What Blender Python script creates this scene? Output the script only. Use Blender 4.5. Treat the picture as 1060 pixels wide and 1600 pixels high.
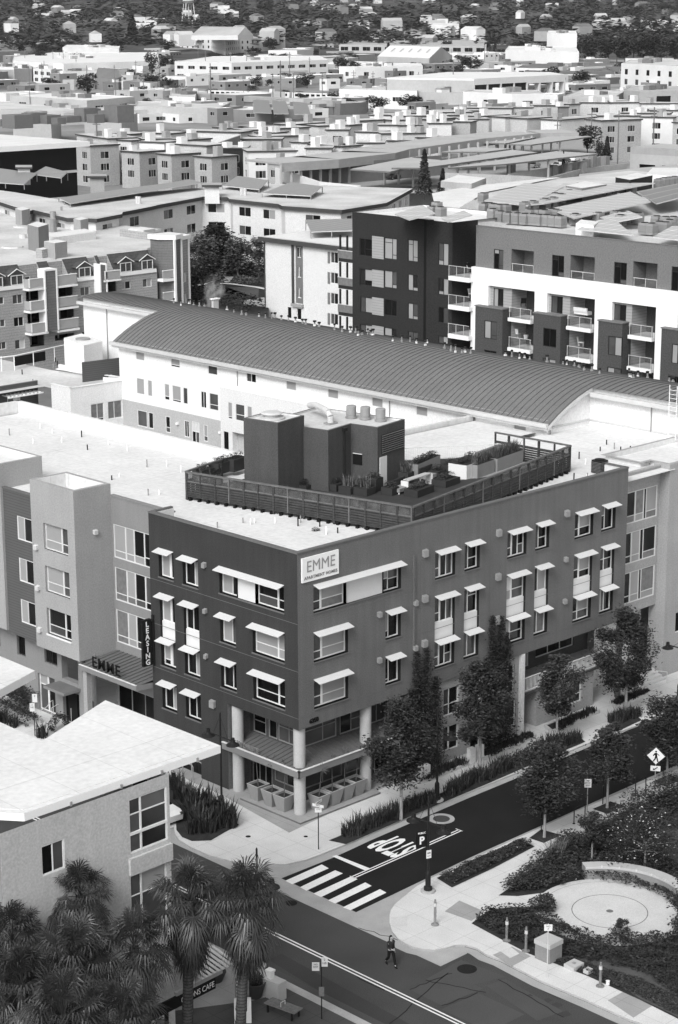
import bpy, bmesh, math, random
from mathutils import Vector, Matrix
from math import sin, cos, pi, radians, hypot, atan2
random.seed(7)
SC = bpy.context.scene
COL = SC.collection
for o in list(bpy.data.objects): bpy.data.objects.remove(o)

# ---------------------------------------------------------------- camera
FPX, PITCH, ROLL, YAW = 3102.0, radians(14.46), radians(-0.22), radians(44.0)
CAM = Vector((-76.9, -83.22, 48.8))
def _basis():
    cp, sp = cos(PITCH), sin(PITCH)
    R, F, U = Vector((1, 0, 0)), Vector((0, cp, -sp)), Vector((0, sp, cp))
    cr, sr = cos(ROLL), sin(ROLL)
    R, U = cr*R + sr*U, cr*U - sr*R
    w = lambda v: Vector((v.x*cos(YAW)+v.y*sin(YAW), -v.x*sin(YAW)+v.y*cos(YAW), v.z))
    return w(R), w(F), w(U)
RR, FF, UU = _basis()
cd = bpy.data.cameras.new('camera'); cam = bpy.data.objects.new('camera', cd); COL.objects.link(cam)
cd.sensor_fit = 'VERTICAL'; cd.sensor_height = 36; cd.lens = FPX/1600*36
cd.clip_start = 1; cd.clip_end = 20000
B = -FF
cam.matrix_world = Matrix(((RR.x, UU.x, B.x, CAM.x), (RR.y, UU.y, B.y, CAM.y), (RR.z, UU.z, B.z, CAM.z), (0, 0, 0, 1)))
SC.camera = cam

# ---------------------------------------------------------------- light (soft overcast, brighter from the -Y side)
SUN_EL, SUN_AZ = 42, -158     # azimuth of the sun direction in the XY plane, degrees from +X
SUN_STR, SKY_STR, EXPO = 0.85, 0.125, 0.88
world = bpy.data.worlds.new('World'); SC.world = world; world.use_nodes = True
nt = world.node_tree; bg = nt.nodes['Background']
sky = nt.nodes.new('ShaderNodeTexSky'); sky.sky_type = 'NISHITA'; sky.sun_disc = False
sky.sun_elevation = radians(SUN_EL); sky.sun_rotation = radians(90-SUN_AZ)
sky.air_density = 1.0; sky.dust_density = 4.0; sky.ozone_density = 1.0
bw = nt.nodes.new('ShaderNodeRGBToBW')
nt.links.new(sky.outputs[0], bw.inputs[0]); nt.links.new(bw.outputs[0], bg.inputs[0])
bg.inputs[1].default_value = SKY_STR
sl = bpy.data.lights.new('sun', 'SUN'); sl.energy = SUN_STR; sl.angle = radians(22); sl.color = (1, 1, 1)
sun = bpy.data.objects.new('sun', sl); COL.objects.link(sun); sun.location = (0, 0, 200)
sd = Vector((cos(radians(SUN_AZ))*cos(radians(SUN_EL)), sin(radians(SUN_AZ))*cos(radians(SUN_EL)), sin(radians(SUN_EL))))
sun.rotation_euler = sd.to_track_quat('Z', 'Y').to_euler()
vs = SC.view_settings; vs.view_transform = 'Standard'; vs.look = 'None'; vs.gamma = 1; vs.use_curve_mapping = False
vs.exposure = EXPO
SC.render.engine = 'CYCLES'
SC.cycles.max_bounces = 5; SC.cycles.diffuse_bounces = 3; SC.cycles.glossy_bounces = 2; SC.cycles.transparent_max_bounces = 8

# ---------------------------------------------------------------- pixel -> point on a real plane
def ray(x, y): return FF + (x-530)/FPX*RR + (800-y)/FPX*UU
def P(x, y, z=0.0):
    r = ray(x, y); t = (z-CAM.z)/r.z; q = CAM+r*t; return Vector((q.x, q.y, z))
def PX(x, y, X=0.0):
    r = ray(x, y); return CAM+r*((X-CAM.x)/r.x)
def PY(x, y, Y=0.0):
    r = ray(x, y); return CAM+r*((Y-CAM.y)/r.y)

# ---------------------------------------------------------------- materials
def _new(name):
    m = bpy.data.materials.new(name); m.use_nodes = True
    t = m.node_tree; return m, t, t.nodes['Principled BSDF']
def L_(t, a, b): t.links.new(a, b)
def mat(name, v, rough=0.85, amp=0.12, scale=1.2, fine=0.08, fscale=18, bump=0.0, spec=0.08, metal=0.0, lines=None, streak=0.0, patch=0.0, pscale=.02):
    """grey procedural surface: mottling at two sizes, optional rain streaks, boards / courses / joints"""
    m, t, b = _new(name); N = t.nodes
    b.inputs['Roughness'].default_value = rough; b.inputs['Metallic'].default_value = metal
    b.inputs['Specular IOR Level'].default_value = spec
    geo = N.new('ShaderNodeNewGeometry')
    n1 = N.new('ShaderNodeTexNoise'); n1.inputs['Scale'].default_value = scale; n1.inputs['Detail'].default_value = 5
    n2 = N.new('ShaderNodeTexNoise'); n2.inputs['Scale'].default_value = fscale; n2.inputs['Detail'].default_value = 2
    L_(t, geo.outputs['Position'], n1.inputs['Vector']); L_(t, geo.outputs['Position'], n2.inputs['Vector'])
    def math_(op, a, c=None, bval=None):
        q = N.new('ShaderNodeMath'); q.operation = op
        for i, s in enumerate((a, c if c is not None else bval)):
            if s is None: continue
            if isinstance(s, (int, float)): q.inputs[i].default_value = s
            else: L_(t, s, q.inputs[i])
        return q.outputs[0]
    f = math_('ADD', math_('MULTIPLY', math_('SUBTRACT', n1.outputs[0], .5), amp*4), 1.0)
    f = math_('ADD', math_('MULTIPLY', math_('SUBTRACT', n2.outputs[0], .5), fine*4), f)
    if streak:
        mp = N.new('ShaderNodeMapping'); mp.inputs['Scale'].default_value = (1.6, 1.6, .12)
        n3 = N.new('ShaderNodeTexNoise'); n3.inputs['Scale'].default_value = 1.5; n3.inputs['Detail'].default_value = 4
        L_(t, geo.outputs['Position'], mp.inputs[0]); L_(t, mp.outputs[0], n3.inputs['Vector'])
        f = math_('ADD', math_('MULTIPLY', math_('SUBTRACT', n3.outputs[0], .5), streak*4), f)
    if patch:
        vo = N.new('ShaderNodeTexVoronoi'); vo.inputs['Scale'].default_value = pscale
        L_(t, geo.outputs['Position'], vo.inputs['Vector'])
        sp = N.new('ShaderNodeSeparateColor'); L_(t, vo.outputs['Color'], sp.inputs[0])
        f = math_('ADD', math_('MULTIPLY', math_('SUBTRACT', sp.outputs[0], .5), patch*2), f)
    for ln in (lines or []):        # (axis, period, width fraction, darkness)
        ax, per, wd, dk = ln
        se = N.new('ShaderNodeSeparateXYZ'); L_(t, geo.outputs['Position'], se.inputs[0])
        a = math_('FRACT', math_('DIVIDE', math_('ADD', se.outputs[ax], 1000.0), per))
        a = math_('LESS_THAN', a, wd)
        f = math_('MULTIPLY', f, math_('SUBTRACT', 1.0, math_('MULTIPLY', a, dk)))
    val = math_('MAXIMUM', math_('MULTIPLY', f, v), 0.004); val = math_('MINIMUM', val, .9)
    cc = N.new('ShaderNodeCombineColor')
    for i in range(3): L_(t, val, cc.inputs[i])
    L_(t, cc.outputs[0], b.inputs['Base Color'])
    if bump:
        bp = N.new('ShaderNodeBump'); bp.inputs['Strength'].default_value = bump; bp.inputs['Distance'].default_value = .02
        L_(t, n2.outputs[0], bp.inputs['Height']); L_(t, bp.outputs[0], b.inputs['Normal'])
    return m
M = {}
def D(name, *a, **k): M[name] = mat(name, *a, **k)
D('ground', .24, amp=.3, scale=.03, fine=.1, fscale=.5, patch=.35, pscale=.016)
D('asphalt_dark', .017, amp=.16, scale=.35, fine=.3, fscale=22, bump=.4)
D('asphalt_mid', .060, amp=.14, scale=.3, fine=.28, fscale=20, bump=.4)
D('asphalt_patch', .070, amp=.08, scale=.5, fine=.16, fscale=20, bump=.4)
D('asphalt_patch_dark', .048, amp=.08, scale=.5, fine=.16, fscale=20, bump=.4)
D('gutter', .34, amp=.12, scale=.8, fine=.12, bump=.3)
D('concrete', .56, amp=.08, scale=.7, fine=0.13, bump=.2, lines=[(0, 1.9, .012, .35), (1, 1.9, .012, .35)])
D('concrete_plain', .52, amp=.07, scale=.7, fine=0.14, bump=.2)
D('concrete_mid', .30, amp=.1, scale=.8, fine=.08, lines=[(0, 1.5, .015, .3), (1, 1.5, .015, .3)])
D('concrete_dark', .15, amp=.12, scale=.8, fine=.12)
D('pavers_dark', .075, amp=.12, scale=.6, fine=.1, lines=[(0, 1.2, .02, .4), (1, 1.2, .02, .4)])
D('kerb', .36, amp=.12, scale=1.2, fine=.12)
D('marking', .72, amp=.05, scale=2, fine=.08, fscale=9)
D('soil', .035, amp=.25, scale=2, fine=.2)
D('lawn', .085, amp=.12, scale=.5, fine=.2, fscale=9)
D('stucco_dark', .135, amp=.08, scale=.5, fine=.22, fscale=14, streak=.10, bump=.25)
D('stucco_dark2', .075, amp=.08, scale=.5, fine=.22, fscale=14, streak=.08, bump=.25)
D('coping_dark', .13, amp=.06)
D('coping_light', .55, amp=.05)
D('reveal_dark', .022)  # near-black colour on the opening faces makes the window recesses read dark
D('stucco_light', .32, amp=.08, scale=.35, fine=.12, fscale=9, streak=.03, bump=.2)
D('stucco_mid', .22, amp=.05, scale=.5, fine=.08, fscale=9, streak=.04)
D('siding_dark', .10, amp=.05, scale=.6, fine=.05, lines=[(2, .2, .14, .45)])
D('white_wall', .74, amp=.04, scale=.5, fine=0.1, fscale=8, streak=.02)
D('white_wall2', .66, amp=.03, scale=.5, fine=0.12, fscale=8, streak=.03)
D('grey_wall', .42, amp=.03, scale=.5, fine=0.14, fscale=8)
D('white_paint', .80, amp=.02, fine=.03)
D('panel_white', .66, amp=.02, fine=.04)
D('roof_white', .64, amp=.09, scale=.22, fine=0.09, fscale=3, bump=.1, lines=[(0, 3.05, .016, .16), (1, 12.2, .006, .16)])
D('roof_white_dirty', .52, amp=.2, scale=.16, fine=.1, fscale=3, lines=[(0, 3.05, .02, .14)])
D('roof_grey', .36, amp=.12, scale=.2, fine=.08, fscale=3)
D('roof_metal', .15, rough=.6, amp=.09, scale=.25, fine=0.16, fscale=8)
D('roof_seam', .115, rough=.6, amp=.05)
D('canopy_metal', .12, rough=.5, amp=.06)
D('canopy_fascia', .20, rough=.5, amp=.06)
D('shade_white', .58, rough=.6, amp=.02)
D('frame_white', .68, rough=.5, amp=.02)
D('frame_grey', .62, rough=.5, amp=.02)
D('frame_dark', .03, rough=.5, amp=.02)
D('column', .42, amp=.06, scale=1.5, fine=.1, bump=.2)
D('wood_dark', .055, rough=.8, amp=.2, scale=2, fine=.15, fscale=10, lines=[(2, .19, .15, .55)])
D('wood_rail', .12, rough=.8, amp=.2, scale=2, fine=.15)
D('wood_deck', .05, amp=.15, scale=1, fine=.1, lines=[(0, .15, .12, .4)])
D('black', .012, rough=.5, amp=.1)
D('black_metal', .02, rough=.4, amp=.1)
D('metal_grey', .30, rough=.45, amp=.06, metal=.2)
D('metal_light', .55, rough=.4, amp=.04, metal=.1)
D('planter', .42, amp=.05, fine=.06)
D('planter_grey', .26, amp=.06, fine=.06)
D('planter_dark', .04, amp=.1)
D('terracotta', .05, amp=.1, rough=.5)
D('black_wall', .030, amp=.05, scale=.4, fine=0.3, fscale=7, streak=.04)
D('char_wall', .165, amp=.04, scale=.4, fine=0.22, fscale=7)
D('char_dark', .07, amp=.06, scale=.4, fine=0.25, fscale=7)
D('frame_bldg', .80, amp=.02, fine=.03)
D('siding_mid', .32, amp=.03, fine=.04, lines=[(2, .3, .12, .35)])
D('shingle', .34, amp=.05, scale=.8, fine=0.2, fscale=6, lines=[(2, .36, .12, .3)])
D('shingle_dark', .075, amp=.12, scale=2, fine=.2, fscale=5, lines=[(2, .4, .12, .3)])
D('shingle_col', .15, amp=.08, scale=1, fine=.12, fscale=6, lines=[(2, .36, .12, .3)])
D('balcony_panel', .36, amp=.04, fine=.08)
D('cornice_dark', .06, amp=.05)
D('stucco_pale', .62, amp=.03, fine=0.14, fscale=7)
D('shutter', .16, amp=.05)
D('townwall', .46, amp=.05, scale=.2, fine=0.15, fscale=3)
D('townwall2', .60, amp=.05, scale=.2, fine=0.13, fscale=3)
D('townwall3', .36, amp=.05, scale=.2, fine=0.18, fscale=3)
D('far_white', .66, amp=.06, scale=.1, fine=.04, fscale=1)
D('far_grey', .40, amp=.08, scale=.1, fine=.06, fscale=1)
D('far_dark', .16, amp=.1, scale=.1, fine=.08, fscale=1)
D('far_roof', .5, amp=.22, scale=.06, fine=.06, fscale=.7)
D('solar', .22, rough=.35, amp=.04, lines=[(0, 1.1, .08, -.5), (1, 1.1, .08, -.5)])
D('solar2', .40, rough=.35, amp=.04, lines=[(0, 2.2, .09, -.45), (1, 1.1, .1, -.45)])
D('solar_dark', .17, rough=.35, amp=.04, lines=[(1, 3.3, .12, -.8)])
D('concrete_block', .36, amp=.1, scale=.4, fine=.12, fscale=4)
D('leaf_a', .034, rough=.5, spec=.2, amp=.30, scale=1.3, fine=.25, fscale=7)
D('leaf_b', .055, rough=.45, spec=.25, amp=.30, scale=1.3, fine=.25, fscale=7)
D('leaf_c', .032, rough=.6, amp=.3, scale=1.3, fine=.25, fscale=7)
D('leaf_pale', .13, rough=.6, amp=.3, scale=1.3, fine=.25, fscale=7)
D('leaf_ivy', .030, rough=.6, amp=.3, scale=1.3, fine=.3, fscale=7)
D('palm_leaf', .034, rough=.42, amp=.3, scale=1.5, fine=.2, fscale=8, spec=.5)
D('palm_dead', .05, rough=.7, amp=.3, scale=1.5, fine=.2, fscale=8)
D('palm_trunk', .07, amp=.2, scale=3, fine=.3, lines=[(2, .16, .3, .5)])
D('bark', .10, amp=.25, scale=3, fine=.2)
D('bark_light', .26, amp=.2, scale=3, fine=.15)
D('flower', .75, amp=.05)
D('far_leaf', .05, rough=.8, amp=.3, scale=.08, fine=.3, fscale=.6)
D('far_leaf2', .075, rough=.8, amp=.3, scale=.08, fine=.3, fscale=.6)
D('hill', .08, amp=.35, scale=.01, fine=.3, fscale=.05)
D('skin', .35, rough=.5, amp=.03)
D('cloth_black', .012, rough=.9, amp=.15)
D('cloth_dark', .03, rough=.9, amp=.15)
D('tyre', .015, rough=.8, amp=.1)
D('car_white', .75, rough=.25, amp=.01, fine=.01, spec=.6)
D('car_grey', .2, rough=.25, amp=.02, fine=.01, spec=.6)
D('car_dark', .03, rough=.25, amp=.02, fine=.01, spec=.6)
D('steam', .8)
def glass(name, v, rough, spec=.6, amp=.1, scale=.6):
    M[name] = mat(name, v, rough=rough, spec=spec, amp=amp, scale=scale, fine=.02)
glass('glass_dark', .012, .12, .5)
glass('glass_black', .006, .2, .25)
glass('glass_mid', .07, .15, .5, .3)
glass('glass_blind', .30, .3, .4, .05)
glass('glass_white', .58, .3, .4, .04)
glass('glass_curtain', .16, .3, .4, .25, 3)
# smoke
def _steam():
    m = M['steam']; t = m.node_tree; t.nodes.clear(); N = t.nodes
    out = N.new('ShaderNodeOutputMaterial'); v = N.new('ShaderNodeVolumePrincipled')
    v.inputs['Color'].default_value = (.9, .9, .9, 1)
    no = N.new('ShaderNodeTexNoise'); no.inputs['Scale'].default_value = 2.2; no.inputs['Detail'].default_value = 4
    tc = N.new('ShaderNodeTexCoord'); L_(t, tc.outputs['Object'], no.inputs['Vector'])
    mr = N.new('ShaderNodeMapRange'); mr.inputs[1].default_value = .48; mr.inputs[2].default_value = .7; mr.inputs[3].default_value = 0; mr.inputs[4].default_value = 4.0
    L_(t, no.outputs[0], mr.inputs[0])
    gr = N.new('ShaderNodeTexGradient'); gr.gradient_type = 'SPHERICAL'; L_(t, tc.outputs['Object'], gr.inputs['Vector'])
    mu = N.new('ShaderNodeMath'); mu.operation = 'MULTIPLY'; L_(t, mr.outputs[0], mu.inputs[0]); L_(t, gr.outputs['Fac'], mu.inputs[1]); L_(t, mu.outputs[0], v.inputs['Density']); L_(t, v.outputs[0], out.inputs['Volume'])
_steam()

# ---------------------------------------------------------------- mesh building
class MB:
    def __init__(s): s.v = []; s.f = []; s.m = []; s.mats = []; s.sm = []
    def mi(s, name):
        if name not in s.mats: s.mats.append(name)
        return s.mats.index(name)
    def face(s, pts, m, smooth=False):
        i = len(s.v); s.v += [tuple(p) for p in pts]; s.f.append(tuple(range(i, i+len(pts)))); s.m.append(s.mi(m)); s.sm.append(smooth)
    def box(s, x0, y0, z0, x1, y1, z1, m, top=None):
        if x1 < x0: x0, x1 = x1, x0
        if y1 < y0: y0, y1 = y1, y0
        s.hexa([(x0, y0), (x1, y0), (x1, y1), (x0, y1)], z0, z1, m, top)
    def hexa(s, poly, z0, z1, m, top=None, bottom=True):
        poly = ccw(poly); n = len(poly)
        for i in range(n):
            a, b = poly[i], poly[(i+1) % n]
            s.face([(a[0], a[1], z0), (b[0], b[1], z0), (b[0], b[1], z1), (a[0], a[1], z1)], m)
        s.face([(p[0], p[1], z1) for p in poly], top or m)
        if bottom: s.face([(p[0], p[1], z0) for p in reversed(poly)], m)
    def obox(s, c, ux, uy, uz, m, top=None):
        """box with corner c and edge vectors ux, uy, uz"""
        c, ux, uy, uz = map(Vector, (c, ux, uy, uz))
        if ux.cross(uy).dot(uz) < 0: c, ux = c+ux, -ux
        p = lambda i, j, k: c+ux*i+uy*j+uz*k
        for q, mm in (([p(0,0,0), p(0,1,0), p(1,1,0), p(1,0,0)], m), ([p(0,0,1), p(1,0,1), p(1,1,1), p(0,1,1)], top or m), ([p(0,0,0), p(1,0,0), p(1,0,1), p(0,0,1)], m),
                  ([p(1,0,0), p(1,1,0), p(1,1,1), p(1,0,1)], m), ([p(1,1,0), p(0,1,0), p(0,1,1), p(1,1,1)], m), ([p(0,1,0), p(0,0,0), p(0,0,1), p(0,1,1)], m)):
            s.face(q, mm)
    def tube(s, a, b, r0, r1, m, n=10, caps=True, smooth=True):
        a, b = Vector(a), Vector(b); d = (b-a).normalized()
        x = d.orthogonal().normalized(); y = d.cross(x)
        A = [a+(x*cos(2*pi*i/n)+y*sin(2*pi*i/n))*r0 for i in range(n)]; Bq = [b+(x*cos(2*pi*i/n)+y*sin(2*pi*i/n))*r1 for i in range(n)]
        for i in range(n):
            j = (i+1) % n; s.face([A[i], A[j], Bq[j], Bq[i]], m, smooth)
        if caps: s.face(A[::-1], m); s.face(Bq, m)
    def path(s, pts, r, m, n=8):
        for i in range(len(pts)-1): s.tube(pts[i], pts[i+1], r, r, m, n)
    def lathe(s, cx, cy, prof, m, n=16, smooth=True):
        for k in range(len(prof)-1):
            (r0, z0), (r1, z1) = prof[k], prof[k+1]
            for i in range(n):
                a, b = 2*pi*i/n, 2*pi*(i+1)/n
                q = [(cx+r0*cos(a), cy+r0*sin(a), z0), (cx+r0*cos(b), cy+r0*sin(b), z0), (cx+r1*cos(b), cy+r1*sin(b), z1), (cx+r1*cos(a), cy+r1*sin(a), z1)]
                if r0 < 1e-5: q = [q[0], q[2], q[3]]
                elif r1 < 1e-5: q = q[:3]
                s.face(q, m, smooth)
    def build(s, name, parent=None, local=False):
        me = bpy.data.meshes.new(name); off = Vector((0, 0, 0))
        if parent is not None and not local: off = origin(parent)
        me.from_pydata([(v[0]-off.x, v[1]-off.y, v[2]-off.z) for v in s.v], [], s.f)
        for n in s.mats: me.materials.append(M[n])
        me.polygons.foreach_set('material_index', s.m); me.polygons.foreach_set('use_smooth', s.sm); me.update()
        o = bpy.data.objects.new(name, me); COL.objects.link(o)
        if parent is not None: o.parent = parent
        return o
def origin(o):
    q = Vector(o.location)
    while o.parent is not None: o = o.parent; q = q+Vector(o.location)
    return q
def ccw(poly):
    a = sum(poly[i][0]*poly[(i+1) % len(poly)][1]-poly[(i+1) % len(poly)][0]*poly[i][1] for i in range(len(poly)))
    return list(poly) if a > 0 else list(poly)[::-1]
def thing(name, label, cat, loc=(0, 0, 0), group=None, rz=0):
    o = bpy.data.objects.new(name, None); COL.objects.link(o); o.location = loc; o.rotation_euler = (0, 0, rz)
    o.empty_display_size = .3
    return tag(o, label, cat, group)
def tag(o, label, cat, group=None, kind=None):
    o['label'] = label; o['category'] = cat
    if group: o['group'] = group
    if kind: o['kind'] = kind
    return o
def struct(o): o['kind'] = 'structure'; return o
def dup(root, loc, rz=0, label=None, group=None, scale=1):
    def cp(o, par):
        c = o.copy(); COL.objects.link(c)
        if par is not None: c.parent = par
        for ch in [q for q in KIDS.get(o.name, [])]: cp(ch, c)
        return c
    if root.name not in KIDS:
        def reg(o):
            KIDS[o.name] = [q for q in bpy.data.objects if q.parent == o]
            for q in KIDS[o.name]: reg(q)
        reg(root)
    c = cp(root, None); c.location = loc; c.rotation_euler = (0, 0, rz); c.scale = (scale,)*3 if isinstance(scale, (int, float)) else scale
    if label: c['label'] = label
    if group: c['group'] = group
    return c
KIDS = {}
def sheet(name, pts, z, m, kind='structure', parent=None):
    mb = MB(); mb.face([(p[0], p[1], z) for p in ccw(pts)], m); o = mb.build(name, parent)
    if kind and parent is None: o['kind'] = kind
    return o
def slab(name, pts, z0, z1, m, side=None, kind='structure', parent=None):
    mb = MB(); mb.hexa([(p[0], p[1]) for p in pts], z0, z1, side or m, m, bottom=False); o = mb.build(name, parent)
    if kind and parent is None: o['kind'] = kind
    return o
def offset(poly, d):
    """inset a CCW polygon by d"""
    n = len(poly); out = []
    for i in range(n):
        a, b, c = Vector(poly[i-1][:2]), Vector(poly[i][:2]), Vector(poly[(i+1) % n][:2])
        u, w = (b-a).normalized(), (c-b).normalized()
        n1, n2 = Vector((-u.y, u.x)), Vector((-w.y, w.x)); k = n1+n2
        q = k.normalized(); co = max(.3, q.dot(n1)); p = b+q*(d/co); out.append((p.x, p.y))
    return out

# ---------------------------------------------------------------- windows and walls
WC = {}
def window_mesh(w, h, cols, fm, fw=.07, sill=0, dep=.08):
    key = (round(w, 2), round(h, 2), cols, fm, fw, sill)
    if key in WC: return WC[key]
    f = MB(); g = MB()
    tot = sum(c[0] for c in cols); x = 0.0
    f.box(0, 0, 0, fw, dep, h, fm); f.box(w-fw, 0, 0, w, dep, h, fm)
    f.box(fw, .002, 0, w-fw, dep, fw, fm); f.box(fw, .002, h-fw, w-fw, dep, h, fm)
    if sill: f.box(-.04, -sill, -.06, w+.04, .0, .0, fm)
    iw = w-2*fw; x = fw
    for i, c in enumerate(cols):
        cw = iw*c[0]/tot; x1 = x+cw; mw = c[4] if len(c) > 4 else .05
        if i < len(cols)-1: f.box(x1-mw/2, .004, fw, x1+mw/2, dep-.004, h-fw, fm)
        sp = c[1]; zt = h-fw
        if c[2] is not None:
            zb = fw+(h-2*fw)*sp
            if sp > 0:
                f.box(x, .006, zb-.025, x1, dep-.006, zb+.025, fm)
                g.face([(x, .05, fw), (x1, .05, fw), (x1, .05, zb), (x, .05, zb)], c[3])
            g.face([(x, .05, zb), (x1, .05, zb), (x1, .05, zt), (x, .05, zt)], c[2])
        x = x1
    a = f.build('window'); b = g.build('pane'); ma, mb_ = a.data, b.data
    bpy.data.objects.remove(a); bpy.data.objects.remove(b)
    WC[key] = (ma, mb_); return WC[key]
def put_window(par, org, ux, w, h, cols, fm, fw=.07, sill=0, sub=True, name='window'):
    """org: lower-left corner of the frame on the frame plane; ux: 2D unit along the wall"""
    ma, mb_ = window_mesh(w, h, cols, fm, fw, sill)
    po = origin(par)
    o = bpy.data.objects.new(name, ma); COL.objects.link(o); o.parent = par; o.location = Vector(org)-po
    o.rotation_euler = (0, 0, atan2(ux[1], ux[0]))
    c = bpy.data.objects.new('pane', mb_); COL.objects.link(c); c.parent = o
    return o
G = {'d': 'glass_dark', 'k': 'glass_black', 'm': 'glass_mid', 'b': 'glass_blind', 'w': 'glass_white', 'c': 'glass_curtain', 'p': 'panel_white'}
def W(spec):
    """'1:d' | '2:d/b.35' | columns joined by ','  -> cols tuple; width:top/bottom.split"""
    out = []
    for s in spec.split(','):
        wd, r = s.split(':'); mw = .05
        if '!' in r: r, q = r.split('!'); mw = float(q)
        if '/' in r:
            t, b = r.split('/'); sp = float(b[1:] or .35); out.append((float(wd), sp, G[t], G[b[0]], mw))
        else: out.append((float(wd), 0, G[r], G[r], mw))
    return tuple(out)
SEP = {'shutter', 'window_panel', 'sill', 'pier', 'pilaster', 'skylight', 'balcony_glass', 'downpipe', 'coping_piece', 'flashing', 'band', 'canopy_step', 'wall_joint_line', 'bay_cap', 'roof_clip', 'window_bar'}
class Bld:
    def __init__(s, name, label, cat, loc, group=None):
        s.root = thing(name, label, cat, loc, group); s.mb = {}; s.sep = []
    def part(s, n):
        if n in SEP: s.sep.append((n, MB())); return s.sep[-1][1]
        if n not in s.mb: s.mb[n] = MB()
        return s.mb[n]
    def wall(s, A, Bp, z0, z1, m, wins=(), depth=.18, part='wall', reveal=None, fm='frame_white'):
        """outside lies to the right of A->B. wins: (u, z, w, h, spec[, frame]) ; spec None = bare opening"""
        A, Bp = Vector(A[:2]), Vector(Bp[:2]); L = (Bp-A).length; u = (Bp-A)/L; inn = Vector((-u.y, u.x))
        mb = s.part(part); ops = []
        for w in wins: ops.append((max(0, w[0]), max(z0, w[1]), min(L, w[0]+w[2]), min(z1, w[1]+w[3])))
        us = sorted({0.0, L, *[o[0] for o in ops], *[o[2] for o in ops]}); zs = sorted({z0, z1, *[o[1] for o in ops], *[o[3] for o in ops]})
        pt = lambda a, z, d=0: (A.x+u.x*a+inn.x*d, A.y+u.y*a+inn.y*d, z)
        for j in range(len(zs)-1):
            za, zb = zs[j], zs[j+1]
            if zb-za < 1e-4: continue
            run = None
            for i in range(len(us)-1):
                ua, ub = us[i], us[i+1]
                if ub-ua < 1e-4: continue
                hole = any(o[0]-1e-4 <= ua and ub <= o[2]+1e-4 and o[1]-1e-4 <= za and zb <= o[3]+1e-4 for o in ops)
                if hole:
                    if run: mb.face([pt(run[0], za), pt(run[1], za), pt(run[1], zb), pt(run[0], zb)], m); run = None
                else: run = (run[0], ub) if run else (ua, ub)
            if run: mb.face([pt(run[0], za), pt(run[1], za), pt(run[1], zb), pt(run[0], zb)], m)
        rm = reveal or m
        for w, o in zip(wins, ops):
            a, za, b, zb = o; dd = w[6] if len(w) > 6 else depth
            mb.face([pt(a, za), pt(a, za, dd), pt(a, zb, dd), pt(a, zb)][::-1], rm); mb.face([pt(b, za), pt(b, za, dd), pt(b, zb, dd), pt(b, zb)], rm)
            mb.face([pt(a, za), pt(b, za), pt(b, za, dd), pt(a, za, dd)], rm); mb.face([pt(a, zb), pt(b, zb), pt(b, zb, dd), pt(a, zb, dd)][::-1], rm)
            if w[4]:
                ff = w[5] if len(w) > 5 and w[5] else fm
                put_window(s.root, pt(a, za, dd-.09), u, b-a, zb-za, W(w[4]), ff)
            elif w[4] == '':
                mb.face([pt(a, za, dd), pt(b, za, dd), pt(b, zb, dd), pt(a, zb, dd)], 'glass_black')
    def roof(s, poly, z1, ph, roofm, copm, th=.25, part='roof', wallm=None):
        """roof sheet sunk ph below the parapet top z1, with a coping ring"""
        poly = ccw([(p[0], p[1]) for p in poly]); inn = offset(poly, th); n = len(poly); mb = s.part(part); cp = s.part('parapet')
        for i in range(n):
            j = (i+1) % n; a, b, c, d = poly[i], poly[j], inn[j], inn[i]
            cp.face([(a[0], a[1], z1), (b[0], b[1], z1), (c[0], c[1], z1), (d[0], d[1], z1)], copm)
            cp.face([(d[0], d[1], z1), (c[0], c[1], z1), (c[0], c[1], z1-ph), (d[0], d[1], z1-ph)], wallm or roofm)
        mb.face([(p[0], p[1], z1-ph) for p in inn], roofm)
    def box(s, part, x0, y0, z0, x1, y1, z1, m, top=None): s.part(part).box(x0, y0, z0, x1, y1, z1, m, top)
    def done(s):
        res = {}
        for n, mb in list(s.mb.items())+s.sep:
            if mb.f: res[n] = mb.build(n, s.root)
        return res
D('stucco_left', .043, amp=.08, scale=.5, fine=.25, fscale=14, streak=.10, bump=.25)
D('wedge_wall', .45, amp=.04, scale=.4, fine=0.16, fscale=9, streak=.04)
# ================================================================= GROUND
def dense(poly, z):
    return poly
struct(sheet('ground', [(-600, -600), (9000, -3000), (12000, 12000), (-3000, 9000)], -.03, 'ground'))
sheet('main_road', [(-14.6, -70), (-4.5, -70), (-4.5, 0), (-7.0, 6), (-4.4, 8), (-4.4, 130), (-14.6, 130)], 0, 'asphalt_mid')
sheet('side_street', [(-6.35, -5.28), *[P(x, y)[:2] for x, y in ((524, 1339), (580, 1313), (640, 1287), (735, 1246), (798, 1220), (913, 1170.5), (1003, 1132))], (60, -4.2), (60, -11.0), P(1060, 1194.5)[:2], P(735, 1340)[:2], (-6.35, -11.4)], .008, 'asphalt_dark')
GUT = [(-7.65, -19), (-7.65, 6), (-3.5, 6), (-1.5, -3), (60, -3), (60, -12.5), (2, -13), (-4, -17), (-5.6, -19)]
sheet('gutter', GUT, .004, 'gutter')
def band(name, pts, w, z, m, side=1):
    """strip of width w to the left of a world polyline"""
    pts = [Vector(p[:2]) for p in pts]; n = len(pts); off = []
    for i in range(n):
        a = pts[max(0, i-1)]; b = pts[min(n-1, i+1)]; u = (b-a).normalized(); off.append(pts[i]+Vector((-u.y, u.x))*w*side)
    mb = MB()
    for i in range(n-1):
        q = [pts[i], pts[i+1], off[i+1], off[i]]; q = ccw([(p.x, p.y) for p in q]); mb.face([(p[0], p[1], z) for p in q], m)
    return struct(mb.build(name))
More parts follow.
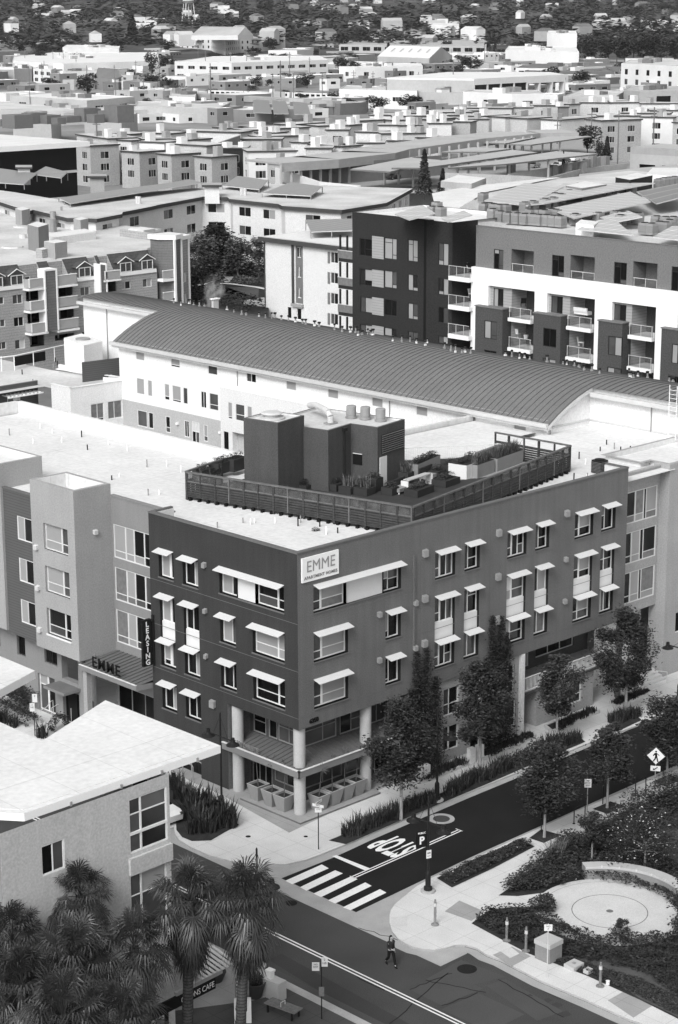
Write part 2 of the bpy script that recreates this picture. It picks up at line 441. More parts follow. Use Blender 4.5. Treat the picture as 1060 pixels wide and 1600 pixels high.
# --- corner pavement at the apartment building
S1 = [P(x, y, .12)[:2] for x, y in ((272, 1292), (274, 1303), (280, 1312), (300, 1324), (327, 1336), (360, 1345), (400, 1350), (447, 1350), (479, 1343), (508, 1332), (545, 1317), (585, 1300), (640, 1275), (798, 1211), (909, 1165), (1002, 1131))]
S1 = [tuple(p) for p in S1]
corner = slab('corner_pavement', [*S1, (60, -3.6), (60, 40), (-.9, 40), (-.9, 60), (-3.9, 60), (-3.9, 6.5), (-6.6, 4.6)], -.02, .12, 'concrete', 'kerb')
# dark aggregate apron round the corner of the building
sheet('apron_paving', [P(x, y, .124)[:2] for x, y in ((452, 1301), (600, 1231), (640, 1215), (640, 1180), (480, 1200), (330, 1190), (262, 1180), (262, 1200), (300, 1222), (345, 1241))], .124, 'concrete_mid')
slab('planter_terrace', [(-.55, -.65), (6.4, -.65), (6.4, 1.7), (1.7, 1.7), (1.7, 4.9), (-.55, 4.9)], .10, .24, 'concrete_mid', 'concrete_dark')
# joints / planting strip by the kerb
def bed(name, pts, m='soil', z=.14, kerbw=0, h=None, kz=.28):
    pts = ccw([tuple(p[:2]) for p in pts])
    if kerbw:
        inn = offset(pts, kerbw); mb = MB(); n = len(pts)
        for i in range(n):
            j = (i+1) % n
            mb.face([(*pts[i], .1), (*pts[j], .1), (*pts[j], kz), (*pts[i], kz)], 'concrete_plain')
            mb.face([(*pts[i], kz), (*pts[j], kz), (*inn[j], kz), (*inn[i], kz)], 'concrete_plain')
            mb.face([(*inn[i], kz), (*inn[j], kz), (*inn[j], .12), (*inn[i], .12)], 'concrete_plain')
        struct(mb.build('bed_kerb')); pts = inn; z = kz-.06
    return sheet(name, pts, z, m)
STRIP1 = [P(x, y, .14) for x, y in ((514, 1313), (541, 1319), (640, 1276), (768, 1222), (760, 1209), (640, 1260), (560, 1294))]
bed('planting_strip', STRIP1)
bed('planting_strip', [P(x, y, .14) for x, y in ((768, 1222), (846, 1188), (915, 1159), (905, 1150), (830, 1178), (752, 1212))])
bed('planting_strip', [P(x, y, .14) for x, y in ((965, 1143), (1003, 1125), (992, 1115), (945, 1135))])
# agave bed on the corner
AG = [P(x, y, .14) for x, y in ((262, 1222), (300, 1244), (345, 1262), (374, 1289), (352, 1300), (330, 1313), (300, 1314), (285, 1308), (276, 1297), (275, 1275), (262, 1250))]
bed('planting_bed', AG)
# --- pavement and park on the far side of the side street
OUT = [(609, 1430), (611, 1422), (617, 1413), (625, 1406), (652, 1384), (676, 1371), (705, 1357.5), (760, 1332), (830, 1300), (900, 1268), (980, 1234), (1060, 1201)]
OUT2 = [(760, 1491), (745, 1481), (728, 1476), (712, 1476), (697, 1480.5), (680, 1484), (660, 1482.5), (645, 1479), (632, 1473), (622, 1466), (613, 1455), (609, 1442)]
LOW = [(1000, 1598), (984.5, 1593), (918.5, 1563), (843, 1531), (782, 1499)]
park = [*[tuple(P(x, y, .12)[:2]) for x, y in OUT], (60, -11.9), (60, -60), (-4.9, -60), *[tuple(P(x, y, .12)[:2]) for x, y in LOW], *[tuple(P(x, y, .12)[:2]) for x, y in OUT2]]
slab('park_pavement', park, -.02, .12, 'concrete', 'kerb')
band('gutter_strip', [(-4.9-.02, -60), *[tuple(P(x, y, 0)[:2]) for x, y in [(a, b+4) for a, b in LOW+OUT2]]], .55, .006, 'gutter', 1)
# darker, newer squares set in the pavement
for i, q in enumerate([[(695, 1424), (718, 1407), (757, 1424), (737, 1439)], [(770, 1492), (800, 1479), (830, 1494), (800, 1510)], [(950, 1563), (975, 1549), (1020, 1571), (990, 1590)]]):
    sheet('pavement_panel', [P(x, y, .124)[:2] for x, y in q], .124, 'concrete_mid')
for q in [[(782, 1486), (798, 1479), (812, 1490), (797, 1497)], [(611, 1433), (637, 1431), (637, 1447), (613, 1448)]]:
    sheet('pavement_panel', [P(x, y, .129)[:2] for x, y in q], .129, 'concrete_plain')
# --- near pavement by the cafe
slab('cafe_pavement', [(-60, -70), (-14.6, -70), (-14.6, 60), (-60, 60)], -.02, .12, 'pavers_dark', 'kerb')
sheet('cafe_kerb', [(-15.15, -70), (-14.62, -70), (-14.62, 60), (-15.15, 60)], .126, 'kerb')
sheet('cafe_floor', [P(x, y, .124)[:2] for x, y in ((240, 1583), (300, 1576), (396, 1563), (417, 1558), (400, 1518), (380, 1500), (240, 1500))], .124, 'concrete_mid')
sheet('gutter', [(-14.58, -70), (-14.0, -70), (-14.0, 60), (-14.58, 60)], .005, 'asphalt_patch')
# patches in the main road asphalt
for n, q, m in (('road_patch', [(640, 1546), (705, 1520), (755, 1545), (690, 1571)], 'asphalt_patch'), ('road_patch', [(690, 1577), (748, 1552), (820, 1585), (765, 1612)], 'asphalt_patch'),
                ('road_patch', [(664, 1531), (720, 1500), (790, 1526), (735, 1540)], 'asphalt_patch'), ('road_patch', [(846, 1548), (858, 1542), (886, 1556), (874, 1562)], 'asphalt_patch_dark'),
                ('road_patch', [(420, 1500), (440, 1490), (640, 1600), (600, 1610)], 'asphalt_patch_dark'), ('road_patch', [(760, 1540), (790, 1530), (880, 1580), (840, 1595)], 'asphalt_patch')):
    sheet(n, [P(x, y)[:2] for x, y in q], .0035+.0007*len(bpy.data.objects) % .0007, m)
for i, q in enumerate([[(861, 1570), (870, 1566), (881, 1570), (872, 1575)], [(850, 1562), (857, 1559), (864, 1563), (856, 1567)], [(872, 1584), (886, 1579), (894, 1586), (880, 1590)], [(822, 1556), (829, 1553), (834, 1557)]]):
    sheet('oil_stain', [P(x, y)[:2] for x, y in q], .0085, 'asphalt_patch_dark')
for q in [((640, 1546), (705, 1520)), ((690, 1571), (748, 1552)), ((560, 1450), (655, 1478)), ((665, 1532), (760, 1550)), ((700, 1520), (610, 1600)), ((470, 1480), (600, 1548)), ((780, 1530), (880, 1590)), ((655, 1330), (760, 1290)), ((830, 1230), (905, 1195))]:
    a, c = P(*q[0]), P(*q[1]); u = (c-a); n = Vector((-u.y, u.x, 0)).normalized()*.03; mb = MB(); pts = [a+u*t/8+n*random.uniform(-3, 3) for t in range(9)]
    for t in range(8): mb.face([(p.x, p.y, .0095) for p in (pts[t]-n, pts[t+1]-n, pts[t+1]+n, pts[t]+n)], 'asphalt_dark')
    struct(mb.build('road_crack'))
# markings
def line(name, a, b, w, z=.012):
    a, b = Vector(a[:2]), Vector(b[:2]); u = (b-a).normalized(); n = Vector((-u.y, u.x))*w/2
    return sheet(name, [(a-n)[:], (b-n)[:], (b+n)[:], (a+n)[:]], z, 'marking')
for dx in (-.12, .12):
    line('road_marking', (-11.34+dx, -60), (-11.34+dx, 60), .10)
CW = [((446, 1376.5), (503, 1351), (514, 1357), (457, 1382)), ((469, 1386.5), (524, 1360), (536, 1365), (479, 1392)), ((490, 1396.5), (549, 1369.5), (559, 1374), (502, 1402)), ((513, 1407), (571, 1379), (581, 1384.5), (524, 1412)), ((536, 1418), (594, 1389.5), (604, 1395), (548, 1422.5))]
for q in CW: sheet('crosswalk_stripe', [P(x, y)[:2] for x, y in q], .012, 'marking')
sheet('stop_line', [P(x, y)[:2] for x, y in ((519, 1338), (526, 1336.5), (578, 1357), (571, 1360.5))], .012, 'marking')
c0, c1 = P(552, 1371), P(719, 1297.5)
dv = (c1-c0).normalized(); nv = Vector((-dv.y, dv.x, 0))
for s in (-.11, .11): line('road_marking', c0+nv*s, c1+nv*s, .09)
line('road_marking', c0-nv*.25, c0+nv*.25, .08); line('road_marking', c1-nv*.2, c1+nv*.35, .07)
# STOP lettering, read by traffic coming out of the side street
def text_mesh(name, body, size, m, depth=.0, parent=None, mat_world=None, sx=1, sy=1, space=1.0, bold=0.0):
    cu = bpy.data.curves.new(name, 'FONT'); cu.body = body; cu.size = size; cu.extrude = depth; cu.offset = bold
    cu.align_x = 'CENTER'; cu.align_y = 'CENTER'; cu.space_character = space; cu.resolution_u = 3
    t = bpy.data.objects.new(name, cu); COL.objects.link(t)
    dg = bpy.context.evaluated_depsgraph_get(); me = bpy.data.meshes.new_from_object(t.evaluated_get(dg))
    bpy.data.objects.remove(t)
    me.transform(Matrix.Diagonal((sx, sy, 1, 1)))
    if mat_world is not None: me.transform(mat_world)
    me.materials.clear(); me.materials.append(M[m]); me.name = name
    o = bpy.data.objects.new(name, me); COL.objects.link(o)
    if parent is not None:
        me.transform(Matrix.Translation(-origin(parent))); o.parent = parent
    return o
def frame_at(p, ux, uy):
    ux, uy = Vector(ux).normalized(), Vector(uy).normalized(); uz = ux.cross(uy)
    return Matrix(((ux.x, uy.x, uz.x, p[0]), (ux.y, uy.y, uz.y, p[1]), (ux.z, uy.z, uz.z, p[2]), (0, 0, 0, 1)))
pc = P(618, 1321.5)
struct(text_mesh('stop_lettering', 'STOP', 1.0, 'marking', mat_world=frame_at((pc.x, pc.y, .013), nv, -dv), sx=.95, sy=3.3, bold=.035, space=1.05))
# round traffic circle inlay and covers
def disc(name, c, r0, r1, z, m, n=40):
    mb = MB(); c = Vector(c[:2])
    for i in range(n):
        a, b = 2*pi*i/n, 2*pi*(i+1)/n
        q = [(c.x+r0*cos(a), c.y+r0*sin(a), z), (c.x+r1*cos(a), c.y+r1*sin(a), z), (c.x+r1*cos(b), c.y+r1*sin(b), z), (c.x+r0*cos(b), c.y+r0*sin(b), z)]
        mb.face(q if r0 > 0 else q[:3][0:1]+q[1:3], m)
    return struct(mb.build(name))
disc('road_ring', P(690, 1279.5), .52, .82, .013, 'gutter'); disc('manhole_cover', P(690, 1279.5), 0, .5, .013, 'asphalt_mid')
for x, y, r, z in ((730, 1514, .52, .012), (455, 1411, .35, .012), (388, 1307, .16, .13), (478, 1307, .13, .13), (573, 1393, .0, 0)):
    if r: disc('manhole_cover', P(x, y, z), 0, r, z+.003, 'asphalt_dark')
# park beds, path, plaza
PL = P(953, 1424, .12); PR = 4.15
B1 = [(779, 1399), (800, 1385), (824, 1362), (862, 1340), (900, 1318), (935, 1292), (990, 1262), (1062, 1232), (1200, 1190), (1300, 1400), (1150, 1480), (1062, 1440), (1040, 1412), (1010, 1400), (980, 1392), (921, 1384), (871, 1392), (810, 1400)]
B1w = [P(x, y, .13) for x, y in B1]
sheet('park_bed', B1w, .128, 'soil')
B2 = [(737, 1442.6), (752, 1431), (767, 1421), (800, 1417), (843, 1417), (862, 1422), (868, 1436), (890, 1450), (940, 1466), (985, 1464), (1022, 1461), (1070, 1461), (1200, 1500), (1150, 1600), (1060, 1592), (1000, 1562), (918.5, 1525), (824, 1489), (786, 1469)]
sheet('park_bed', [P(x, y, .13) for x, y in B2], .128, 'soil')
sheet('lawn', [P(x, y, .13) for x, y in ((1010, 1310), (1040, 1292), (1100, 1270), (1200, 1320), (1120, 1370), (1062, 1352), (1030, 1330))], .134, 'lawn')
sheet('lawn', [P(x, y, .13) for x, y in ((905, 1500), (960, 1480), (1100, 1480), (1200, 1560), (1062, 1590), (1000, 1560))], .134, 'lawn')
disc('plaza', (PL.x, PL.y), 0, PR, .138, 'concrete_plain', 60)
disc('plaza_joint', (PL.x, PL.y), 2.05, 2.1, .142, 'concrete_dark', 60)
disc('plaza_joint', (PL.x, PL.y), PR-.42, PR-.38, .142, 'concrete_mid', 60)
disc('plaza_drain', (PL.x, PL.y), 0, .2, .142, 'concrete_dark', 12)
for i, q in enumerate([[(682.5, 1372), (745, 1341), (812, 1312), (836, 1322.5), (770, 1357), (706.4, 1386.8)]]):
    bed('planting_strip', [P(x, y, .14) for x, y in q], z=.15)
WELLS = [[(827, 1309.4), (846, 1295.6), (877.7, 1304.7), (850, 1317)], [(926, 1264), (954, 1252), (977, 1259.4), (949.6, 1271.7)], [(1019, 1221.7), (1045, 1210), (1068, 1217), (1041, 1229)]]
for q in WELLS: sheet('tree_pit', [P(x, y, .13) for x, y in q], .13, 'soil')
# raised beds along the base of the building
def raised(pts): return bed('raised_bed', [P(x, y, .3) for x, y in pts], kerbw=.16, kz=.34)
raised([(656, 1222), (731, 1193), (722, 1183), (650, 1211)])
raised([(755, 1186), (839, 1147), (829, 1140), (750, 1170)])
raised([(863, 1143), (938, 1110), (926, 1103), (850, 1133)])
raised([(963, 1104), (1022, 1080), (1012, 1073), (952, 1096)])
# ================================================================= CORNER APARTMENT BUILDING
b = Bld('apartment_building', 'dark corner apartment building with white window shades, round columns and light towers at both ends', 'building', (0, 0, 0))
main = b
rnd = random.Random(3)
DW = 'stucco_dark'
ZR = 17.0
def v2(s): return s
small_specs = ['.42:b,.58:w', '.45:d,.55:b', '.5:d,.5:d', '.42:b/d.25,.58:w', '.5:d,.5:m', '.4:m,.6:b']
# left face (plane X=0), u runs from Y=14.04 down to 0
YL = 14.04
def L(y1, y0, ztop, h, spec, fr='frame_white'): return (YL-y1, ztop-h, y1-y0, h, spec, fr)
ZT = [14.66, 11.66, 8.66, 5.72]
wl = []
wl += [L(13.1, 11.62, ZT[0], 1.72, '.6:b!.22,.4:k'), L(10.7, 9.2, ZT[0], 1.72, '.6:d,.4:b')]
wl += [L(13.1, 11.62, ZT[1], 2.85, None), L(10.7, 9.2, ZT[1], 2.85, None)]
tall = [('L', 13.1, 11.62, '.6:b!.2,.4:k'), ('L', 10.7, 9.2, '.45:d,.55:k')]
wl += [L(13.1, 11.62, ZT[2], 1.72, '.5:b/d.2!.25,.5:m'), L(10.7, 9.2, ZT[2], 1.72, '.55:d,.45:b')]
wl += [L(13.1, 11.62, ZT[3], 1.72, '.55:d,.45:b'), L(10.7, 9.2, ZT[3], 1.72, '.5:k,.5:d')]
wl += [L(7.15, 5.52, ZT[0], 1.55, '.6:b,.4:d'), L(5.52, 3.8, ZT[0], 1.55, None), L(3.8, 1.2, ZT[0], 1.55, '.7:d/m.38!.13,.3:k/k.38')]
wl += [L(7.15, 5.68, ZT[1], 1.72, '.6:b,.4:m'), L(4.1, 1.2, ZT[1], 1.72, '.72:b/b.36!.13,.28:b/b.36')]
wl += [L(7.15, 5.68, ZT[2], 1.72, '.6:d,.4:k'), L(4.1, 1.2, ZT[2], 1.72, '.72:k/k.36!.13,.28:k/k.36')]
up = [w for w in wl if w[1] > 5.9 or True]
# upper wall above slab 5.9 (whole length) ; lower wall only Y 6.6..14.04
upper = [w for w in wl if w[1] >= 5.95]; lower = [w for w in wl if w[1] < 5.95]
b.wall((0, YL), (0, 0), 5.9, ZR, 'stucco_left', upper, depth=.36, reveal='reveal_dark')
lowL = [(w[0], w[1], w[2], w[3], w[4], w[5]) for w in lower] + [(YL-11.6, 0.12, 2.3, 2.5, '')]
b.wall((0, YL), (0, 6.6), .1, 5.9, 'stucco_left', lowL, depth=.36, reveal='reveal_dark')
# right face (plane Y=0), u = X
XR = 31.65
def R(x0, x1, ztop, h, spec): return (x0, ztop-h, x1-x0, h, spec, 'frame_white')
wr = [R(1.3, 4.06, ZT[0], 1.6, '.3:d/d.36!.14,.7:b/c.38'), R(4.06, 7.28, ZT[0], 1.6, None), R(7.28, 8.85, ZT[0], 1.6, '.4:b/k.5,.6:m/k.45'),
      R(1.3, 4.2, ZT[1], 1.72, '.3:m/m.3!.14,.7:b/b.36'), R(1.3, 4.2, ZT[2], 1.72, '.3:m/m.36!.14,.7:b/b.36'),
      R(7.47, 8.85, ZT[1], 1.72, '.35:b/d.25,.65:d'), R(7.47, 8.85, ZT[2], 1.72, '.38:d/m.12,.62:d')]
cols = [('C', 11.97, 13.85), ('D', 14.75, 16.2), ('E', 18.92, 20.85), ('F', 21.77, 23.2), ('G', 25.9, 27.9), ('H', 28.8, 30.35)]
sp1 = {'C': '.36:d/m.35!.13,.34:k,.3:m', 'D': '.4:d,.6:k/k.4', 'E': '.36:d/d.34!.13,.34:k,.3:k/m.4', 'F': '.42:m,.58:k/k.42', 'G': '.38:d/d.33!.12,.62:b/k.35', 'H': '.42:c/k.6,.58:k'}
sp2 = {'C': '.36:d/d.36!.12,.34:k,.3:m', 'D': '.38:d,.62:d/k.7', 'E': '.36:w/b.4!.13,.64:m/m.4', 'F': '.4:k,.6:b', 'G': '.4:m/k.38!.13,.6:b/k.3', 'H': '.42:m/k.5,.58:k/d.5'}
sp3 = {'C': '.36:m/m.36!.1,.3:k,.34:k/m.4', 'D': '.42:m,.58:m', 'E': '.34:b/d.3!.12,.66:d/d.4', 'F': '.42:m,.58:c', 'G': '.4:d/m.36,.6:b/m.36', 'H': '.3:b,.25:m,.45:d'}
for n, x0, x1 in cols:
    wr.append(R(x0, x1, ZT[0], 1.72, sp1[n])); wr.append(R(x0, x1, ZT[1], 2.85, None)); tall.append(('R', x0, x1, sp2[n])); wr.append(R(x0, x1, ZT[2], 1.72, sp3[n]))
b.wall((0, 0), (XR, 0), 5.9, ZR, DW, wr, depth=.36, reveal='reveal_dark')
for side, a, c, spec in tall:
    w = abs(a-c); z0 = ZT[1]-1.72
    if side == 'L':
        put_window(b.root, (.23, a, z0), (0, -1), w, 1.72, W(spec), 'frame_white')
        b.part('window_panel').box(.16, a-.01, ZT[1]-2.86, .3, c+.01, z0, 'panel_white')
    else:
        put_window(b.root, (a, .23, z0), (1, 0), w, 1.72, W(spec), 'frame_white')
        b.part('window_panel').box(a+.01, .16, ZT[1]-2.86, c-.01, .3, z0, 'panel_white')
b.part('window_panel').box(4.07, .1, ZT[0]-1.6, 7.27, .3, ZT[0], 'panel_white')
b.part('window_panel').box(.1, 5.51, ZT[0]-1.55, .3, 3.81, ZT[0], 'panel_white')
# sunshades: thin white metal plates over every window, and sills below
def shade(side, a, c, z):
    mb = MB(); d = .55
    lo, hi = min(a, c), max(a, c)
    if side == 'L': mb.obox((-d, lo-.02, z-.16), (d, 0, .16), (0, hi-lo+.04, 0), (0, 0, .035), 'shade_white')
    else: mb.obox((lo-.02, -d, z-.16), (hi-lo+.04, 0, 0), (0, d, .16), (0, 0, .035), 'shade_white')
    mb.build('sunshade', b.root)
def sill(side, a, c, z):
    mb = b.part('sill'); lo, hi = min(a, c), max(a, c)
    if side == 'L': mb.box(-.06, lo-.05, z-.09, .2, hi+.05, z, 'coping_dark')
    else: mb.box(lo-.05, -.06, z-.09, hi+.05, .2, z, 'coping_dark')
for (a, c) in ((13.1, 11.62), (10.7, 9.2)):
    for k in range(4): shade('L', a, c, ZT[k]+.16)
    for k in (0, 2, 3): sill('L', a, c, ZT[k]-1.72)
shade('L', 7.15, 1.2, ZT[0]+.16); sill('L', 7.15, 1.2, ZT[0]-1.55)
for k in (1, 2):
    shade('L', 7.15, 5.68, ZT[k]+.16); shade('L', 4.1, 1.2, ZT[k]+.16); sill('L', 7.15, 5.68, ZT[k]-1.72); sill('L', 4.1, 1.2, ZT[k]-1.72)
    shade('R', 7.47, 8.85, ZT[k]+.16); shade('R', 1.3, 4.2, ZT[k]+.16); sill('R', 7.47, 8.85, ZT[k]-1.72); sill('R', 1.3, 4.2, ZT[k]-1.72)
shade('R', 1.3, 8.85, ZT[0]+.16); sill('R', 1.3, 8.85, ZT[0]-1.6)
for n, x0, x1 in cols:
    for k in range(3): shade('R', x0, x1, ZT[k]+.16)
    for k in (0, 2): sill('R', x0, x1, ZT[k]-1.72)
# wall vents with little hoods
def vent(side, a, z, s=.3):
    mb = MB()
    if side == 'L': mb.obox((-.2, a-s/2, z-s/2), (.2, 0, .06), (0, s, 0), (0, 0, s), 'metal_grey')
    else: mb.obox((a-s/2, -.2, z-s/2), (s, 0, 0), (0, .2, .06), (0, 0, s), 'metal_grey')
    mb.build('wall_vent', b.root)
for x, z, s in ((10.96, 14.9, .42), (17.96, 14.9, .42), (24.93, 14.95, .4), (6.86, 11.75, .3), (10.11, 11.8, .3), (10.96, 11.9, .42), (17.96, 11.9, .42), (24.93, 11.7, .3),
                (6.86, 8.75, .3), (10.11, 8.8, .3), (10.96, 8.9, .42), (17.96, 8.9, .5), (24.93, 8.7, .3)): vent('R', x, z, s)
for y, z, s in ((8.5, 14.6, .3), (8.5, 11.6, .26), (8.5, 8.6, .26), (7.95, 5.55, .45)): vent('L', y, z, s)
# expansion joints (thin dark recess lines are in the surface)
for z in (12.62, 9.62, 6.62):
    j = b.part('wall_joint_line'); j.box(-.006, 0, z, 0, YL, z+.03, 'coping_dark'); j = b.part('wall_joint_line'); j.box(0, -.006, z, XR, 0, z+.03, 'coping_dark')
for x in (10.6, 17.2, 24.2): j = b.part('wall_joint_line'); j.box(x, -.007, 5.9, x+.03, 0, 16.9, 'coping_dark')
j = b.part('wall_joint_line'); j.box(9.93, -.1, 11.95, 10.07, 0, 14.95, 'stucco_dark'); j = b.part('wall_joint_line'); j.box(9.93, -.1, 9.0, 10.07, 0, 11.6, 'stucco_dark')
# soffit of the overhang and recessed shop front behind the columns
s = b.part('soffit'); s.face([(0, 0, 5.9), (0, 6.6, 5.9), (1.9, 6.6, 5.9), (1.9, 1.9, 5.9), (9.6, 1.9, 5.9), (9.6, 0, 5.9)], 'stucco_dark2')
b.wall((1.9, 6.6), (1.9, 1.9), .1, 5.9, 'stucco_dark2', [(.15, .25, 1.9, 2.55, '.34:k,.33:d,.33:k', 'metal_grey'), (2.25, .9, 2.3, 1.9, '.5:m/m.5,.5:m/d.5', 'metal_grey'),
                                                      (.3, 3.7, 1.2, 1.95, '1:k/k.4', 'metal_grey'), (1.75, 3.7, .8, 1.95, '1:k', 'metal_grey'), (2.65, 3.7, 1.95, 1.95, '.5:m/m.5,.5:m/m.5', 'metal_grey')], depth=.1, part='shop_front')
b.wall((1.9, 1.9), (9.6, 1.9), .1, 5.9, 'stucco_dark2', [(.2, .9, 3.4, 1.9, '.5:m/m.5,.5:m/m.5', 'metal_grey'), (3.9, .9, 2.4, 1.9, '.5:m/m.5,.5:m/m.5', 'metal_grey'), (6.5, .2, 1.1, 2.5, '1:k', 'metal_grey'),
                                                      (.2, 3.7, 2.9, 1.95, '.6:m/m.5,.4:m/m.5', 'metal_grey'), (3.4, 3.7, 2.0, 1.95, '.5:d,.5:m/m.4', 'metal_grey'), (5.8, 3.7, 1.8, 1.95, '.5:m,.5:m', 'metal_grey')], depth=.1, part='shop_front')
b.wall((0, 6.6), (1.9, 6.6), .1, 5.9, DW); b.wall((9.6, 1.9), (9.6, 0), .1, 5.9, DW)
# sloped metal canopy with ribs and a deep fascia
cn = MB(); cz = 3.28; zi = 3.62; e = -.12
cn.face([(e, e, cz), (e, 7.0, cz), (1.9, 7.0, zi), (1.9, 1.9, zi)][::-1], 'canopy_metal'); cn.face([(e, e, cz), (9.6, e, cz), (9.6, 1.9, zi), (1.9, 1.9, zi)], 'canopy_metal')
cn.face([(e, e, 2.9), (e, 7, 2.9), (1.9, 7, 2.9), (1.9, 1.9, 2.9), (9.6, 1.9, 2.9), (9.6, e, 2.9)], 'canopy_metal')
cn.box(e-.06, e-.06, 2.86, e, 7.0, 3.3, 'canopy_fascia'); cn.box(e-.06, e-.06, 2.86, 9.6, e, 3.3, 'canopy_fascia')
cn.box(e-.1, e-.1, 3.3, e+.05, 7.0, 3.34, 'frame_grey'); cn.box(e-.1, e-.1, 3.3, 9.6, e+.05, 3.34, 'frame_grey'); cn.box(e, 6.94, 2.86, 1.9, 7.0, 3.3, 'canopy_fascia')
k = .5
while k < 7: 
    q = max(0, (1.9-k)); x1 = 1.9 if k > 1.9 else k
    cn.obox((e, k, cz), (x1-e, 0, (zi-cz)*(x1-e)/2.02), (0, .035, 0), (0, 0, .05), 'roof_seam')
    k += .42
k = .5
while k < 9.5:
    y1 = 1.9 if k > 1.9 else k
    cn.obox((k, e, cz), (.035, 0, 0), (0, y1-e, (zi-cz)*(y1-e)/2.02), (0, 0, .05), 'roof_seam'); k += .42
cobj = cn.build('canopy', b.root)
text_mesh('canopy_lettering', '6350 CHRISTIE', .5, 'canopy_fascia', .03, cobj, frame_at((-.12, 4.7, 3.58), (0, -1, 0), (0, 0, 1)), sx=.72)
for (x, y) in ((.5, .5), (.45, 6.15), (6.2, .5), (9.2, .9)):
    c = MB(); c.tube((x, y, .1), (x, y, 5.9), .37, .37, 'column', 28, caps=False); c.build('column', b.root)
# roof of the dark block, coping
def coping(mb, a, c, z, m, w=.35, h=.1, out=.05):
    mb = mb.part('coping_piece'); a, c = Vector(a), Vector(c); u = (c-a).normalized(); n = Vector((u.y, -u.x))
    mb.obox((a.x+n.x*out, a.y+n.y*out, z), (c.x-a.x, c.y-a.y, 0), (-n.x*w, -n.y*w, 0), (0, 0, h), m)
cp = b
coping(cp, (0, YL), (0, -.05), ZR, 'coping_dark'); coping(cp, (.3, 0), (XR, 0), ZR, 'coping_dark')
coping(cp, (XR, 0), (XR, 1.9), ZR, 'coping_dark', .25); coping(cp, (1.9, YL), (0.3, YL), ZR, 'coping_dark', .25)
pr = b.part('parapet')
pr.box(.02, .02, 15.6, .3, YL-.02, 16.98, 'stucco_dark', 'roof_white'); pr.box(.3, .02, 15.6, XR-.02, .3, 16.98, 'stucco_dark', 'roof_white')
pr.box(.25, YL-.28, 15.6, 1.9, YL-.02, 16.98, 'roof_white_dirty'); pr.box(XR-.28, .3, 15.6, XR-.02, 1.9, 16.98, 'roof_white_dirty')
b.wall((XR, 0), (XR, 1.35), 5.9, ZR, DW); b.wall((2.0, YL), (0, YL), .1, ZR, DW)
rf = b.part('roof')
RZ = 15.9
rf.face([(.3, .3, RZ), (37.6, .3, RZ), (37.6, 15.6, RZ), (40.0, 15.6, RZ), (40.0, 22, RZ), (16, 22, RZ), (16, 50.5, RZ), (2.05, 50.5, RZ), (2.05, 14.1, RZ), (.3, 14.1, RZ)], 'roof_white')
rf.face([(37.5, 1.2, RZ+.012), (45.2, 1.2, RZ+.012), (45.2, 14.7, RZ+.012), (37.5, 14.7, RZ+.012)], 'roof_white')
# far parapet of the big white roof
pw = b.part('parapet_wall')
pw.box(15.7, 22.5, 12, 16.05, 51, 16.9, 'roof_white'); pw.box(-2, 50.7, 12, 16.05, 51, 16.9, 'roof_white')
pw.box(16.05, 22.2, 12, 40, 22.5, 16.3, 'roof_white')
# roof pipes
rp = random.Random(11)
for px, py in ((63,664),(15,675),(52,688),(82,672),(97,686),(128,678),(137,698),(170,690),(199,700),(230,725),(261,724),(122,745),(187,740),(152,752),(175,745),(232,769),(249,768),(283,733),(380,812),(392,815),(398,812),(430,812),(466,817),(470,812),(510,830),(528,828),(500,818),(340,820), (948,690), (905,712), (938,700), (915,720), (985,700), (970,702), (960,697), (925,735), (918,742), (897,745)):
    q = P(px, py+5, RZ); h = .28+rp.random()*.3; c = MB(); c.tube((q.x, q.y, RZ), (q.x, q.y, RZ+h), .05, .05, rp.choice(['black', 'metal_grey', 'white_paint']), 6); c.build('roof_pipe', b.root)
# ---- light towers, glazed recess and street-side storeys on the left
LT = 'stucco_light'
TW = [(-1.1, 25.45), (-1.1, 20.55), (2.0, 20.55), (2.0, 25.45)]
ws = []
for k in range(3):
    ws.append((25.45-24.1, 11.65+1.2-3*k-.0 if 0 else ZT[k]-1.85, 2.75, 1.85, '.68:b/b.34!.13,.32:m/m.34' if k < 2 else '.7:d/m.33!.13,.3:k/k.33', 'frame_grey', .28))
b.wall(TW[0], TW[1], 5.6, 17.45, LT, ws)
for k in range(2): b.part('window_panel').box(-1.03, 24.1, ZT[k+1]+.0, -.9, 21.35, ZT[k]-1.85, 'panel_white')
b.part('window_panel').box(-1.17, 24.15, ZT[2]-1.98, -.95, 21.3, ZT[2]-1.85, 'panel_white')
b.wall(TW[1], TW[2], 5.6, 17.45, LT); b.wall(TW[3], TW[0], 5.6, 17.45, LT); b.wall(TW[2], TW[3], 15.5, 17.45, LT)
b.roof(TW, 17.45, 1.0, 'roof_white', 'stucco_light', .3)
b.part('soffit').face([(-1.1, 20.55, 5.6), (-1.1, 25.45, 5.6), (.1, 25.45, 5.6), (.1, 20.55, 5.6)], LT)
for zz in (14.6, 11.7, 8.7):
    q = MB(); q.obox((-1.3, 24.75, zz-2), (.2, 0, .06), (0, .35, 0), (0, 0, .3), 'metal_light'); q.build('wall_vent', b.root)
for y, z in ((15.5, 14.2),):
    q = MB(); q.obox((.4, 20.35, 14.2), (.3, 0, 0), (0, .2, .05), (0, 0, .28), 'metal_light'); q.build('wall_vent', b.root)
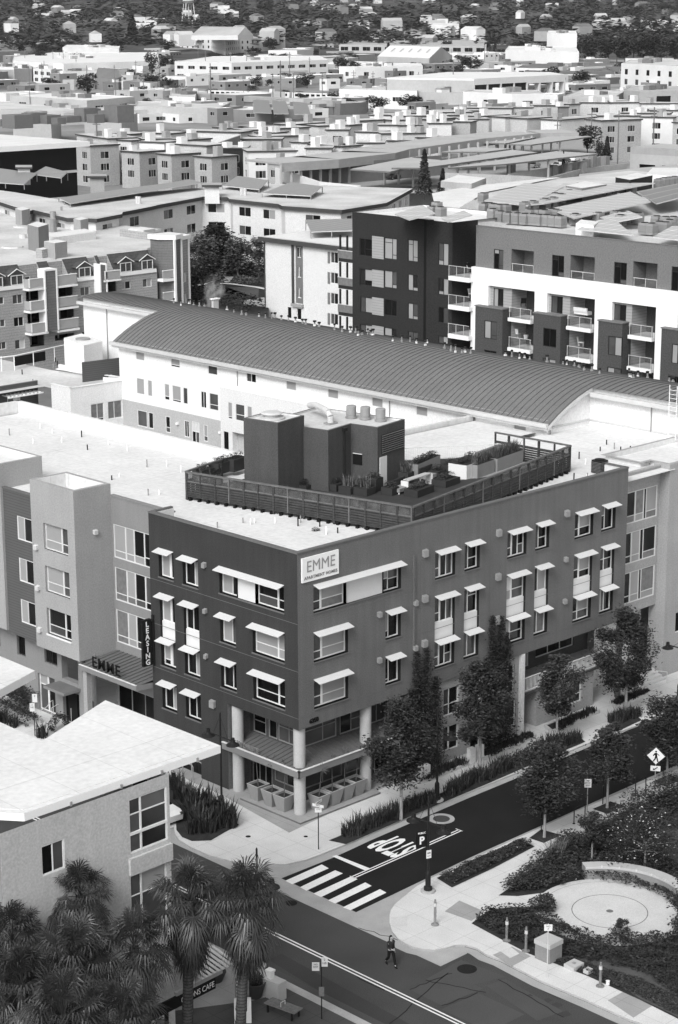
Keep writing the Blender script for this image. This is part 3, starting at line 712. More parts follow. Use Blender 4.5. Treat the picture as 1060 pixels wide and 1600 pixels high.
# glazed recess X=2.0, Y 14.04..20.55
gz = [(.15, 12.35, 6.2, 2.35, '.2:b/b.2!.1,.15:b/b.2!.1,.18:k/b.22!.1,.2:k/k.25!.1,.27:d/d.2', 'frame_grey', .12), (.15, 9.35, 6.2, 2.35, '.2:c/c.2!.1,.15:b/c.2!.1,.18:k/m.2!.12,.2:m/k.2!.1,.27:k/k.2', 'frame_grey', .12),
      (.15, 6.35, 6.2, 2.35, '.2:c/c.2!.1,.15:b/b.2!.1,.18:k/m.2!.1,.2:m/k.2!.12,.27:k/k.2', 'frame_grey', .12)]
b.wall((2.0, 20.55), (2.0, YL), .1, 16.6, 'stucco_mid', gz+[(.1, .3, 5.9, 3.0, '.25:k/k.33,.25:k/k.33,.25:k/k.33,.25:k/k.33', 'metal_grey', .1)])
coping(cp, (2.0, 20.55), (2.0, YL), 16.6, 'stucco_mid', .3)
b.part('roof').face([(-.85, 25.45, 16.1), (2.2, 25.45, 16.1), (2.2, 29.0, 16.1), (-.85, 29.0, 16.1)], 'roof_white')
# siding bay and farther tower
wd = [(26.9-0-26.75+0, 0, 0, 0, None)]
b.wall((-.9, 29.0), (-.9, 25.45), 5.7, 16.2, 'siding_dark', [(29.0-27.45, ZT[k]-1.85, 1.95, 1.7, '.42:b,.58:d', 'frame_white') for k in range(3)], depth=.12)
coping(cp, (-.9, 29.0), (-.9, 25.45), 16.2, 'coping_dark', .3)
b.part('soffit').face([(-.9, 25.45, 5.7), (-.9, 29.0, 5.7), (.2, 29.0, 5.7), (.2, 25.45, 5.7)], LT)
b.wall((-1.1, 40), (-1.1, 29.0), 5.9, 17.9, LT, [(5, ZT[k]-1.9, 1.8, 1.8, '.5:m,.5:b') for k in range(3)]); b.wall((-1.1, 29.0), (2.5, 29.0), 5.9, 17.9, LT)
b.part('soffit').face([(-1.1, 29.0, 5.9), (-1.1, 40, 5.9), (.4, 40, 5.9), (.4, 29.0, 5.9)], LT)
b.roof([(-1.1, 29.0), (2.5, 29.0), (2.5, 40), (-1.1, 40)], 17.9, .5, 'roof_white', LT)
# lower two storeys along the left street
fw = [(34-32.6, 3.6, .9, 1.7, '1:d', 'stucco_mid'), (34-30.6, .3, 1.6, 2.2, '.5:m/m.7,.5:m/d.7'), (34-29.6, 3.7, 1.0, 1.8, '1:k', 'frame_dark'), (34-27.2, .2, 2.0, 2.7, '.5:b/m.72!.16,.5:m/d.72!.1'), (34-26.3, 3.9, 1.5, 1.2, '.5:d,.5:k', 'frame_dark'),
      (34-24.3, .0, 1.9, 2.45, ''), (34-21.6, .3, .9, 2.1, '1:m/d.7'), (34-21.9, 3.8, .9, 1.3, '1:d', 'frame_dark'), (34-24.3, 3.2, 1.9, 2.2, None, None, .5)]
b.wall((.1, 34), (.1, 20.4), .1, 5.9, 'stucco_mid', fw, depth=.25)
b.wall((.1, 60), (.1, 34), .1, 16, 'stucco_mid')
dcan = MB(); dcan.box(-1.3, 22.2, 2.75, .1, 24.6, 2.95, 'canopy_fascia', 'concrete_dark'); dcan.build('door_canopy', b.root)
dr = MB(); dr.box(.28, 22.9, .1, .36, 23.9, 2.3, 'black'); dr.build('door', b.root)
# EMME canopy over the entrance, ribbed and wedge-shaped in plan
ec = MB(); A_, B_, C_, D_ = P(124, 1027, 5.55), P(217, 1063, 5.55), P(241, 1053, 5.55), P(176, 1009, 5.55)
A_ = Vector((-1.15, 20.5, 5.4)); B_ = Vector((-1.15, 14.35, 5.4)); C_ = Vector((.0, 14.1, 5.4)); D_ = Vector((2.0, 20.5, 5.75)); C2 = Vector((2.0, 14.1, 5.75))
ec.face([A_, B_, C2, D_], 'canopy_metal'); ec.face([p-Vector((0, 0, .28)) for p in (D_, C2, B_, A_)], 'canopy_metal')
ec.obox(A_-Vector((.05, 0, .3)), (0, B_.y-A_.y, 0), (.06, 0, 0), (0, 0, .34), 'canopy_fascia'); ec.obox(B_-Vector((.05, .05, .3)), (1.2, -.25+.05, 0), (0, .06, 0), (0, 0, .34), 'canopy_fascia')
ec.obox(A_-Vector((.08, 0, -.04)), (0, B_.y-A_.y, 0), (.14, 0, 0), (0, 0, .03), 'frame_grey')
yy = 14.7
while yy < 20.4:
    ec.obox((-1.1, yy, 5.4), (3.1, 0, .35), (0, .04, 0), (0, 0, .06), 'roof_seam'); yy += .45
eo = ec.build('canopy', b.root)
text_mesh('canopy_lettering', 'EMME', 1.05, 'black', .03, eo, frame_at((-1.12, 17.6, 5.95), (0, -1, 0), (0, 0, 1)), sx=1.05, bold=.008, space=1.15)
cm = MB(); cm.box(-.9, 20.1, .1, -.5, 20.5, 5.2, LT); cm.build('column', b.root)
# ---- right side: base storeys, loggia, glazed recess, tower
lt = 'stucco_light'
bw_ = [(0.8, 3.25, 1.0, 1.9, '.3:m,.7:d/d.4'), (3.55, 3.25, 1.5, 1.9, '.4:m/m.4,.6:d/d.4'), (6.2, 3.25, 1.0, 1.9, '1:d/d.4'), (9.7, 3.25, .9, 2.0, '.3:d!.16,.7:d/d.4'),
       (.8, .8, 1.0, 1.9, '1:d/d.4'), (3.55, .8, 1.5, 1.7, '.4:d/d.4!.12,.6:d/d.4'), (6.2, .15, 1.0, 2.3, '1:k'), (9.4, .8, 1.4, 1.9, '.35:b/b.4!.12,.65:d/d.3')]
b.wall((9.6, .25), (20.85, .25), .1, 5.9, lt, bw_, depth=.2)
b.wall((20.85, .25), (20.85, 3.2), .1, 5.9, lt)
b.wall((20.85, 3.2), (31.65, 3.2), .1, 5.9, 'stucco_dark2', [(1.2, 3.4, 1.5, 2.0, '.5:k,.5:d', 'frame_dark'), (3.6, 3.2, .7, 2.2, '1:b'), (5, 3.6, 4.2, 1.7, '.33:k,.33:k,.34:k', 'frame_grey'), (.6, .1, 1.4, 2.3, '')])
b.wall((22.6, .3), (28.8, .3), .1, 3.0, lt, [(2.6, .75, 2.3, 1.75, '.4:d/d.3!.12,.6:d/d.35', 'frame_grey')]); b.wall((28.8, .3), (28.8, 3.2), .1, 3.0, lt); b.wall((22.6, 3.2), (22.6, .3), .1, 3.0, lt)
b.box('loggia_floor', 20.85, .12, 2.8, 31.6, 3.2, 3.0, 'stucco_dark2', 'concrete_mid')
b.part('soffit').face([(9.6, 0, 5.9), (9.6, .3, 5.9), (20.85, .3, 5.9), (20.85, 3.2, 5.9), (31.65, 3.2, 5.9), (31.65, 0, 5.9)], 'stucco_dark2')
b.box('pier', 20.62, -.05, .1, 20.9, .3, 5.88, 'white_wall2'); b.box('pier', 31.3, 0.02, .1, 31.63, .35, 5.88, DW)
rl = MB(); x = 20.95
while x < 31.3: rl.tube((x, .2, 3.0), (x, .2, 3.98), .018, .018, 'frame_white', 5, False); x += .14
rl.box(20.9, .17, 3.96, 31.3, .23, 4.02, 'frame_white'); rl.box(20.9, .17, 3.05, 31.3, .23, 3.1, 'frame_white'); rl.build('balcony_railing', b.root)
for (x0, x1, y) in ((9.2, 9.9, -1.2), (14.2, 15.0, -1.25)):
    for gx in (x0, x1):
        q = MB(); q.box(gx, y, .12, gx+.5, y+.35, 1.15, 'white_wall2'); q.build('gate_pier', b.root)
# glazed recess on the right (Y=1.3, X 31.65..37.0)
gr = [(.12, 12.35, 5.1, 2.35, '.1:k!.06,.14:c/c.22!.1,.06:k,.2:k/c.22!.12,.2:c/b.22!.08,.06:k,.24:b/c.22', 'frame_grey', .12), (.12, 9.35, 5.1, 2.35, '.14:b/b.2!.1,.1:k,.2:k/k.22!.12,.2:b/b.22!.06,.08:k,.28:k/c.22', 'frame_grey', .12), (.12, 6.35, 5.1, 2.35, '.24:c/c.2!.1,.2:k/k.22!.12,.2:b/b.22!.06,.06:k,.3:c/b.22', 'frame_grey', .12)]
b.wall((31.65, 1.3), (37.1, 1.3), 5.6, 15.9+.15, 'stucco_light', gr); b.wall((31.65, 2.6), (37.1, 2.6), .1, 5.6, 'white_wall2', [(1.5, .2, 1.1, 2.2, '1:d')])
b.part('soffit').face([(31.65, 1.3, 5.6), (31.65, 2.6, 5.6), (37.1, 2.6, 5.6), (37.1, 1.3, 5.6)], 'stucco_light')
coping(cp, (31.65, 1.3), (37.1, 1.3), 16.05, 'stucco_light', .3)
b.wall((37.1, 1.9), (37.1, .45), .1, 16.3, 'stucco_light'); b.wall((37.1, .45), (50, .45), .1, 16.3, 'stucco_light', [(2.2, ZT[k]-2.3, 1.6, 1.6, '.5:b,.5:m') for k in range(3)]+[(1.4, 3.2, .9, 1.6, '1:k')])
b.roof([(37.1, .45), (50, .45), (50, 6), (36.0, 6), (36, 2.2), (37.1, 2.2)], 16.3, .4, 'roof_white', 'stucco_light', .3)
stp = MB()
for k in range(4): stp.box(33.2, 1.0-.35*k, .1, 36.9, 2.6, .75-.16*k, 'concrete_plain')
stp.build('entry_steps', b.root)
# penthouse on the roof (stair and machine rooms)
def prism(part, px, z, zb, m, top): 
    pts = [tuple(P(x, y, z)[:2]) for x, y in px]; b.part(part).hexa(pts, zb, z, m, top, bottom=False); return ccw(pts)
x0, y0 = 11.2, 13.85
ph = b.part('penthouse')
TB = [(10.9, 13.9), (13.6, 13.9), (13.6, 17.4), (10.9, 17.4)]
LB = [(13.4, 12.9), (14.7, 11.6), (17.1, 12.9), (17.1, 10.3), (20.1, 10.9), (20.1, 18), (15.5, 18), (13.4, 15)]
TB = [(10.9, 13.6), (13.9, 14.2), (13.4, 17.0), (10.4, 16.5)]
LB = [(13.8, 14.2), (14.2, 12.15), (16.85, 12.65), (17.25, 10.45), (20.6, 11.1), (19.2, 18.6), (13.3, 17.5)]
def pent(poly, z, m):
    poly = ccw(poly)
    for i in range(len(poly)):
        a, c = poly[i], poly[(i+1) % len(poly)]
        b.wall(a, c, 15.95, z, m, part='penthouse')
    b.roof(poly, z, .12, 'roof_grey' if 0 else 'roof_white_dirty', 'coping_dark', .18)
pent(TB, 21.3, 'stucco_dark2'); pent(LB, 20.5, 'stucco_dark2')
parts = b.done(); root = b.root
ph = parts['penthouse']
def onwall(a, c, u, z, w, h, d=.05):
    """box proud of wall a->c (outside right)"""
    a, c = Vector(a), Vector(c); e = (c-a).normalized(); n = Vector((e.y, -e.x)); p = a+e*u
    return (p.x+n.x*d, p.y+n.y*d, z), (e.x*w, e.y*w, 0), (-n.x*d*1.02, -n.y*d*1.02, 0), (0, 0, h)
q = MB(); q.obox(*onwall((17.25, 10.45), (20.6, 11.1), .25, 16.25, .85, 2.1), 'panel_white'); q.build('door', ph)
q = MB(); B0 = onwall((17.25, 10.45), (20.6, 11.1), .5, 18.55, 2.7, 1.35)
q.obox(*B0, 'black')
for k in range(9):
    q.obox(*onwall((17.25, 10.45), (20.6, 11.1), .5, 18.6+.15*k, 2.7, .05, .11), 'char_wall')
q.build('louver', ph)
q = MB(); q.obox(*onwall((16.85, 12.65), (17.25, 10.45), .2, 17.7, .75, .75), 'black'); q.obox(*onwall((16.85, 12.65), (17.25, 10.45), .2, 18.45, .75, .04, .09), 'frame_grey'); q.build('window', ph)
q = MB(); q.tube((15.9, 12.3, 16), (15.9, 12.3, 20.3), .07, .07, 'black_metal', 8); q.obox((15.75, 12.15, 20.2), (.3, 0, 0), (0, .25, 0), (0, 0, .22), 'black_metal'); q.build('downpipe', ph)
# fans and duct on top of the penthouse
for x, y, lab in ((18.6, 14.4, 0), (19.0, 13.4, 0), (19.3, 12.2, 0)):
    q = MB(); q.lathe(x, y, [(.42, 20.4), (.42, 20.5), (.34, 20.52), (.34, 20.62), (.36, 20.66), (.36, 21.25), (.3, 21.3), (0, 21.34)], 'metal_grey', 20); q.build('roof_fan', ph)
q = MB(); pts = [(16.2+.0, 14.0, 20.45), (16.2, 14.0, 20.9), (16.3, 14.3, 21.15), (16.5, 14.9, 21.25), (17.2, 16.6, 21.25), (17.6, 17.6, 21.0)]
for i in range(len(pts)-1): q.tube(pts[i], pts[i+1], .22, .22, 'metal_light', 14)
q.box(15.8, 13.7, 20.38, 16.6, 14.3, 20.5, 'metal_grey'); q.build('duct', ph)
q = MB(); q.lathe(12.0, 15.4, [(.9, 21.2), (.9, 21.32), (.5, 21.34), (.5, 21.5), (.75, 21.55), (.6, 21.65), (0, 21.68)], 'metal_light', 20); q.build('roof_hatch', ph)

# ---- signs
s = thing('building_sign', 'white wall sign with thin grey EMME lettering and small APARTMENT HOMES line', 'sign', (.35, -.05, 15.2))
q = MB(); q.box(.3, -.12, 15.17, 3.32, -.01, 16.68, 'white_paint'); q.build('board', s)
text_mesh('lettering', 'EMME', 1.0, 'metal_grey', .01, s, frame_at((1.81, -.135, 16.07), (1, 0, 0), (0, 0, 1)), sx=.93, sy=1.0, space=1.02)
text_mesh('small_lettering', 'APARTMENT HOMES', .27, 'canopy_fascia', .01, s, frame_at((1.81, -.135, 15.42), (1, 0, 0), (0, 0, 1)), sx=.98, space=1.15, bold=.006)
s = thing('blade_sign', 'narrow black vertical sign reading LEASING in white letters, fixed to the dark facade', 'sign', (-.5, 13.8, 7))
q = MB(); q.box(-1.0, 13.68, 6.85, -.3, 13.9, 10.0, 'black'); q.build('board', s)
q = MB(); q.box(-1.02, 13.72, 9.7, 0, 13.86, 9.8, 'black_metal'); q.box(-1.02, 13.72, 7.0, 0, 13.86, 7.1, 'black_metal'); q.box(-.14, 13.7, 6.8, -.02, 13.88, 10.2, 'black_metal'); q.build('bracket', s)
for i, ch in enumerate('LEASING'):
    text_mesh('letter', ch, .5, 'marking', .01, s, frame_at((-.65, 13.665, 9.68-.43*i), (1, 0, 0), (0, 0, 1)), bold=.012)
text_mesh('house_number', '6350', .38, 'black', .03, root, frame_at((1.25, -.04, 6.25), (1, 0, 0), (0, 0, 1)), bold=.01)

# ---- timber deck with its fence
M['plexi'] = mat('plexi', .10, rough=.3, amp=.5, scale=1.6, fine=.2, fscale=6)
M['plexi'].node_tree.nodes['Principled BSDF'].inputs['Alpha'].default_value = .55
ZB, ZTp = 16.05, 17.9
FP = [(6.7, 18.3), (10.6, .72), (31.4, 5.05), (31.0, 11.9)]
dk = thing('roof_deck', 'raised timber deck floor laid on the white roof around the dark penthouse', 'deck', (18, 9, 15.95))
q = MB(); q.hexa([(6.8, 18.2), (10.7, .85), (31.3, 5.15), (30.9, 11.8), (27.5, 13.2), (21, 17.8), (19.3, 18.8), (10.2, 19.2)], 15.98, 16.22, 'wood_deck'); q.build('deck_floor', dk)
q = MB(); q.face([(22.6, 8.2, 16.23), (26.5, 7.0, 16.23), (30.6, 7.5, 16.23), (30.4, 11.6, 16.23), (25.6, 12.3, 16.23)], 'concrete_mid'); q.build('deck_paving', dk)
fe = thing('deck_fence', 'dark slatted timber fence with cloudy clear panels around the roof deck', 'fence', (10.6, .72, 15.95))
def fence_side(a, c, panels=True, n=None):
    a, c = Vector(a), Vector(c); Ln = (c-a).length; u = (c-a)/Ln; nn = n or max(2, round(Ln/1.22)); st = Ln/nn; out = Vector((u.y, -u.x))
    rail = MB(); board = MB(); clear = MB()
    P3 = lambda t, z, o=0: (a.x+u.x*t+out.x*o, a.y+u.y*t+out.y*o, z)
    rail.obox(P3(0, ZTp-.1, -.08), (u.x*Ln, u.y*Ln, 0), (out.x*.18, out.y*.18, 0), (0, 0, .1), 'wood_rail')
    rail.obox(P3(0, ZB+1.12, -.03), (u.x*Ln, u.y*Ln, 0), (out.x*.07, out.y*.07, 0), (0, 0, .09), 'wood_rail' if panels else 'wood_dark')
    rail.obox(P3(0, ZB+.1, -.03), (u.x*Ln, u.y*Ln, 0), (out.x*.07, out.y*.07, 0), (0, 0, .07), 'wood_dark'); rail.build('rail', fe)
    k = 0; z = ZB+.2
    while z < ZB+1.1: board.obox(P3(0, z, -.02), (u.x*Ln, u.y*Ln, 0), (out.x*.035, out.y*.035, 0), (0, 0, .13), 'wood_dark'); z += .165
    board.build('slat_panel', fe)
    if panels:
        clear.obox(P3(0, ZB+1.2, 0), (u.x*Ln, u.y*Ln, 0), (out.x*.015, out.y*.015, 0), (0, 0, ZTp-ZB-1.3), 'plexi'); clear.build('clear_panel', fe)
    for i in range(nn+1):
        pm = MB(); w = .15 if i % 2 == 0 else .09; t = min(i*st, Ln-w); m = 'wood_rail' if (i % 4 == 3) else 'wood_dark'
        pm.obox(P3(t, ZB-.12 if i % 2 == 0 else ZB+.1, -.06), (u.x*w, u.y*w, 0), (out.x*.13, out.y*.13, 0), (0, 0, ZTp-ZB+.02 if i % 2 == 0 else ZTp-ZB-.2), m); pm.build('post', fe)
    t = .3
    while t < Ln: ft = MB(); ft.obox(P3(t, 15.88, -.1), (u.x*.18, u.y*.18, 0), (out.x*.25, out.y*.25, 0), (0, 0, .22), 'black'); ft.build('foot', fe); t += .75
fence_side(FP[0], FP[1]); fence_side(FP[1], FP[2]); fence_side(FP[2], FP[3], False, 5); fence_side((10.9, 19.4), FP[0], False, 3)
wr_ = thing('railing', 'thin white metal railing behind the roof deck planters', 'railing', (27, 13.5, 16))
q = MB()
a, c = Vector((20.8, 17.6)), Vector((30.6, 11.2)); Ln = (c-a).length; t = 0
while t < Ln:
    p = a+(c-a)*t/Ln; q.tube((p.x, p.y, 15.9), (p.x, p.y, 17.15), .012, .012, 'frame_white', 5, False); t += .16
q.build('baluster', wr_)
q = MB(); q.tube((a.x, a.y, 17.15), (c.x, c.y, 17.15), .03, .03, 'frame_white', 6); q.tube((a.x, a.y, 16.05), (c.x, c.y, 16.05), .025, .025, 'frame_white', 6); q.build('handrail', wr_)
kp = thing('low_wall', 'low pale kerb wall carrying the white railing behind the deck', 'wall', (27, 13.8, 15.9))
q = MB(); q.obox((20.8, 17.75, 15.88), (9.8, -6.4, 0), (.12, .18, 0), (0, 0, .35), 'roof_white_dirty'); q.build('wall_block', kp)

# ---- foliage helpers
def leaf_card(mb, c, size, m, rn, droop=0):
    a = rn.random()*2*pi; t = rn.uniform(-1, 1)*.9; x = Vector((cos(a), sin(a), rn.uniform(-.4, .4)-droop)).normalized()*size
    y = Vector((-sin(a)*cos(t), cos(a)*cos(t), sin(t))).normalized()*size*.62; c = Vector(c)
    mb.face([c-x*.5, c-y*.35, c+x*.5, c+y*.35], m)
def clump(mb, c, r, n, size, mats, rn, flat=1.0, shell=.5, droop=0):
    c = Vector(c)
    for _ in range(n):
        d = Vector((rn.gauss(0, 1), rn.gauss(0, 1), rn.gauss(0, 1))).normalized()*(shell+(1-shell)*rn.random())*r; d.z *= flat
        leaf_card(mb, c+d, size*rn.uniform(.7, 1.3), rn.choice(mats), rn, droop)
def grass(mb, c, r, n, h, mats, rn, w=.03, spread=.5):
    for _ in range(n):
        a = rn.random()*2*pi; q = r*math.sqrt(rn.random()); p = Vector((c[0]+q*cos(a), c[1]+q*sin(a), c[2])); hh = h*rn.uniform(.6, 1.15)
        b_ = rn.random()*2*pi; lean = Vector((cos(b_), sin(b_), 0))*hh*spread*rn.random(); s_ = Vector((-sin(b_), cos(b_), 0))*w
        p1 = p+lean*.4+Vector((0, 0, hh*.65)); p2 = p+lean+Vector((0, 0, hh))
        m = rn.choice(mats); mb.face([p-s_, p+s_, p1+s_*.8, p1-s_*.8], m); mb.face([p1-s_*.8, p1+s_*.8, p2], m)
rp = random.Random(5)
def rplanter(px, py, w, l, h, m, plant, lab, cat='planter', rz=.2, name='planter', kind='bush'):
    p = P(px, py, 16.22); t = thing(name, lab, cat, (p.x, p.y, 16.22))
    mb = MB(); u = Vector((cos(rz), sin(rz))); v = Vector((-sin(rz), cos(rz))); c = p.xy-u*w/2-v*l/2
    mb.obox((c.x, c.y, 16.23), (u.x*w, u.y*w, 0), (v.x*l, v.y*l, 0), (0, 0, h), m, 'soil'); mb.build('box', t)
    g = MB()
    for i in range(max(1, int(max(w, l)/.4))):
        s = (i+.5)/max(1, int(max(w, l)/.4))-.5; q = p.xy+(u*w*s*.85 if w > l else v*l*s*.85)
        if kind == 'grass': grass(g, (q.x, q.y, 16.23+h), .25, 55, .75, ['leaf_pale', 'leaf_b'], rp, .025, .8)
        else: clump(g, (q.x, q.y, 16.23+h+.15), .36, 130, .13, ['leaf_b', 'leaf_a', plant], rp, .8)
    g.build('plant', t); return t
rplanter(724, 744, 1.6, 1.5, 1.0, 'panel_white', 'leaf_a', 'tall white square planter full of green shrub on the roof deck')
rplanter(790, 729, 3.6, .8, .95, 'planter_grey', 'leaf_pale', 'long pale grey planter with spiky grass at the right end of the deck', kind='grass', rz=.18)
rplanter(752, 742, 2.3, .8, .95, 'planter_grey', 'leaf_pale', 'pale grey planter with feathery grass beside the tall white planter', kind='grass', rz=.18)
rplanter(664, 738, 3.6, .7, .95, 'planter_grey', 'leaf_a', 'long grey trough planter with bushy plants next to the penthouse door', rz=.3)
rplanter(697, 757, 1.8, 1.2, .45, 'planter_dark', 'leaf_a', 'low dark planter with upright herbs behind the white planter', rz=.15)
rplanter(655, 772, 2.1, 1.1, .5, 'planter_dark', 'leaf_b', 'low dark planter of trailing green plants beside the lounge seat', rz=.2)
rplanter(610, 772, .9, .9, .5, 'planter_dark', 'leaf_a', 'small round leaved shrub in a dark tub near the penthouse door')
rplanter(635, 757, .8, .8, .9, 'planter_dark', 'leaf_b', 'thin dark tub with upright reedy plant behind the lounge seats', kind='grass')
rplanter(570, 772, 1.1, 1.1, .5, 'planter_dark', 'leaf_pale', 'spiky pale green grass clump in a tub at the foot of the penthouse', kind='grass')
rplanter(545, 770, 1.0, 1.0, .5, 'planter_dark', 'leaf_pale', 'feathery grass tub left of the spiky clump at the penthouse foot', kind='grass')
rplanter(525, 765, 1.2, .9, .5, 'planter_dark', 'leaf_a', 'dark shrub in a tub at the notch of the penthouse wall')
rplanter(585, 766, .9, .9, .9, 'planter_dark', 'leaf_a', 'black square planter with glossy dark plant by the penthouse corner')
rplanter(480, 762, 1.5, .9, .3, 'planter_dark', 'leaf_a', 'dark bushy plants showing above the fence at the inner corner of the penthouse')
rplanter(345, 738, 1.6, .9, .8, 'planter_dark', 'leaf_a', 'large bush in a black planter at the far left of the roof deck')
rplanter(368, 734, 1.5, .9, .9, 'planter_dark', 'leaf_b', 'tall bush in a black box against the left side of the penthouse')
rplanter(318, 745, 1.4, .9, .6, 'planter_dark', 'leaf_pale', 'pale shrub seen through the clear panels at the left deck corner')
rplanter(655, 708, 3.2, .8, .95, 'planter_grey', 'leaf_a', 'grey planter of low herbs behind the penthouse corner', rz=.2) if 0 else None
rplanter(683, 745, 1.0, .8, .5, 'planter_dark', 'leaf_a', 'small dark shrub tub between the trough planter and the herb planter')
for i_, (px_, py_) in enumerate(((335, 772), (372, 778), (405, 784), (440, 790), (478, 797), (512, 802), (550, 808), (590, 816))):
    rplanter(px_, py_, 1.3, .7, .55, 'planter_dark', 'leaf_a', 'leafy dark planter behind the clear fence panels, '+['nearest the left deck corner', 'second from the left deck corner', 'left of the penthouse corner', 'below the penthouse corner', 'below the penthouse notch', 'right of the penthouse notch', 'second from the pointed deck corner', 'nearest the pointed deck corner'][i_], rz=1.75, kind='bush' if i_ % 3 else 'grass')
rplanter(735, 731, 1.1, 1.0, .8, 'planter_dark', 'leaf_a', 'dark round bush in a tub behind the tall white planter, right side'); rplanter(703, 738, 1.1, 1.0, .6, 'planter_dark', 'leaf_a', 'glossy dark bush in a tub left of the tall white planter')
def lounge(px, py, rz, lab):
    p = P(px, py, 16.22); t = thing('lounge_seat', lab, 'seat', (p.x, p.y, 16.22), rz=rz)
    q = MB(); q.box(-.9, -.4, .15, .9, .4, .4, 'planter_grey'); q.build('seat', t, True)
    q = MB(); q.box(-.9, .3, .4, .9, .42, .85, 'planter_dark'); q.build('backrest', t, True)
    q = MB()
    for x in (-.8, .8): q.box(x-.04, -.35, 0, x+.04, -.27, .15, 'frame_white'); q.box(x-.04, .27, 0, x+.04, .35, .15, 'frame_white')
    q.build('leg', t, True)
lounge(628, 768, .2, 'low grey lounge bench with dark cushion nearest the penthouse door'); lounge(672, 748, .25, 'dark cushioned lounge bench beside the long white counter')
p = P(652, 762, 16.22); t = thing('counter_table', 'long white table top between the lounge benches on the roof deck', 'table', (p.x, p.y, 16.22), rz=.15)
q = MB(); q.box(-1.3, -.25, .75, 1.3, .25, .81, 'planter'); q.build('table_top', t, True)
q = MB()
for x in (-1.5, 1.4): q.box(x, -.3, 0, x+.08, .3, .75, 'frame_white')
q.build('leg', t, True)
p = P(772, 726, 16.22); t = thing('sofa', 'curved dark outdoor sofa behind the grey grass planters', 'sofa', (p.x, p.y, 16.22), rz=.2)
q = MB(); q.box(-1.7, -.5, 0, 1.7, .5, .55, 'char_dark'); q.build('seat', t, True); q = MB(); q.box(-1.7, .35, .55, 1.7, .6, 1.15, 'char_wall'); q.build('backrest', t, True)
# air conditioner on the right end of the roof
p = P(935, 729, 15.9)
ac = thing('air_conditioner', 'black square air conditioner on a white kerb on the roof right of the deck', 'air conditioner', (29.2, 2.9, 15.9))
p = P(937, 735, 16.3); ac.location = (p.x, p.y, 16.1)
q = MB(); q.box(-.75, -.6, -.3, .75, .6, .02, 'roof_white'); q.build('kerb', ac, True)
q = MB(); q.box(-.42, -.42, .05, .42, .42, .98, 'black_metal')
for k in range(8): q.box(-.44, -.44, .12+k*.1, .44, .44, .15+k*.1, 'char_wall')
q.build('cabinet', ac, True); q = MB(); q.lathe(0, 0, [(.36, .98), (.36, 1.03), (.1, 1.05), (0, 1.05)], 'black', 16); q.build('fan', ac, True)
bush = thing('roof_weed', 'small dark weed growing on the white roof in front of the deck fence', 'plant', P(494, 829, 15.9)); g = MB(); clump(g, P(494, 827, 16.0), .32, 160, .1, ['leaf_a'], rp, .5); g.build('foliage', bush)
# ================================================================= CURVED METAL ROOF BUILDING
def zc(x): return 17+2.4*(1-((x-48)/7.9)**2)
b = Bld('curved_roof_building', 'long white apartment building under a barrel roof of grey standing seam metal', 'building', (48, 40, 0))
WS = []
def cw(px0, px1, zt, zb, spec, fr='frame_white'):
    y0 = PX(px0, 600, 40.1).y if px0 > 100 else px0; return None
def YW(y1, y0, zt, h, spec, fr='frame_white', YS=68.6): return (YS-y1, zt-h, y1-y0, h, spec, fr)
for i, y in enumerate([66.0, 60.7, 55.3, 49.95, 44.65, 39.3, 33.9, 28.7, 23.35, 18.0]):
    WS.append(YW(y, y-1.35, 16.5, 1.12, ['1:b', '1:b/k.15', '1:m', '.5:m,.5:k', '1:b', '1:b', '1:b', '1:b', '1:b', '1:b'][i]))
for y1, y0, s in ((66.0, 64.8, '1:b'), (64.3, 63.6, '1:b'), (61.75, 61.0, '1:b/k.2'), (60.6, 59.3, '1:b/k.1'), (59.0, 58.3, '1:m'), (56.4, 55.6, '.5:k,.5:k'), (55.2, 53.9, '1:m/m.3')):
    WS.append(YW(y1, y0, 13.65, 1.6, s))
for y1, y0, s in ((66.0, 64.5, '1:m'), (64.3, 63.55, '1:k'), (61.7, 61.0, '1:k/m.3'), (58.9, 58.2, '.5:k,.5:k'), (56.1, 55.5, '1:b/m.3')):
    WS.append(YW(y1, y0, 10.5, 1.6, s))
WS.append(YW(57.8, 56.7, 10.55, 2.3, '.5:w/k.6,.5:w/m.6'))
for y1, y0, s in ((29.7, 28.9, '1:b'), (28.6, 27.2, '1:b/b.3'), (26.9, 26.1, '1:d'), (24.3, 23.5, '.5:m,.5:m'), (23.3, 21.9, '1:m'), (36.4, 35.1, '1:b'), (34.8, 34.1, '1:b'), (32.9, 31.7, '1:b'), (20.4, 19.1, '1:b'), (47.0, 45.7, '1:m'), (45.4, 44.7, '1:b'), (42.2, 41.0, '1:b')):
    WS.append(YW(y1, y0, 13.65, 1.6, s))
b.wall((40.1, 68.6), (40.1, 14.45), 11.2, 17.0, 'white_wall', [w for w in WS if w[1] > 11.2], depth=.1)
b.wall((40.1, 68.6), (40.1, 14.45), .0, 11.2, 'grey_wall', [w for w in WS if w[1] <= 11.2], depth=.1)
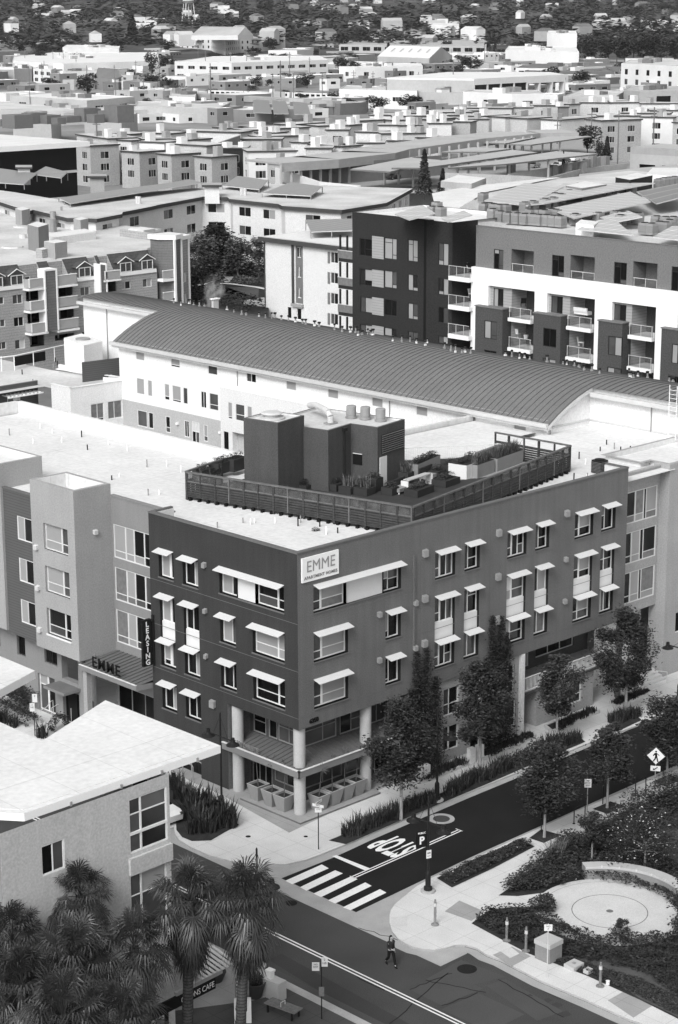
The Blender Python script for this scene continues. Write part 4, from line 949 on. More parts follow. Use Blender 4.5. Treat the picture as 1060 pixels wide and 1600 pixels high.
# projecting white bay with siding
bay = 'white_wall2'
b.wall((39.5, 52.95), (39.5, 30.5), 6, 14.75, bay, [(52.95-51.9, 11.75, .65, 1.6, '1:b/k.1'), (52.95-50.85, 11.75, 1.3, 1.6, '1:m/m.35'), (52.95-49.25, 11.75, .7, 1.6, '1:b'), (52.95-52.6, 8.7, .8, 1.85, '1:k'), (52.95-51.3, 8.5, 2.2, 2.1, None, None, 1.2), (52.95-45.5, 11.75, 1.3, 1.6, '1:b'), (52.95-43, 11.75, .7, 1.6, '1:b')], depth=.1)
b.wall((40.1, 52.95), (39.5, 52.95), 6, 14.75, bay); b.part('wall').box(39.48, 30.5, 14.55, 40.1, 53.0, 14.78, 'white_paint')
b.wall((39.5, 30.5), (40.1, 30.5), 6, 14.75, bay)
g = b.part('wall')
# curved gables and wings
def gable(Y, xs, zb, m, flip=False):
    pts = [(x, Y, zc(x)-.1) for x in xs]
    q = pts+[(xs[-1], Y, zb), (xs[0], Y, zb)]; g.face(q if not flip else q[::-1], m)
xs = [40.1+i*(45.2-40.1)/12 for i in range(13)]
gable(14.45, xs, 11, 'white_wall', True); gable(68.6, [40.1+i*(46-40.1)/12 for i in range(13)], 0, 'white_wall')
b.wall((45.2, 14.45), (45.2, -22), 11, zc(45.2)-.1, 'white_wall'); b.wall((46, 82), (46, 68.6), 8, zc(46)-.1, 'white_wall')
b.part('flashing').box(45.12, -22, 16.3, 45.2, 14.4, 16.45, 'metal_light'); b.part('flashing').box(40.6, 14.38, 16.3, 45.2, 14.45, 16.45, 'metal_light')
b.wall((55.9, -22), (55.9, 82), 0, 17, 'white_wall2')
rf = MB()
def roofseg(x0, x1, ya, yb, n=18):
    for i in range(n):
        a, c = x0+(x1-x0)*i/n, x0+(x1-x0)*(i+1)/n
        rf.face([(a, ya, zc(a)), (c, ya, zc(c)), (c, yb, zc(c)), (a, yb, zc(a))], 'roof_metal', True)
roofseg(39.6, 56.4, 14.0, 69.2); roofseg(44.8, 56.4, -22, 14.0, 12); roofseg(45.6, 56.4, 69.2, 82.3, 12)
ro = rf.build('roof', b.root)
def seam(y, x0, x1, n=14):
    s = b.part('seam')
    for i in range(n):
        a, c = x0+(x1-x0)*i/n, x0+(x1-x0)*(i+1)/n
        s.face([(a, y, zc(a)+.06), (c, y, zc(c)+.06), (c, y+.05, zc(c)+.06), (a, y+.05, zc(a)+.06)], 'roof_seam')
        s.face([(a, y, zc(a)), (c, y, zc(c)), (c, y, zc(c)+.06), (a, y, zc(a)+.06)], 'roof_seam')
        s.face([(a, y+.05, zc(a)), (a, y+.05, zc(a)+.06), (c, y+.05, zc(c)+.06), (c, y+.05, zc(c))], 'roof_seam')
y = -21.9
while y < 82.2:
    seam(y, 39.6 if 14 < y < 69.2 else (44.8 if y < 14 else 45.6), 56.4); y += .62
# the seams are surface pattern of the roof: keep them in one mesh with it
gt = b.part('gutter')
gt.box(39.35, 14.0, 16.55, 39.62, 69.2, 16.86, 'metal_light'); gt.box(39.6, 14.1, 16.3, 40.1, 69.1, 16.6, 'white_wall2')
gt.box(44.55, -22, 18.35, 44.82, 13.95, 18.7, 'metal_light'); gt.box(45.35, 69.25, 18.5, 45.62, 82.3, 18.8, 'metal_light')
for i in range(12):
    a, c = 39.6+(44.9-39.6)*i/12, 39.6+(44.9-39.6)*(i+1)/12
    gt.obox((a, 13.95, zc(a)-.3), (c-a, 0, zc(c)-zc(a)), (0, .06, 0), (0, 0, .26), 'metal_light')
for (x, y, z0, z1) in ((40.02, 51.1, 14.8, 16.6), (40.02, 31.7, 14.0, 16.6), (40.3, 14.35, 12, 16.5), (45.1, 8.3, 16.3, 18.5), (45.9, 78, 10, 18.6)):
    q = MB(); q.tube((x, y, z0), (x, y, z1), .05, .05, 'metal_grey', 6); q.build('downpipe', b.root)
q = MB()
for yy in (5.35, 6.05): q.tube((44.3, yy, 16.2), (44.3, yy, 20.4), .03, .03, 'white_paint', 5)
for k in range(12): q.tube((44.3, 5.35, 16.5+k*.32), (44.3, 6.05, 16.5+k*.32), .02, .02, 'white_paint', 5)
for z in (16.9, 18.2): q.tube((44.3, 5.35, z), (45.2, 5.35, z), .02, .02, 'white_paint', 5); q.tube((44.3, 6.05, z), (45.2, 6.05, z), .02, .02, 'white_paint', 5)
q.build('ladder', b.root)
# light-coloured wall lamps and small balcony
for (y, z) in ((59.7, 9.9), (52.9+.6, 10.0)): q = MB(); q.box(39.9, y, z, 40.1, y+.3, z+.2, 'white_paint'); q.build('wall_lamp', b.root)
q = MB()
for k in range(12): q.tube((39.0, 59.0-k*.35, 7.9), (39.0, 59.0-k*.35, 9.0), .015, .015, 'metal_light', 5, False)
q.tube((39.0, 59.1, 9.0), (39.0, 55, 9.0), .03, .03, 'metal_light', 6); q.box(39.0, 55, 7.75, 40.1, 59.1, 7.9, 'white_paint'); q.build('balcony', b.root)
# vents standing along the ridge
rv = random.Random(4)
for (px, py) in [(272,470),(283,474),(296,470),(303,474),(312,476),(320,476),(355,481),(366,485),(378,489),(385,489),(405,492),(415,494),(425,495),(430,494),(440,497),(451,498),(462,500),(473,502),(478,504),(492,506),(499,507),(523,512),(535,515),(548,516),(556,517),(560,521),(566,520),(575,519),(580,520),(583,521),(614,530),(628,531),(641,531),(651,533),(665,537),(668,533),(695,541),(705,545),(712,547),(722,548),(727,547),(736,549),(790,553),(800,555),(812,557),(820,556),(828,559),(855,563),(880,566),(886,562),(898,564),(905,571),(913,575),(925,577),(937,580),(985,586),(990,588),(997,585),(1012,583),(1046,590),(1052,588),(983,583)]:
    # land each vent on the roof surface just before the silhouette
    best = None
    for i in range(60):
        x = 40.5+i*.18; p = PX(px, py+3.5, x)
        d = abs(p.z-zc(x))
        if best is None or d < best[0]: best = (d, p)
    p = best[1]; z = zc(p.x); h = rv.uniform(.3, .55); r = rv.uniform(.07, .13); q = MB()
    q.tube((p.x, p.y, z-.05), (p.x, p.y, z+.16), r*1.2, r*1.1, rv.choice(['roof_white', 'metal_grey', 'metal_grey']), 8); q.tube((p.x, p.y, z+.2), (p.x, p.y, z+h), r*.6, r*.6, 'metal_grey', 8); q.tube((p.x, p.y, z+h), (p.x, p.y, z+h+.14), r*1.3, r*1.3, 'black_metal', 8); q.build('roof_vent', b.root)
b.done()
# merge the standing seams into the roof mesh
so = [o for o in b.root.children if o.name.startswith('seam')][0]
bm = bmesh.new(); bm.from_mesh(ro.data); nmat = len(ro.data.materials); ro.data.materials.append(M['roof_seam'])
k = len(bm.faces); bm.from_mesh(so.data); bm.faces.ensure_lookup_table()
for f in list(bm.faces)[k:]: f.material_index = nmat
bm.to_mesh(ro.data); bm.free(); bpy.data.objects.remove(so)
# plume from a flue beside the garden
fl = thing('flue', 'short metal flue with white steam drifting from it above the garden hedge', 'flue', PX(337, 472, 60)); q = MB(); q.box(-.35, -.1, -3, .35, .25, .3, 'metal_light'); q.box(-.5, -.2, .3, .5, .35, .4, 'white_paint'); q.build('stack', fl, True)
sm = tag(MB().build('steam'), 'faint white puff of steam rising over the garden lawn', 'steam', kind='stuff')
bm = bmesh.new(); bmesh.ops.create_icosphere(bm, subdivisions=3, radius=1); bm.to_mesh(sm.data); bm.free(); sm.data.materials.append(M['steam'])
pp = PX(334, 459, 60.5); sm.location = pp; sm.scale = (1.3, 1.3, 2.2); sm.rotation_euler = (0, .3, 0)

# ================================================================= LOW WHITE BLOCK ON THE LEFT
b = Bld('white_block', 'low white apartment block with terrace door and pergola behind the big white roof', 'building', (30, 60, 0))
RA = [tuple(P(x, y, 13.0)[:2]) for x, y in ((212, 592), (110, 607), (80, 604), (84, 590), (-60, 560), (-60, 540), (0, 545), (70, 548), (187, 558))]
A0, A1, A2 = (40.0, 66.6), (33.4, 67.4), (33.4, 72.0)
q0 = P(212, 592, 13.0); q1 = P(110, 607, 13.0); q2 = P(80, 600, 13.0); 
b.wall((q2.x, q2.y), (q1.x, q1.y), 5, 13.0, 'white_wall2'); 
ue = (Vector((q0.x, q0.y))-Vector((q1.x, q1.y))).length
b.wall((q1.x, q1.y), (q0.x, q0.y), 5, 13.0, 'white_wall', [(ue*.30, 9.4, ue*.20, 1.75, '.5:c/k.15,.5:c/k.12'), (ue*.56, 9.4, ue*.22, 1.75, '.45:c,.55:c')], depth=.15)
b.wall((q0.x, q0.y), (40.0, q0.y+3), 5, 13.0, 'white_wall')
r_ = [(q1.x, q1.y), (q0.x, q0.y), (40.0, 80), (40, 100), (5, 100), (5, 73), (q2.x, 73), (q2.x, q2.y)]
b.part('roof').face([(x, y, 12.6) for x, y in r_], 'roof_white_dirty')
cpp = b
coping(cpp, (q2.x, q2.y), (q1.x, q1.y), 13.0, 'white_wall', .3, .06); coping(cpp, (q1.x, q1.y), (q0.x, q0.y), 13.0, 'white_wall', .3, .06); coping(cpp, (q0.x, q0.y), (39.5, 78), 13.0, 'white_wall', .3, .06)
b.part('parapet_wall').box(q0.x-.6, q0.y, 12.5, q0.x-.3, 80, 13.0, 'white_wall')
y_ = PX(10, 620, q2.x).y
b.wall((5, q2.y+2.2), (q2.x, q2.y+2.2), 5, 13.0, 'siding_dark', [(q2.x-5-3.6, 9.8, 1.5, 2.2, '.5:m,.5:w')], depth=.12)
coping(cpp, (5, q2.y+2.2), (q2.x, q2.y+2.2), 13.0, 'coping_dark', .25, .06)
pg = MB(); bx, by = q2.x-4.2, q2.y+1.0
for k in range(9): pg.box(bx+k*.45, by, 12.1, bx+.12+k*.45, by+1.2, 12.2, 'white_paint')
pg.box(bx-.1, by, 12.0, bx+4.0, by+.12, 12.12, 'white_paint'); pg.build('pergola', b.root)
_a, _c = P(128, 566, 14.6), P(193, 558, 14.6); b.wall(_a, _c, 12.6, 14.6, 'siding_dark')
for px, py in ((87,566),(70,566),(90,571),(35,585),(84,576),(128,566),(52,600),(150,552),(167,556)):
    q = P(px, py, 12.6); c = MB(); c.tube((q.x, q.y, 12.6), (q.x, q.y, 13.1), .06, .06, rv.choice(['black', 'metal_grey']), 6); c.build('roof_pipe', b.root)
b.done()
sb = Bld('stair_tower', 'plain white square stair tower with a round hatch on its top', 'tower', (38, 76, 12.6))
T_ = [P(100, 528, 15.6), P(131, 540, 15.6), P(160, 533, 15.6), P(128, 521, 15.6)]
sb.part('wall').hexa([(p.x, p.y) for p in T_], 12.6, 15.6, 'white_wall', 'roof_white'); 
pc_ = (T_[0]+T_[2])/2; sb.part('hatch').lathe(pc_.x, pc_.y, [(.75, 15.6), (.75, 15.75), (.5, 15.8), (0, 15.85)], 'metal_grey', 18); sb.done()
# terrace rail of the upper deck in front of the shingled block
rr = thing('terrace_railing', 'white pipe railing with a dark panel in front of the shingled apartments', 'railing', P(60, 550, 13))
q = MB()
pts = [P(-10, 560, 14.1), P(22, 556, 14.1), P(110, 537, 14.1), P(112, 532, 14.1), P(60, 541, 14.1)]
q.path(pts[:3], .06, 'white_paint', 6)
for x, y in ((2, 557), (22, 556), (52, 549), (85, 542)): p = P(x, y, 14.1); q.tube((p.x, p.y, 12.6), p, .05, .05, 'white_paint', 6)
q.build('rail', rr)
q = MB(); a, c = P(23, 557, 13.9), P(71, 548, 13.9); q.obox((a.x, a.y, 12.9), (c.x-a.x, c.y-a.y, 0), (0, .08, 0), (0, 0, .95), 'black'); q.build('dark_panel', rr)

# ================================================================= WEDGE ROOF BUILDING IN THE FOREGROUND
b = Bld('wedge_roof_building', 'pale building with a bright white pointed roof slab in the lower left foreground', 'building', (-25, -10, 0))
ZW = 14.0
RW = [P(165, 1094, ZW), P(345, 1165, ZW), P(38, 1271, ZW), P(0, 1269, ZW), P(-60, 1262, ZW), P(-60, 1110, ZW), P(0, 1128, ZW), P(66, 1158, ZW)]
RW = [(p.x, p.y) for p in RW]
b.part('roof').hexa(RW, ZW-.38, ZW, 'white_paint', 'roof_white')
ri = offset(ccw(RW), .35); b.part('roof').hexa(ri, ZW, ZW+.03, 'roof_white', 'roof_white')
RB = [(p.x, p.y) for p in (P(55, 1048, ZW), P(-60, 1110, ZW), P(-120, 1060, ZW), P(-60, 1000, ZW))]
b.part('rear_roof').hexa(RB, ZW-.45, ZW, 'white_paint', 'roof_white')
A_, B_ = Vector(P(345, 1165, ZW)), Vector(P(38, 1271, ZW))
for t in (.13, .32, .53, .78): 
    p = A_.lerp(B_, t); b.part('roof_clip').box(p.x-.05, p.y-.07, ZW-.4, p.x+.05, p.y, ZW-.2, 'metal_grey')
# walls under it
W0 = P(8, 1300, ZW-.38); W1 = P(264, 1208, ZW-.38)
W0 = Vector((W0.x-.3, W0.y)); W1 = Vector((W1.x, W1.y)); ux = (W1-W0).normalized(); Lw = (W1-W0).length
def on_wall(px, py):      # pixel -> (u, z) on the front wall plane
    n = Vector((ux.y, -ux.x, 0)); p0 = Vector((W0.x, W0.y, 0)); r = ray(px, py); t = (p0-CAM).dot(n)/r.dot(n); q = CAM+r*t; return ((q.xy-W0).dot(ux), q.z)
def ow(x0, y0, x1, y1): 
    u0, z0 = on_wall(x0, y0); u1, z1 = on_wall(x1, y0); _, zb = on_wall(x0, y1); return u0, zb, u1-u0, z0-zb
u, z, w, h = ow(201, 1250, 261, 1336); u2, z2, w2, h2 = ow(203, 1364, 261, 1460); u3, z3, w3, h3 = ow(64, 1323, 101, 1371)
w = min(w, Lw-u-.12); w2 = min(w2, Lw-u2-.12)
b.wall(W0, W1, 0, ZW-.38, 'wedge_wall', [(u, z, w, h, '.3:d/m.72!.1,.7:m/d.72!.1'), (u2, z2, w2, h2, '.3:m/m.6!.1,.7:b/m.6!.1'), (u3, z3, w3, h3, '.5:k,.5:m')], depth=.12)
q = b.part('window_bar')
for (uu, zz, ww) in ((u, z+h*.33, w),):
    p = W0+ux*uu; q.obox((p.x, p.y, zz), (ux.x*ww, ux.y*ww, 0), (-ux.y*.1, ux.x*.1, 0), (0, 0, .13), 'frame_white')
q = b.part('string_course'); p = W0+ux*(u-.1); q.obox((p.x, p.y, z-1.05), (ux.x*(Lw-u+.12), ux.y*(Lw-u+.12), 0), (ux.y*.14, -ux.x*.14, 0), (0, 0, .85), 'wedge_wall')
b.wall(W1, (W1.x-.3, W1.y+5), 0, ZW-.38, 'wedge_wall', [(.15, z, 2.4, h, '.5:m/d.6!.1,.5:d/d.6!.1')], depth=.12)
b.wall((W0.x, W0.y+14), W0, 0, ZW-.38, 'stucco_mid')
b.done()
# ================================================================= CAFE CORNER (under the palms)
cf = Bld('cafe_front', 'cafe awning with a dark sign band reading TIONS CAFE behind the palm trunks', 'cafe', P(290, 1545, 3))
a, c = P(262, 1566, 3.1), P(337, 1528, 3.1); u = (c-a).normalized()
cf.part('sign_band').obox(a-Vector((0, 0, .55))-u*4, u*((c-a).length+4), Vector((-u.y, u.x, 0))*.12, (0, 0, .6), 'black')
for i in range(9):
    p = P(316, 1532, 3.3)+u*(i*.28); cf.part('awning').obox(p+Vector((0, 0, 0)), u*.14, Vector((-u.y, u.x, 0))*2.2+Vector((0, 0, .5)), (0, 0, .05), 'planter')
cfp = P(337, 1528, 3.1)+Vector((0, 0, -.25)); cf.part('beam').obox(cfp-u*2.6+Vector((0, 0, .3)), u*3.1, Vector((-u.y, u.x, 0))*.15, (0, 0, .2), 'metal_grey')
cf.part('post').box(a.x-.1, a.y, .12, a.x+.05, a.y+.15, 3.1, 'black')
cf.done()
mid = a.lerp(c, .62)+Vector((0, 0, -.27))
text_mesh('lettering', 'CTIONS CAFE', .42, 'marking', .005, cf.root, frame_at(mid+Vector((u.y, -u.x, 0))*.02, u, (0, 0, 1)), sx=.85)
# ================================================================= helpers for buildings outlined by their roof corners
def facing(a, c):
    a, c = Vector(a[:2]), Vector(c[:2]); u = (c-a).normalized(); n = Vector((u.y, -u.x)); return n.dot(CAM.xy-(a+c)/2) > 0
def proof(px, z): return [tuple(P(x, y, z)[:2]) for x, y in px]
def pbuild(name, label, cat, poly, z, zb, wm, rm, group=None, fascia=None, fh=.5, over=.35, wins=None, par=.35, walls=True, edges_m=None, sub=True):
    """poly: roof corners (world). wins: dict(sp, w, h, st, top, spec, n) laid out storey by storey on every face turned to the viewer"""
    poly = ccw(poly); n = len(poly); cx = sum(p[0] for p in poly)/n; cy = sum(p[1] for p in poly)/n
    b = Bld(name, label, cat, (cx, cy, zb), group)
    cnt = 0
    for i in range(n):
        a, c = poly[i], poly[(i+1) % n]; ws = []; Ln = hypot(c[0]-a[0], c[1]-a[1]); m = wm if not edges_m else edges_m.get(i, wm)
        if wins and facing(a, c) and Ln > wins['w']+1.5:
            k = max(1, int((Ln-1.0)/wins['sp'])); st = wins.get('st', 3.0); sp = Ln/k; rows = wins.get('rows') or max(1, int((z-zb-.6)/st))
            for r in range(rows):
                for q in range(k):
                    if cnt >= wins.get('max', 90): break
                    zt = z-wins.get('top', 1.0)-r*st
                    if zt-wins['h'] < zb+.2: continue
                    spec = wins['spec'][(r*7+q*3+i) % len(wins['spec'])]
                    ws.append((sp*(q+.5)-wins['w']/2, zt-wins['h'], wins['w'], wins['h'], spec)); cnt += 1
        b.wall(a, c, zb, z, m, ws, depth=.12, fm=(wins or {}).get('fm', 'frame_white'))
    if fascia:
        o = offset(poly, -over); mb = b.part('fascia'); mb.hexa(o, z-.02, z+fh, fascia, rm)
        if par: 
            i2 = offset(poly, .1); b.part('roof').face([(p[0], p[1], z+fh+.03) for p in ccw(i2)], rm)
    else: b.roof(poly, z, par, rm, wm, .25)
    return b
def place_px(b, part, px, z, zt, m, top=None):
    b.part(part).hexa(proof(px, zt), z, zt, m, top, bottom=False)

# ================================================================= SHINGLED APARTMENTS WITH MANSARD ROOF (left, middle distance)
YF = 127.0; ZM = 13.6
b = Bld('shingle_apartments', 'shingled apartment block with dark mansard roof, gabled dormers and stacked balconies', 'building', (85, 130, 0))
def fy(px, py, Y=YF): q = PY(px, py, Y); return q.x, q.z
XL = 55.0; XRr = fy(243.6, 417)[0]; XT0 = fy(258, 400)[0]
wins = []
def wpx(x0, y0, x1, y1, spec, Y=YF):
    X0, Z0 = fy(x0, y0, Y); X1, _ = fy(x1, y0, Y); _, Z1 = fy(x0, y1, Y); return (X0-XL, Z1, X1-X0, Z0-Z1, spec)
for k in range(4):
    dx, dy = k*1.6, k*35.2
    wins.append(wpx(20+dx*1.2, 461+dy, 35.5+dx*1.2, 476+dy, ['.5:m,.5:m', '.5:k,.5:k', '.5:m,.5:w', '.5:m,.5:b'][k]))
    wins.append(wpx(-8+dx*1.2, 465+dy, 6.5+dx*1.2, 477+dy, '.5:m,.5:m'))
wins += [wpx(126, 449, 140.5, 463, '.5:m,.5:m'), wpx(127.5, 483, 139.5, 497, '.3:b,.7:k'), wpx(128.5, 518, 140, 526, '.5:k,.5:k'), wpx(190.5, 440.5, 204.5, 453, '.4:b,.6:k'), wpx(223.5, 436, 237.5, 449.5, '.5:m,.5:b')]
wins += [wpx(40.5, 456, 72, 472, None), wpx(43, 490.5, 74, 507, None), wpx(47, 526, 70, 543, None), wpx(88.5, 451, 114, 467, None), wpx(91, 485.5, 116, 501, None), wpx(86, 524, 117, 533, None), wpx(166, 441, 182, 457, None)]
b.wall((XL, YF), (XRr+.2, YF), 0, ZM, 'shingle', wins, depth=.2)
for w in wins:
    if w[4] is None: 
        b.part('balcony_door').box(XL+w[0], YF+1.6, w[1], XL+w[0]+w[2], YF+1.7, w[1]+w[3], 'glass_black'); b.part('balcony_door').box(XL+w[0]+w[2]*.5, YF+1.5, w[1], XL+w[0]+w[2]*.55, YF+1.6, w[1]+w[3], 'frame_grey')
        b.part('balcony_door').box(XL+w[0]-.1, YF+.2, w[1], XL+w[0]-.05, YF+1.7, w[1]+w[3], 'glass_black'); b.part('balcony_door').box(XL+w[0]+w[2]+.02, YF+.2, w[1], XL+w[0]+w[2]+.1, YF+1.7, w[1]+w[3], 'char_dark')
        b.part('balcony_door').box(XL+w[0]-.1, YF+.2, w[1]-.1, XL+w[0]+w[2]+.1, YF+1.7, w[1]-.02, 'char_dark'); b.part('balcony_door').box(XL+w[0]-.1, YF+.2, w[1]+w[3]+.02, XL+w[0]+w[2]+.1, YF+1.7, w[1]+w[3]+.1, 'char_dark')
# balconies (panel + white slab) and the shingled pier
def balc(x0, y0, x1, yt_b, ys):
    """front panel from pixel rows y0..yt_b, white slab to ys"""
    X0, Z0 = fy(x0, y0, YF-1.3); X1, _ = fy(x1, y0, YF-1.3); Z1 = fy(x0, yt_b, YF-1.3)[1]; Z2 = fy(x0, ys, YF-1.3)[1]
    m = MB(); m.box(X0, YF-1.3, Z1, X1, YF-1.2, Z0, 'balcony_panel'); m.box(X0, YF-1.2, Z1, X0+.1, YF, Z0, 'balcony_panel'); m.box(X1-.1, YF-1.2, Z1, X1, YF, Z0, 'balcony_panel')
    m.box(X0-.15, YF-1.4, Z2, X1+.1, YF, Z1-.12, 'white_paint'); m.box(X0-.05, YF-1.35, Z0, X1+.05, YF-1.15, Z0+.08, 'white_paint'); m.box(X0-.04, YF-1.34, Z1, X0+.12, YF-1.28, Z0, 'white_paint'); m.build('balcony', b.root)
for k in range(3): balc(45.5+k*1.9, 437+k*34.8, 71+k*1.6, 450.5+k*34.8, 455+k*34.8); balc(88+k*1.5, 431.5+k*34.6, 120+k*1.5, 446+k*34.6, 450.5+k*34.6)
balc(164, 425, 188, 437, 441); 
pr = MB(); X0, Zt = fy(70.5, 424, YF-1.4); X1, _ = fy(87, 423, YF-1.4); Zb = fy(76, 518, YF-1.4)[1]
pr.box(X0, YF-1.4, Zb, X1, YF, Zt, 'shingle_col'); pr.box(X0-.2, YF-1.5, Zb, X0, YF, Zt+.2, 'white_paint'); pr.box(X1, YF-1.5, Zb, X1+.2, YF, Zt+.2, 'white_paint'); pr.box(X0, YF-1.5, Zt, X1, YF, Zt+.25, 'white_paint')
X0, Zt = fy(157, 415, YF-1.2); X1, _ = fy(165, 414, YF-1.2); pr.box(X0, YF-1.2, 5, X1, YF, Zt, 'shingle_col'); pr.box(X0-.2, YF-1.3, 5, X0, YF, Zt+.2, 'white_paint'); pr.box(X1, YF-1.3, 5, X1+.2, YF, Zt+.2, 'white_paint'); pr.build('pier', b.root)
# white cornice, mansard, dormers
ZR_ = 16.1; SB = 1.7
cr = b.part('cornice'); 
for x0, x1 in ((XL, fy(40.5, 440)[0]), (fy(121, 431)[0], fy(151, 427)[0]), (fy(188, 424)[0], XRr)): cr.box(x0, YF-.15, ZM-.35, x1, YF+.1, ZM+.12, 'white_paint')
ms = b.part('mansard')
def mseg(xa, xb): ms.face([(xa, YF, ZM), (xb, YF, ZM), (xb, YF+SB, ZR_), (xa, YF+SB, ZR_)], 'shingle_dark')
xs_ = [XL, fy(40.5, 440)[0], fy(70, 430)[0], fy(86, 425)[0], fy(110, 431)[0], fy(148, 427)[0], fy(160, 420)[0], fy(165, 420)[0], fy(180, 423)[0], XRr]
for i in (0, 2, 4, 6, 8): mseg(xs_[i], xs_[i+1])
for i in (1, 3, 5, 7):
    b.wall((xs_[i], YF+SB+.05), (xs_[i+1], YF+SB+.05), ZM-1.3, ZR_, 'shingle', [(.3, ZM-1.2, max(.6, (xs_[i+1]-xs_[i])*.55), 2.0, '.5:k,.5:m')] if xs_[i+1]-xs_[i] > 1.5 else [], depth=.1)
    for xe in (xs_[i], xs_[i+1]): ms.face([(xe, YF, ZM), (xe, YF+SB, ZR_), (xe, YF+SB, ZM-1.3)], 'shingle')
def dormer(px, py):
    X, Z = fy(px, py); m = MB(); w = 1.05; y0 = YF-.02; zb_ = ZM+.15
    m.box(X-w, y0, zb_-.1, X+w, y0+1.4, zb_+1.35, 'shingle_dark')
    m.face([(X-w-.3, y0-.1, zb_+1.25), (X, y0-.1, zb_+2.0), (X, y0+2, zb_+2.0), (X-w-.3, y0+1.6, zb_+1.25)], 'shingle_dark'); m.face([(X, y0-.1, zb_+2.0), (X+w+.3, y0-.1, zb_+1.25), (X+w+.3, y0+1.6, zb_+1.25), (X, y0+2, zb_+2.0)], 'shingle_dark')
    m.face([(X-w, y0-.03, zb_+1.35), (X+w, y0-.03, zb_+1.35), (X, y0-.03, zb_+1.95)], 'shingle_dark')
    for s in (-1, 1): m.obox((X+s*(w+.35), y0-.16, zb_+1.2), (-s*(w+.35), 0, .78), (0, .08, 0), (0, 0, .11), 'white_paint')
    d = m.build('dormer', b.root); me = window_mesh(1.9, 1.25, W('.5:d,.5:m'), 'frame_white', .09)
    o = bpy.data.objects.new('window', me[0]); COL.objects.link(o); o.parent = d; o.location = Vector((X-.95, y0-.12, zb_))-origin(b.root)
for px, py in ((26, 432), (-6, 436), (132, 421), (196, 411.5), (229.5, 406.5)): dormer(px, py)
# corner tower on the right end
XA, XB, XC_, XD = fy(258, 400)[0], fy(268, 400)[0], fy(280, 400)[0], fy(298, 400)[0]
ZT_ = 17.6
b.wall((XRr+.2, YF+2), (XRr+.2, YF), 0, ZM, 'shingle')
b.wall((XRr, YF+2.2), (XA-.6, YF+2.2), 0, 16.0, 'shingle', [(.6, 2.5+k*2.9, 1.6, 1.9, '1:k') for k in range(4)])
b.wall((XA-.7, YF+2.2), (XA-.7, YF+.6), 0, ZT_, 'shingle_col'); b.wall((XA-.7, YF+.6), (XB-.4, YF-1.2), 4, ZT_, 'shingle_col'); b.wall((XB-.4, YF-1.2), (XC_, YF-.4), 4, ZT_, 'shingle_col')
b.wall((XC_, YF-.4), (XD+.3, YF+.8), 0, ZT_-.3, 'shingle', [(.5, 14.9-.2-3.4-k*2.95+0, 1.25, 1.35, '.5:m,.5:w') for k in range(4)])
b.wall((XD+.3, YF+.8), (XD+.3, YF+16), 0, ZT_-.3, 'shingle'); b.wall((XD+.3, YF+16), (XL, YF+60), 0, 15, 'shingle')
m = b.part('tower_trim'); m.box(XB-.55, YF-1.35, 4, XB-.25, YF-1.1, ZT_, 'white_paint'); m.box(XC_-.1, YF-.6, 4, XC_+.15, YF-.35, ZT_, 'white_paint'); m.box(XD+.1, YF+.6, 0, XD+.4, YF+.9, ZT_-.3, 'white_paint')
m.hexa([(XA-1.0, YF+2.4), (XA-1.0, YF+.5), (XB-.4, YF-1.5), (XC_+.2, YF-.7), (XC_+.2, YF+2.4)], ZT_-.1, ZT_+.5, 'white_paint', 'roof_white'); m.hexa([(XC_+.2, YF-.5), (XD+.6, YF+.6), (XD+.6, YF+5), (XC_, YF+5)], ZT_-.4, ZT_+.1, 'white_paint', 'roof_white')
for k in range(2):
    X0, X1 = XRr+.3, XA+.6; m = MB(); zt = ZM-.2-k*2.95; m.box(X0, YF-1.1, zt-1.0, X1, YF-1.0, zt, 'balcony_panel'); m.box(X0-.05, YF-1.2, zt-1.45, X1+.1, YF, zt-1.1, 'white_paint'); m.box(X0, YF-1.15, zt, X1, YF-.95, zt+.08, 'white_paint'); m.box(X1-.08, YF-1.15, zt-1.0, X1, YF+1, zt+.05, 'white_paint'); m.build('balcony', b.root)
# roof with rooftop rooms
RP = [(XL, YF+SB), (XRr, YF+SB), (XRr+.6, YF+2.4), (XD+.4, YF+3.4), (XD+.4, YF+16), tuple(P(252, 359, 16.1)[:2]), tuple(P(208, 356, 16.1)[:2]), tuple(P(120, 340, 16.1)[:2]), tuple(P(-20, 326, 16.1)[:2]), tuple(P(-160, 345, 16.1)[:2])]
b.part('roof').hexa(RP, 15.9, 16.25, 'white_paint', 'roof_white_dirty')
def rbox(px, zt, m, top='roof_white', zb=16.2, name='rooftop_room'):
    q = MB(); q.hexa(proof(px, zt), zb, zt, m, top); q.build(name, b.root)
rbox([(43, 351), (60, 355), (76, 350), (58, 346)], 19.6, 'stucco_mid'); rbox([(69, 377), (86, 380), (105, 377), (88, 374)], 18.3, 'stucco_light'); rbox([(24, 326), (34, 329), (47, 326), (36, 323)], 18.6, 'stucco_light'); rbox([(56, 389), (66, 390), (78, 388), (68, 386.5)], 17.4, 'shingle')
rbox([(69, 366), (86, 371), (150, 362), (132, 357)], 17.3, 'white_wall2'); rbox([(115, 342), (126, 344), (138, 341), (127, 339)], 18.6, 'stucco_light'); rbox([(201, 357), (225, 360), (243, 357), (220, 354)], 16.9, 'roof_white')
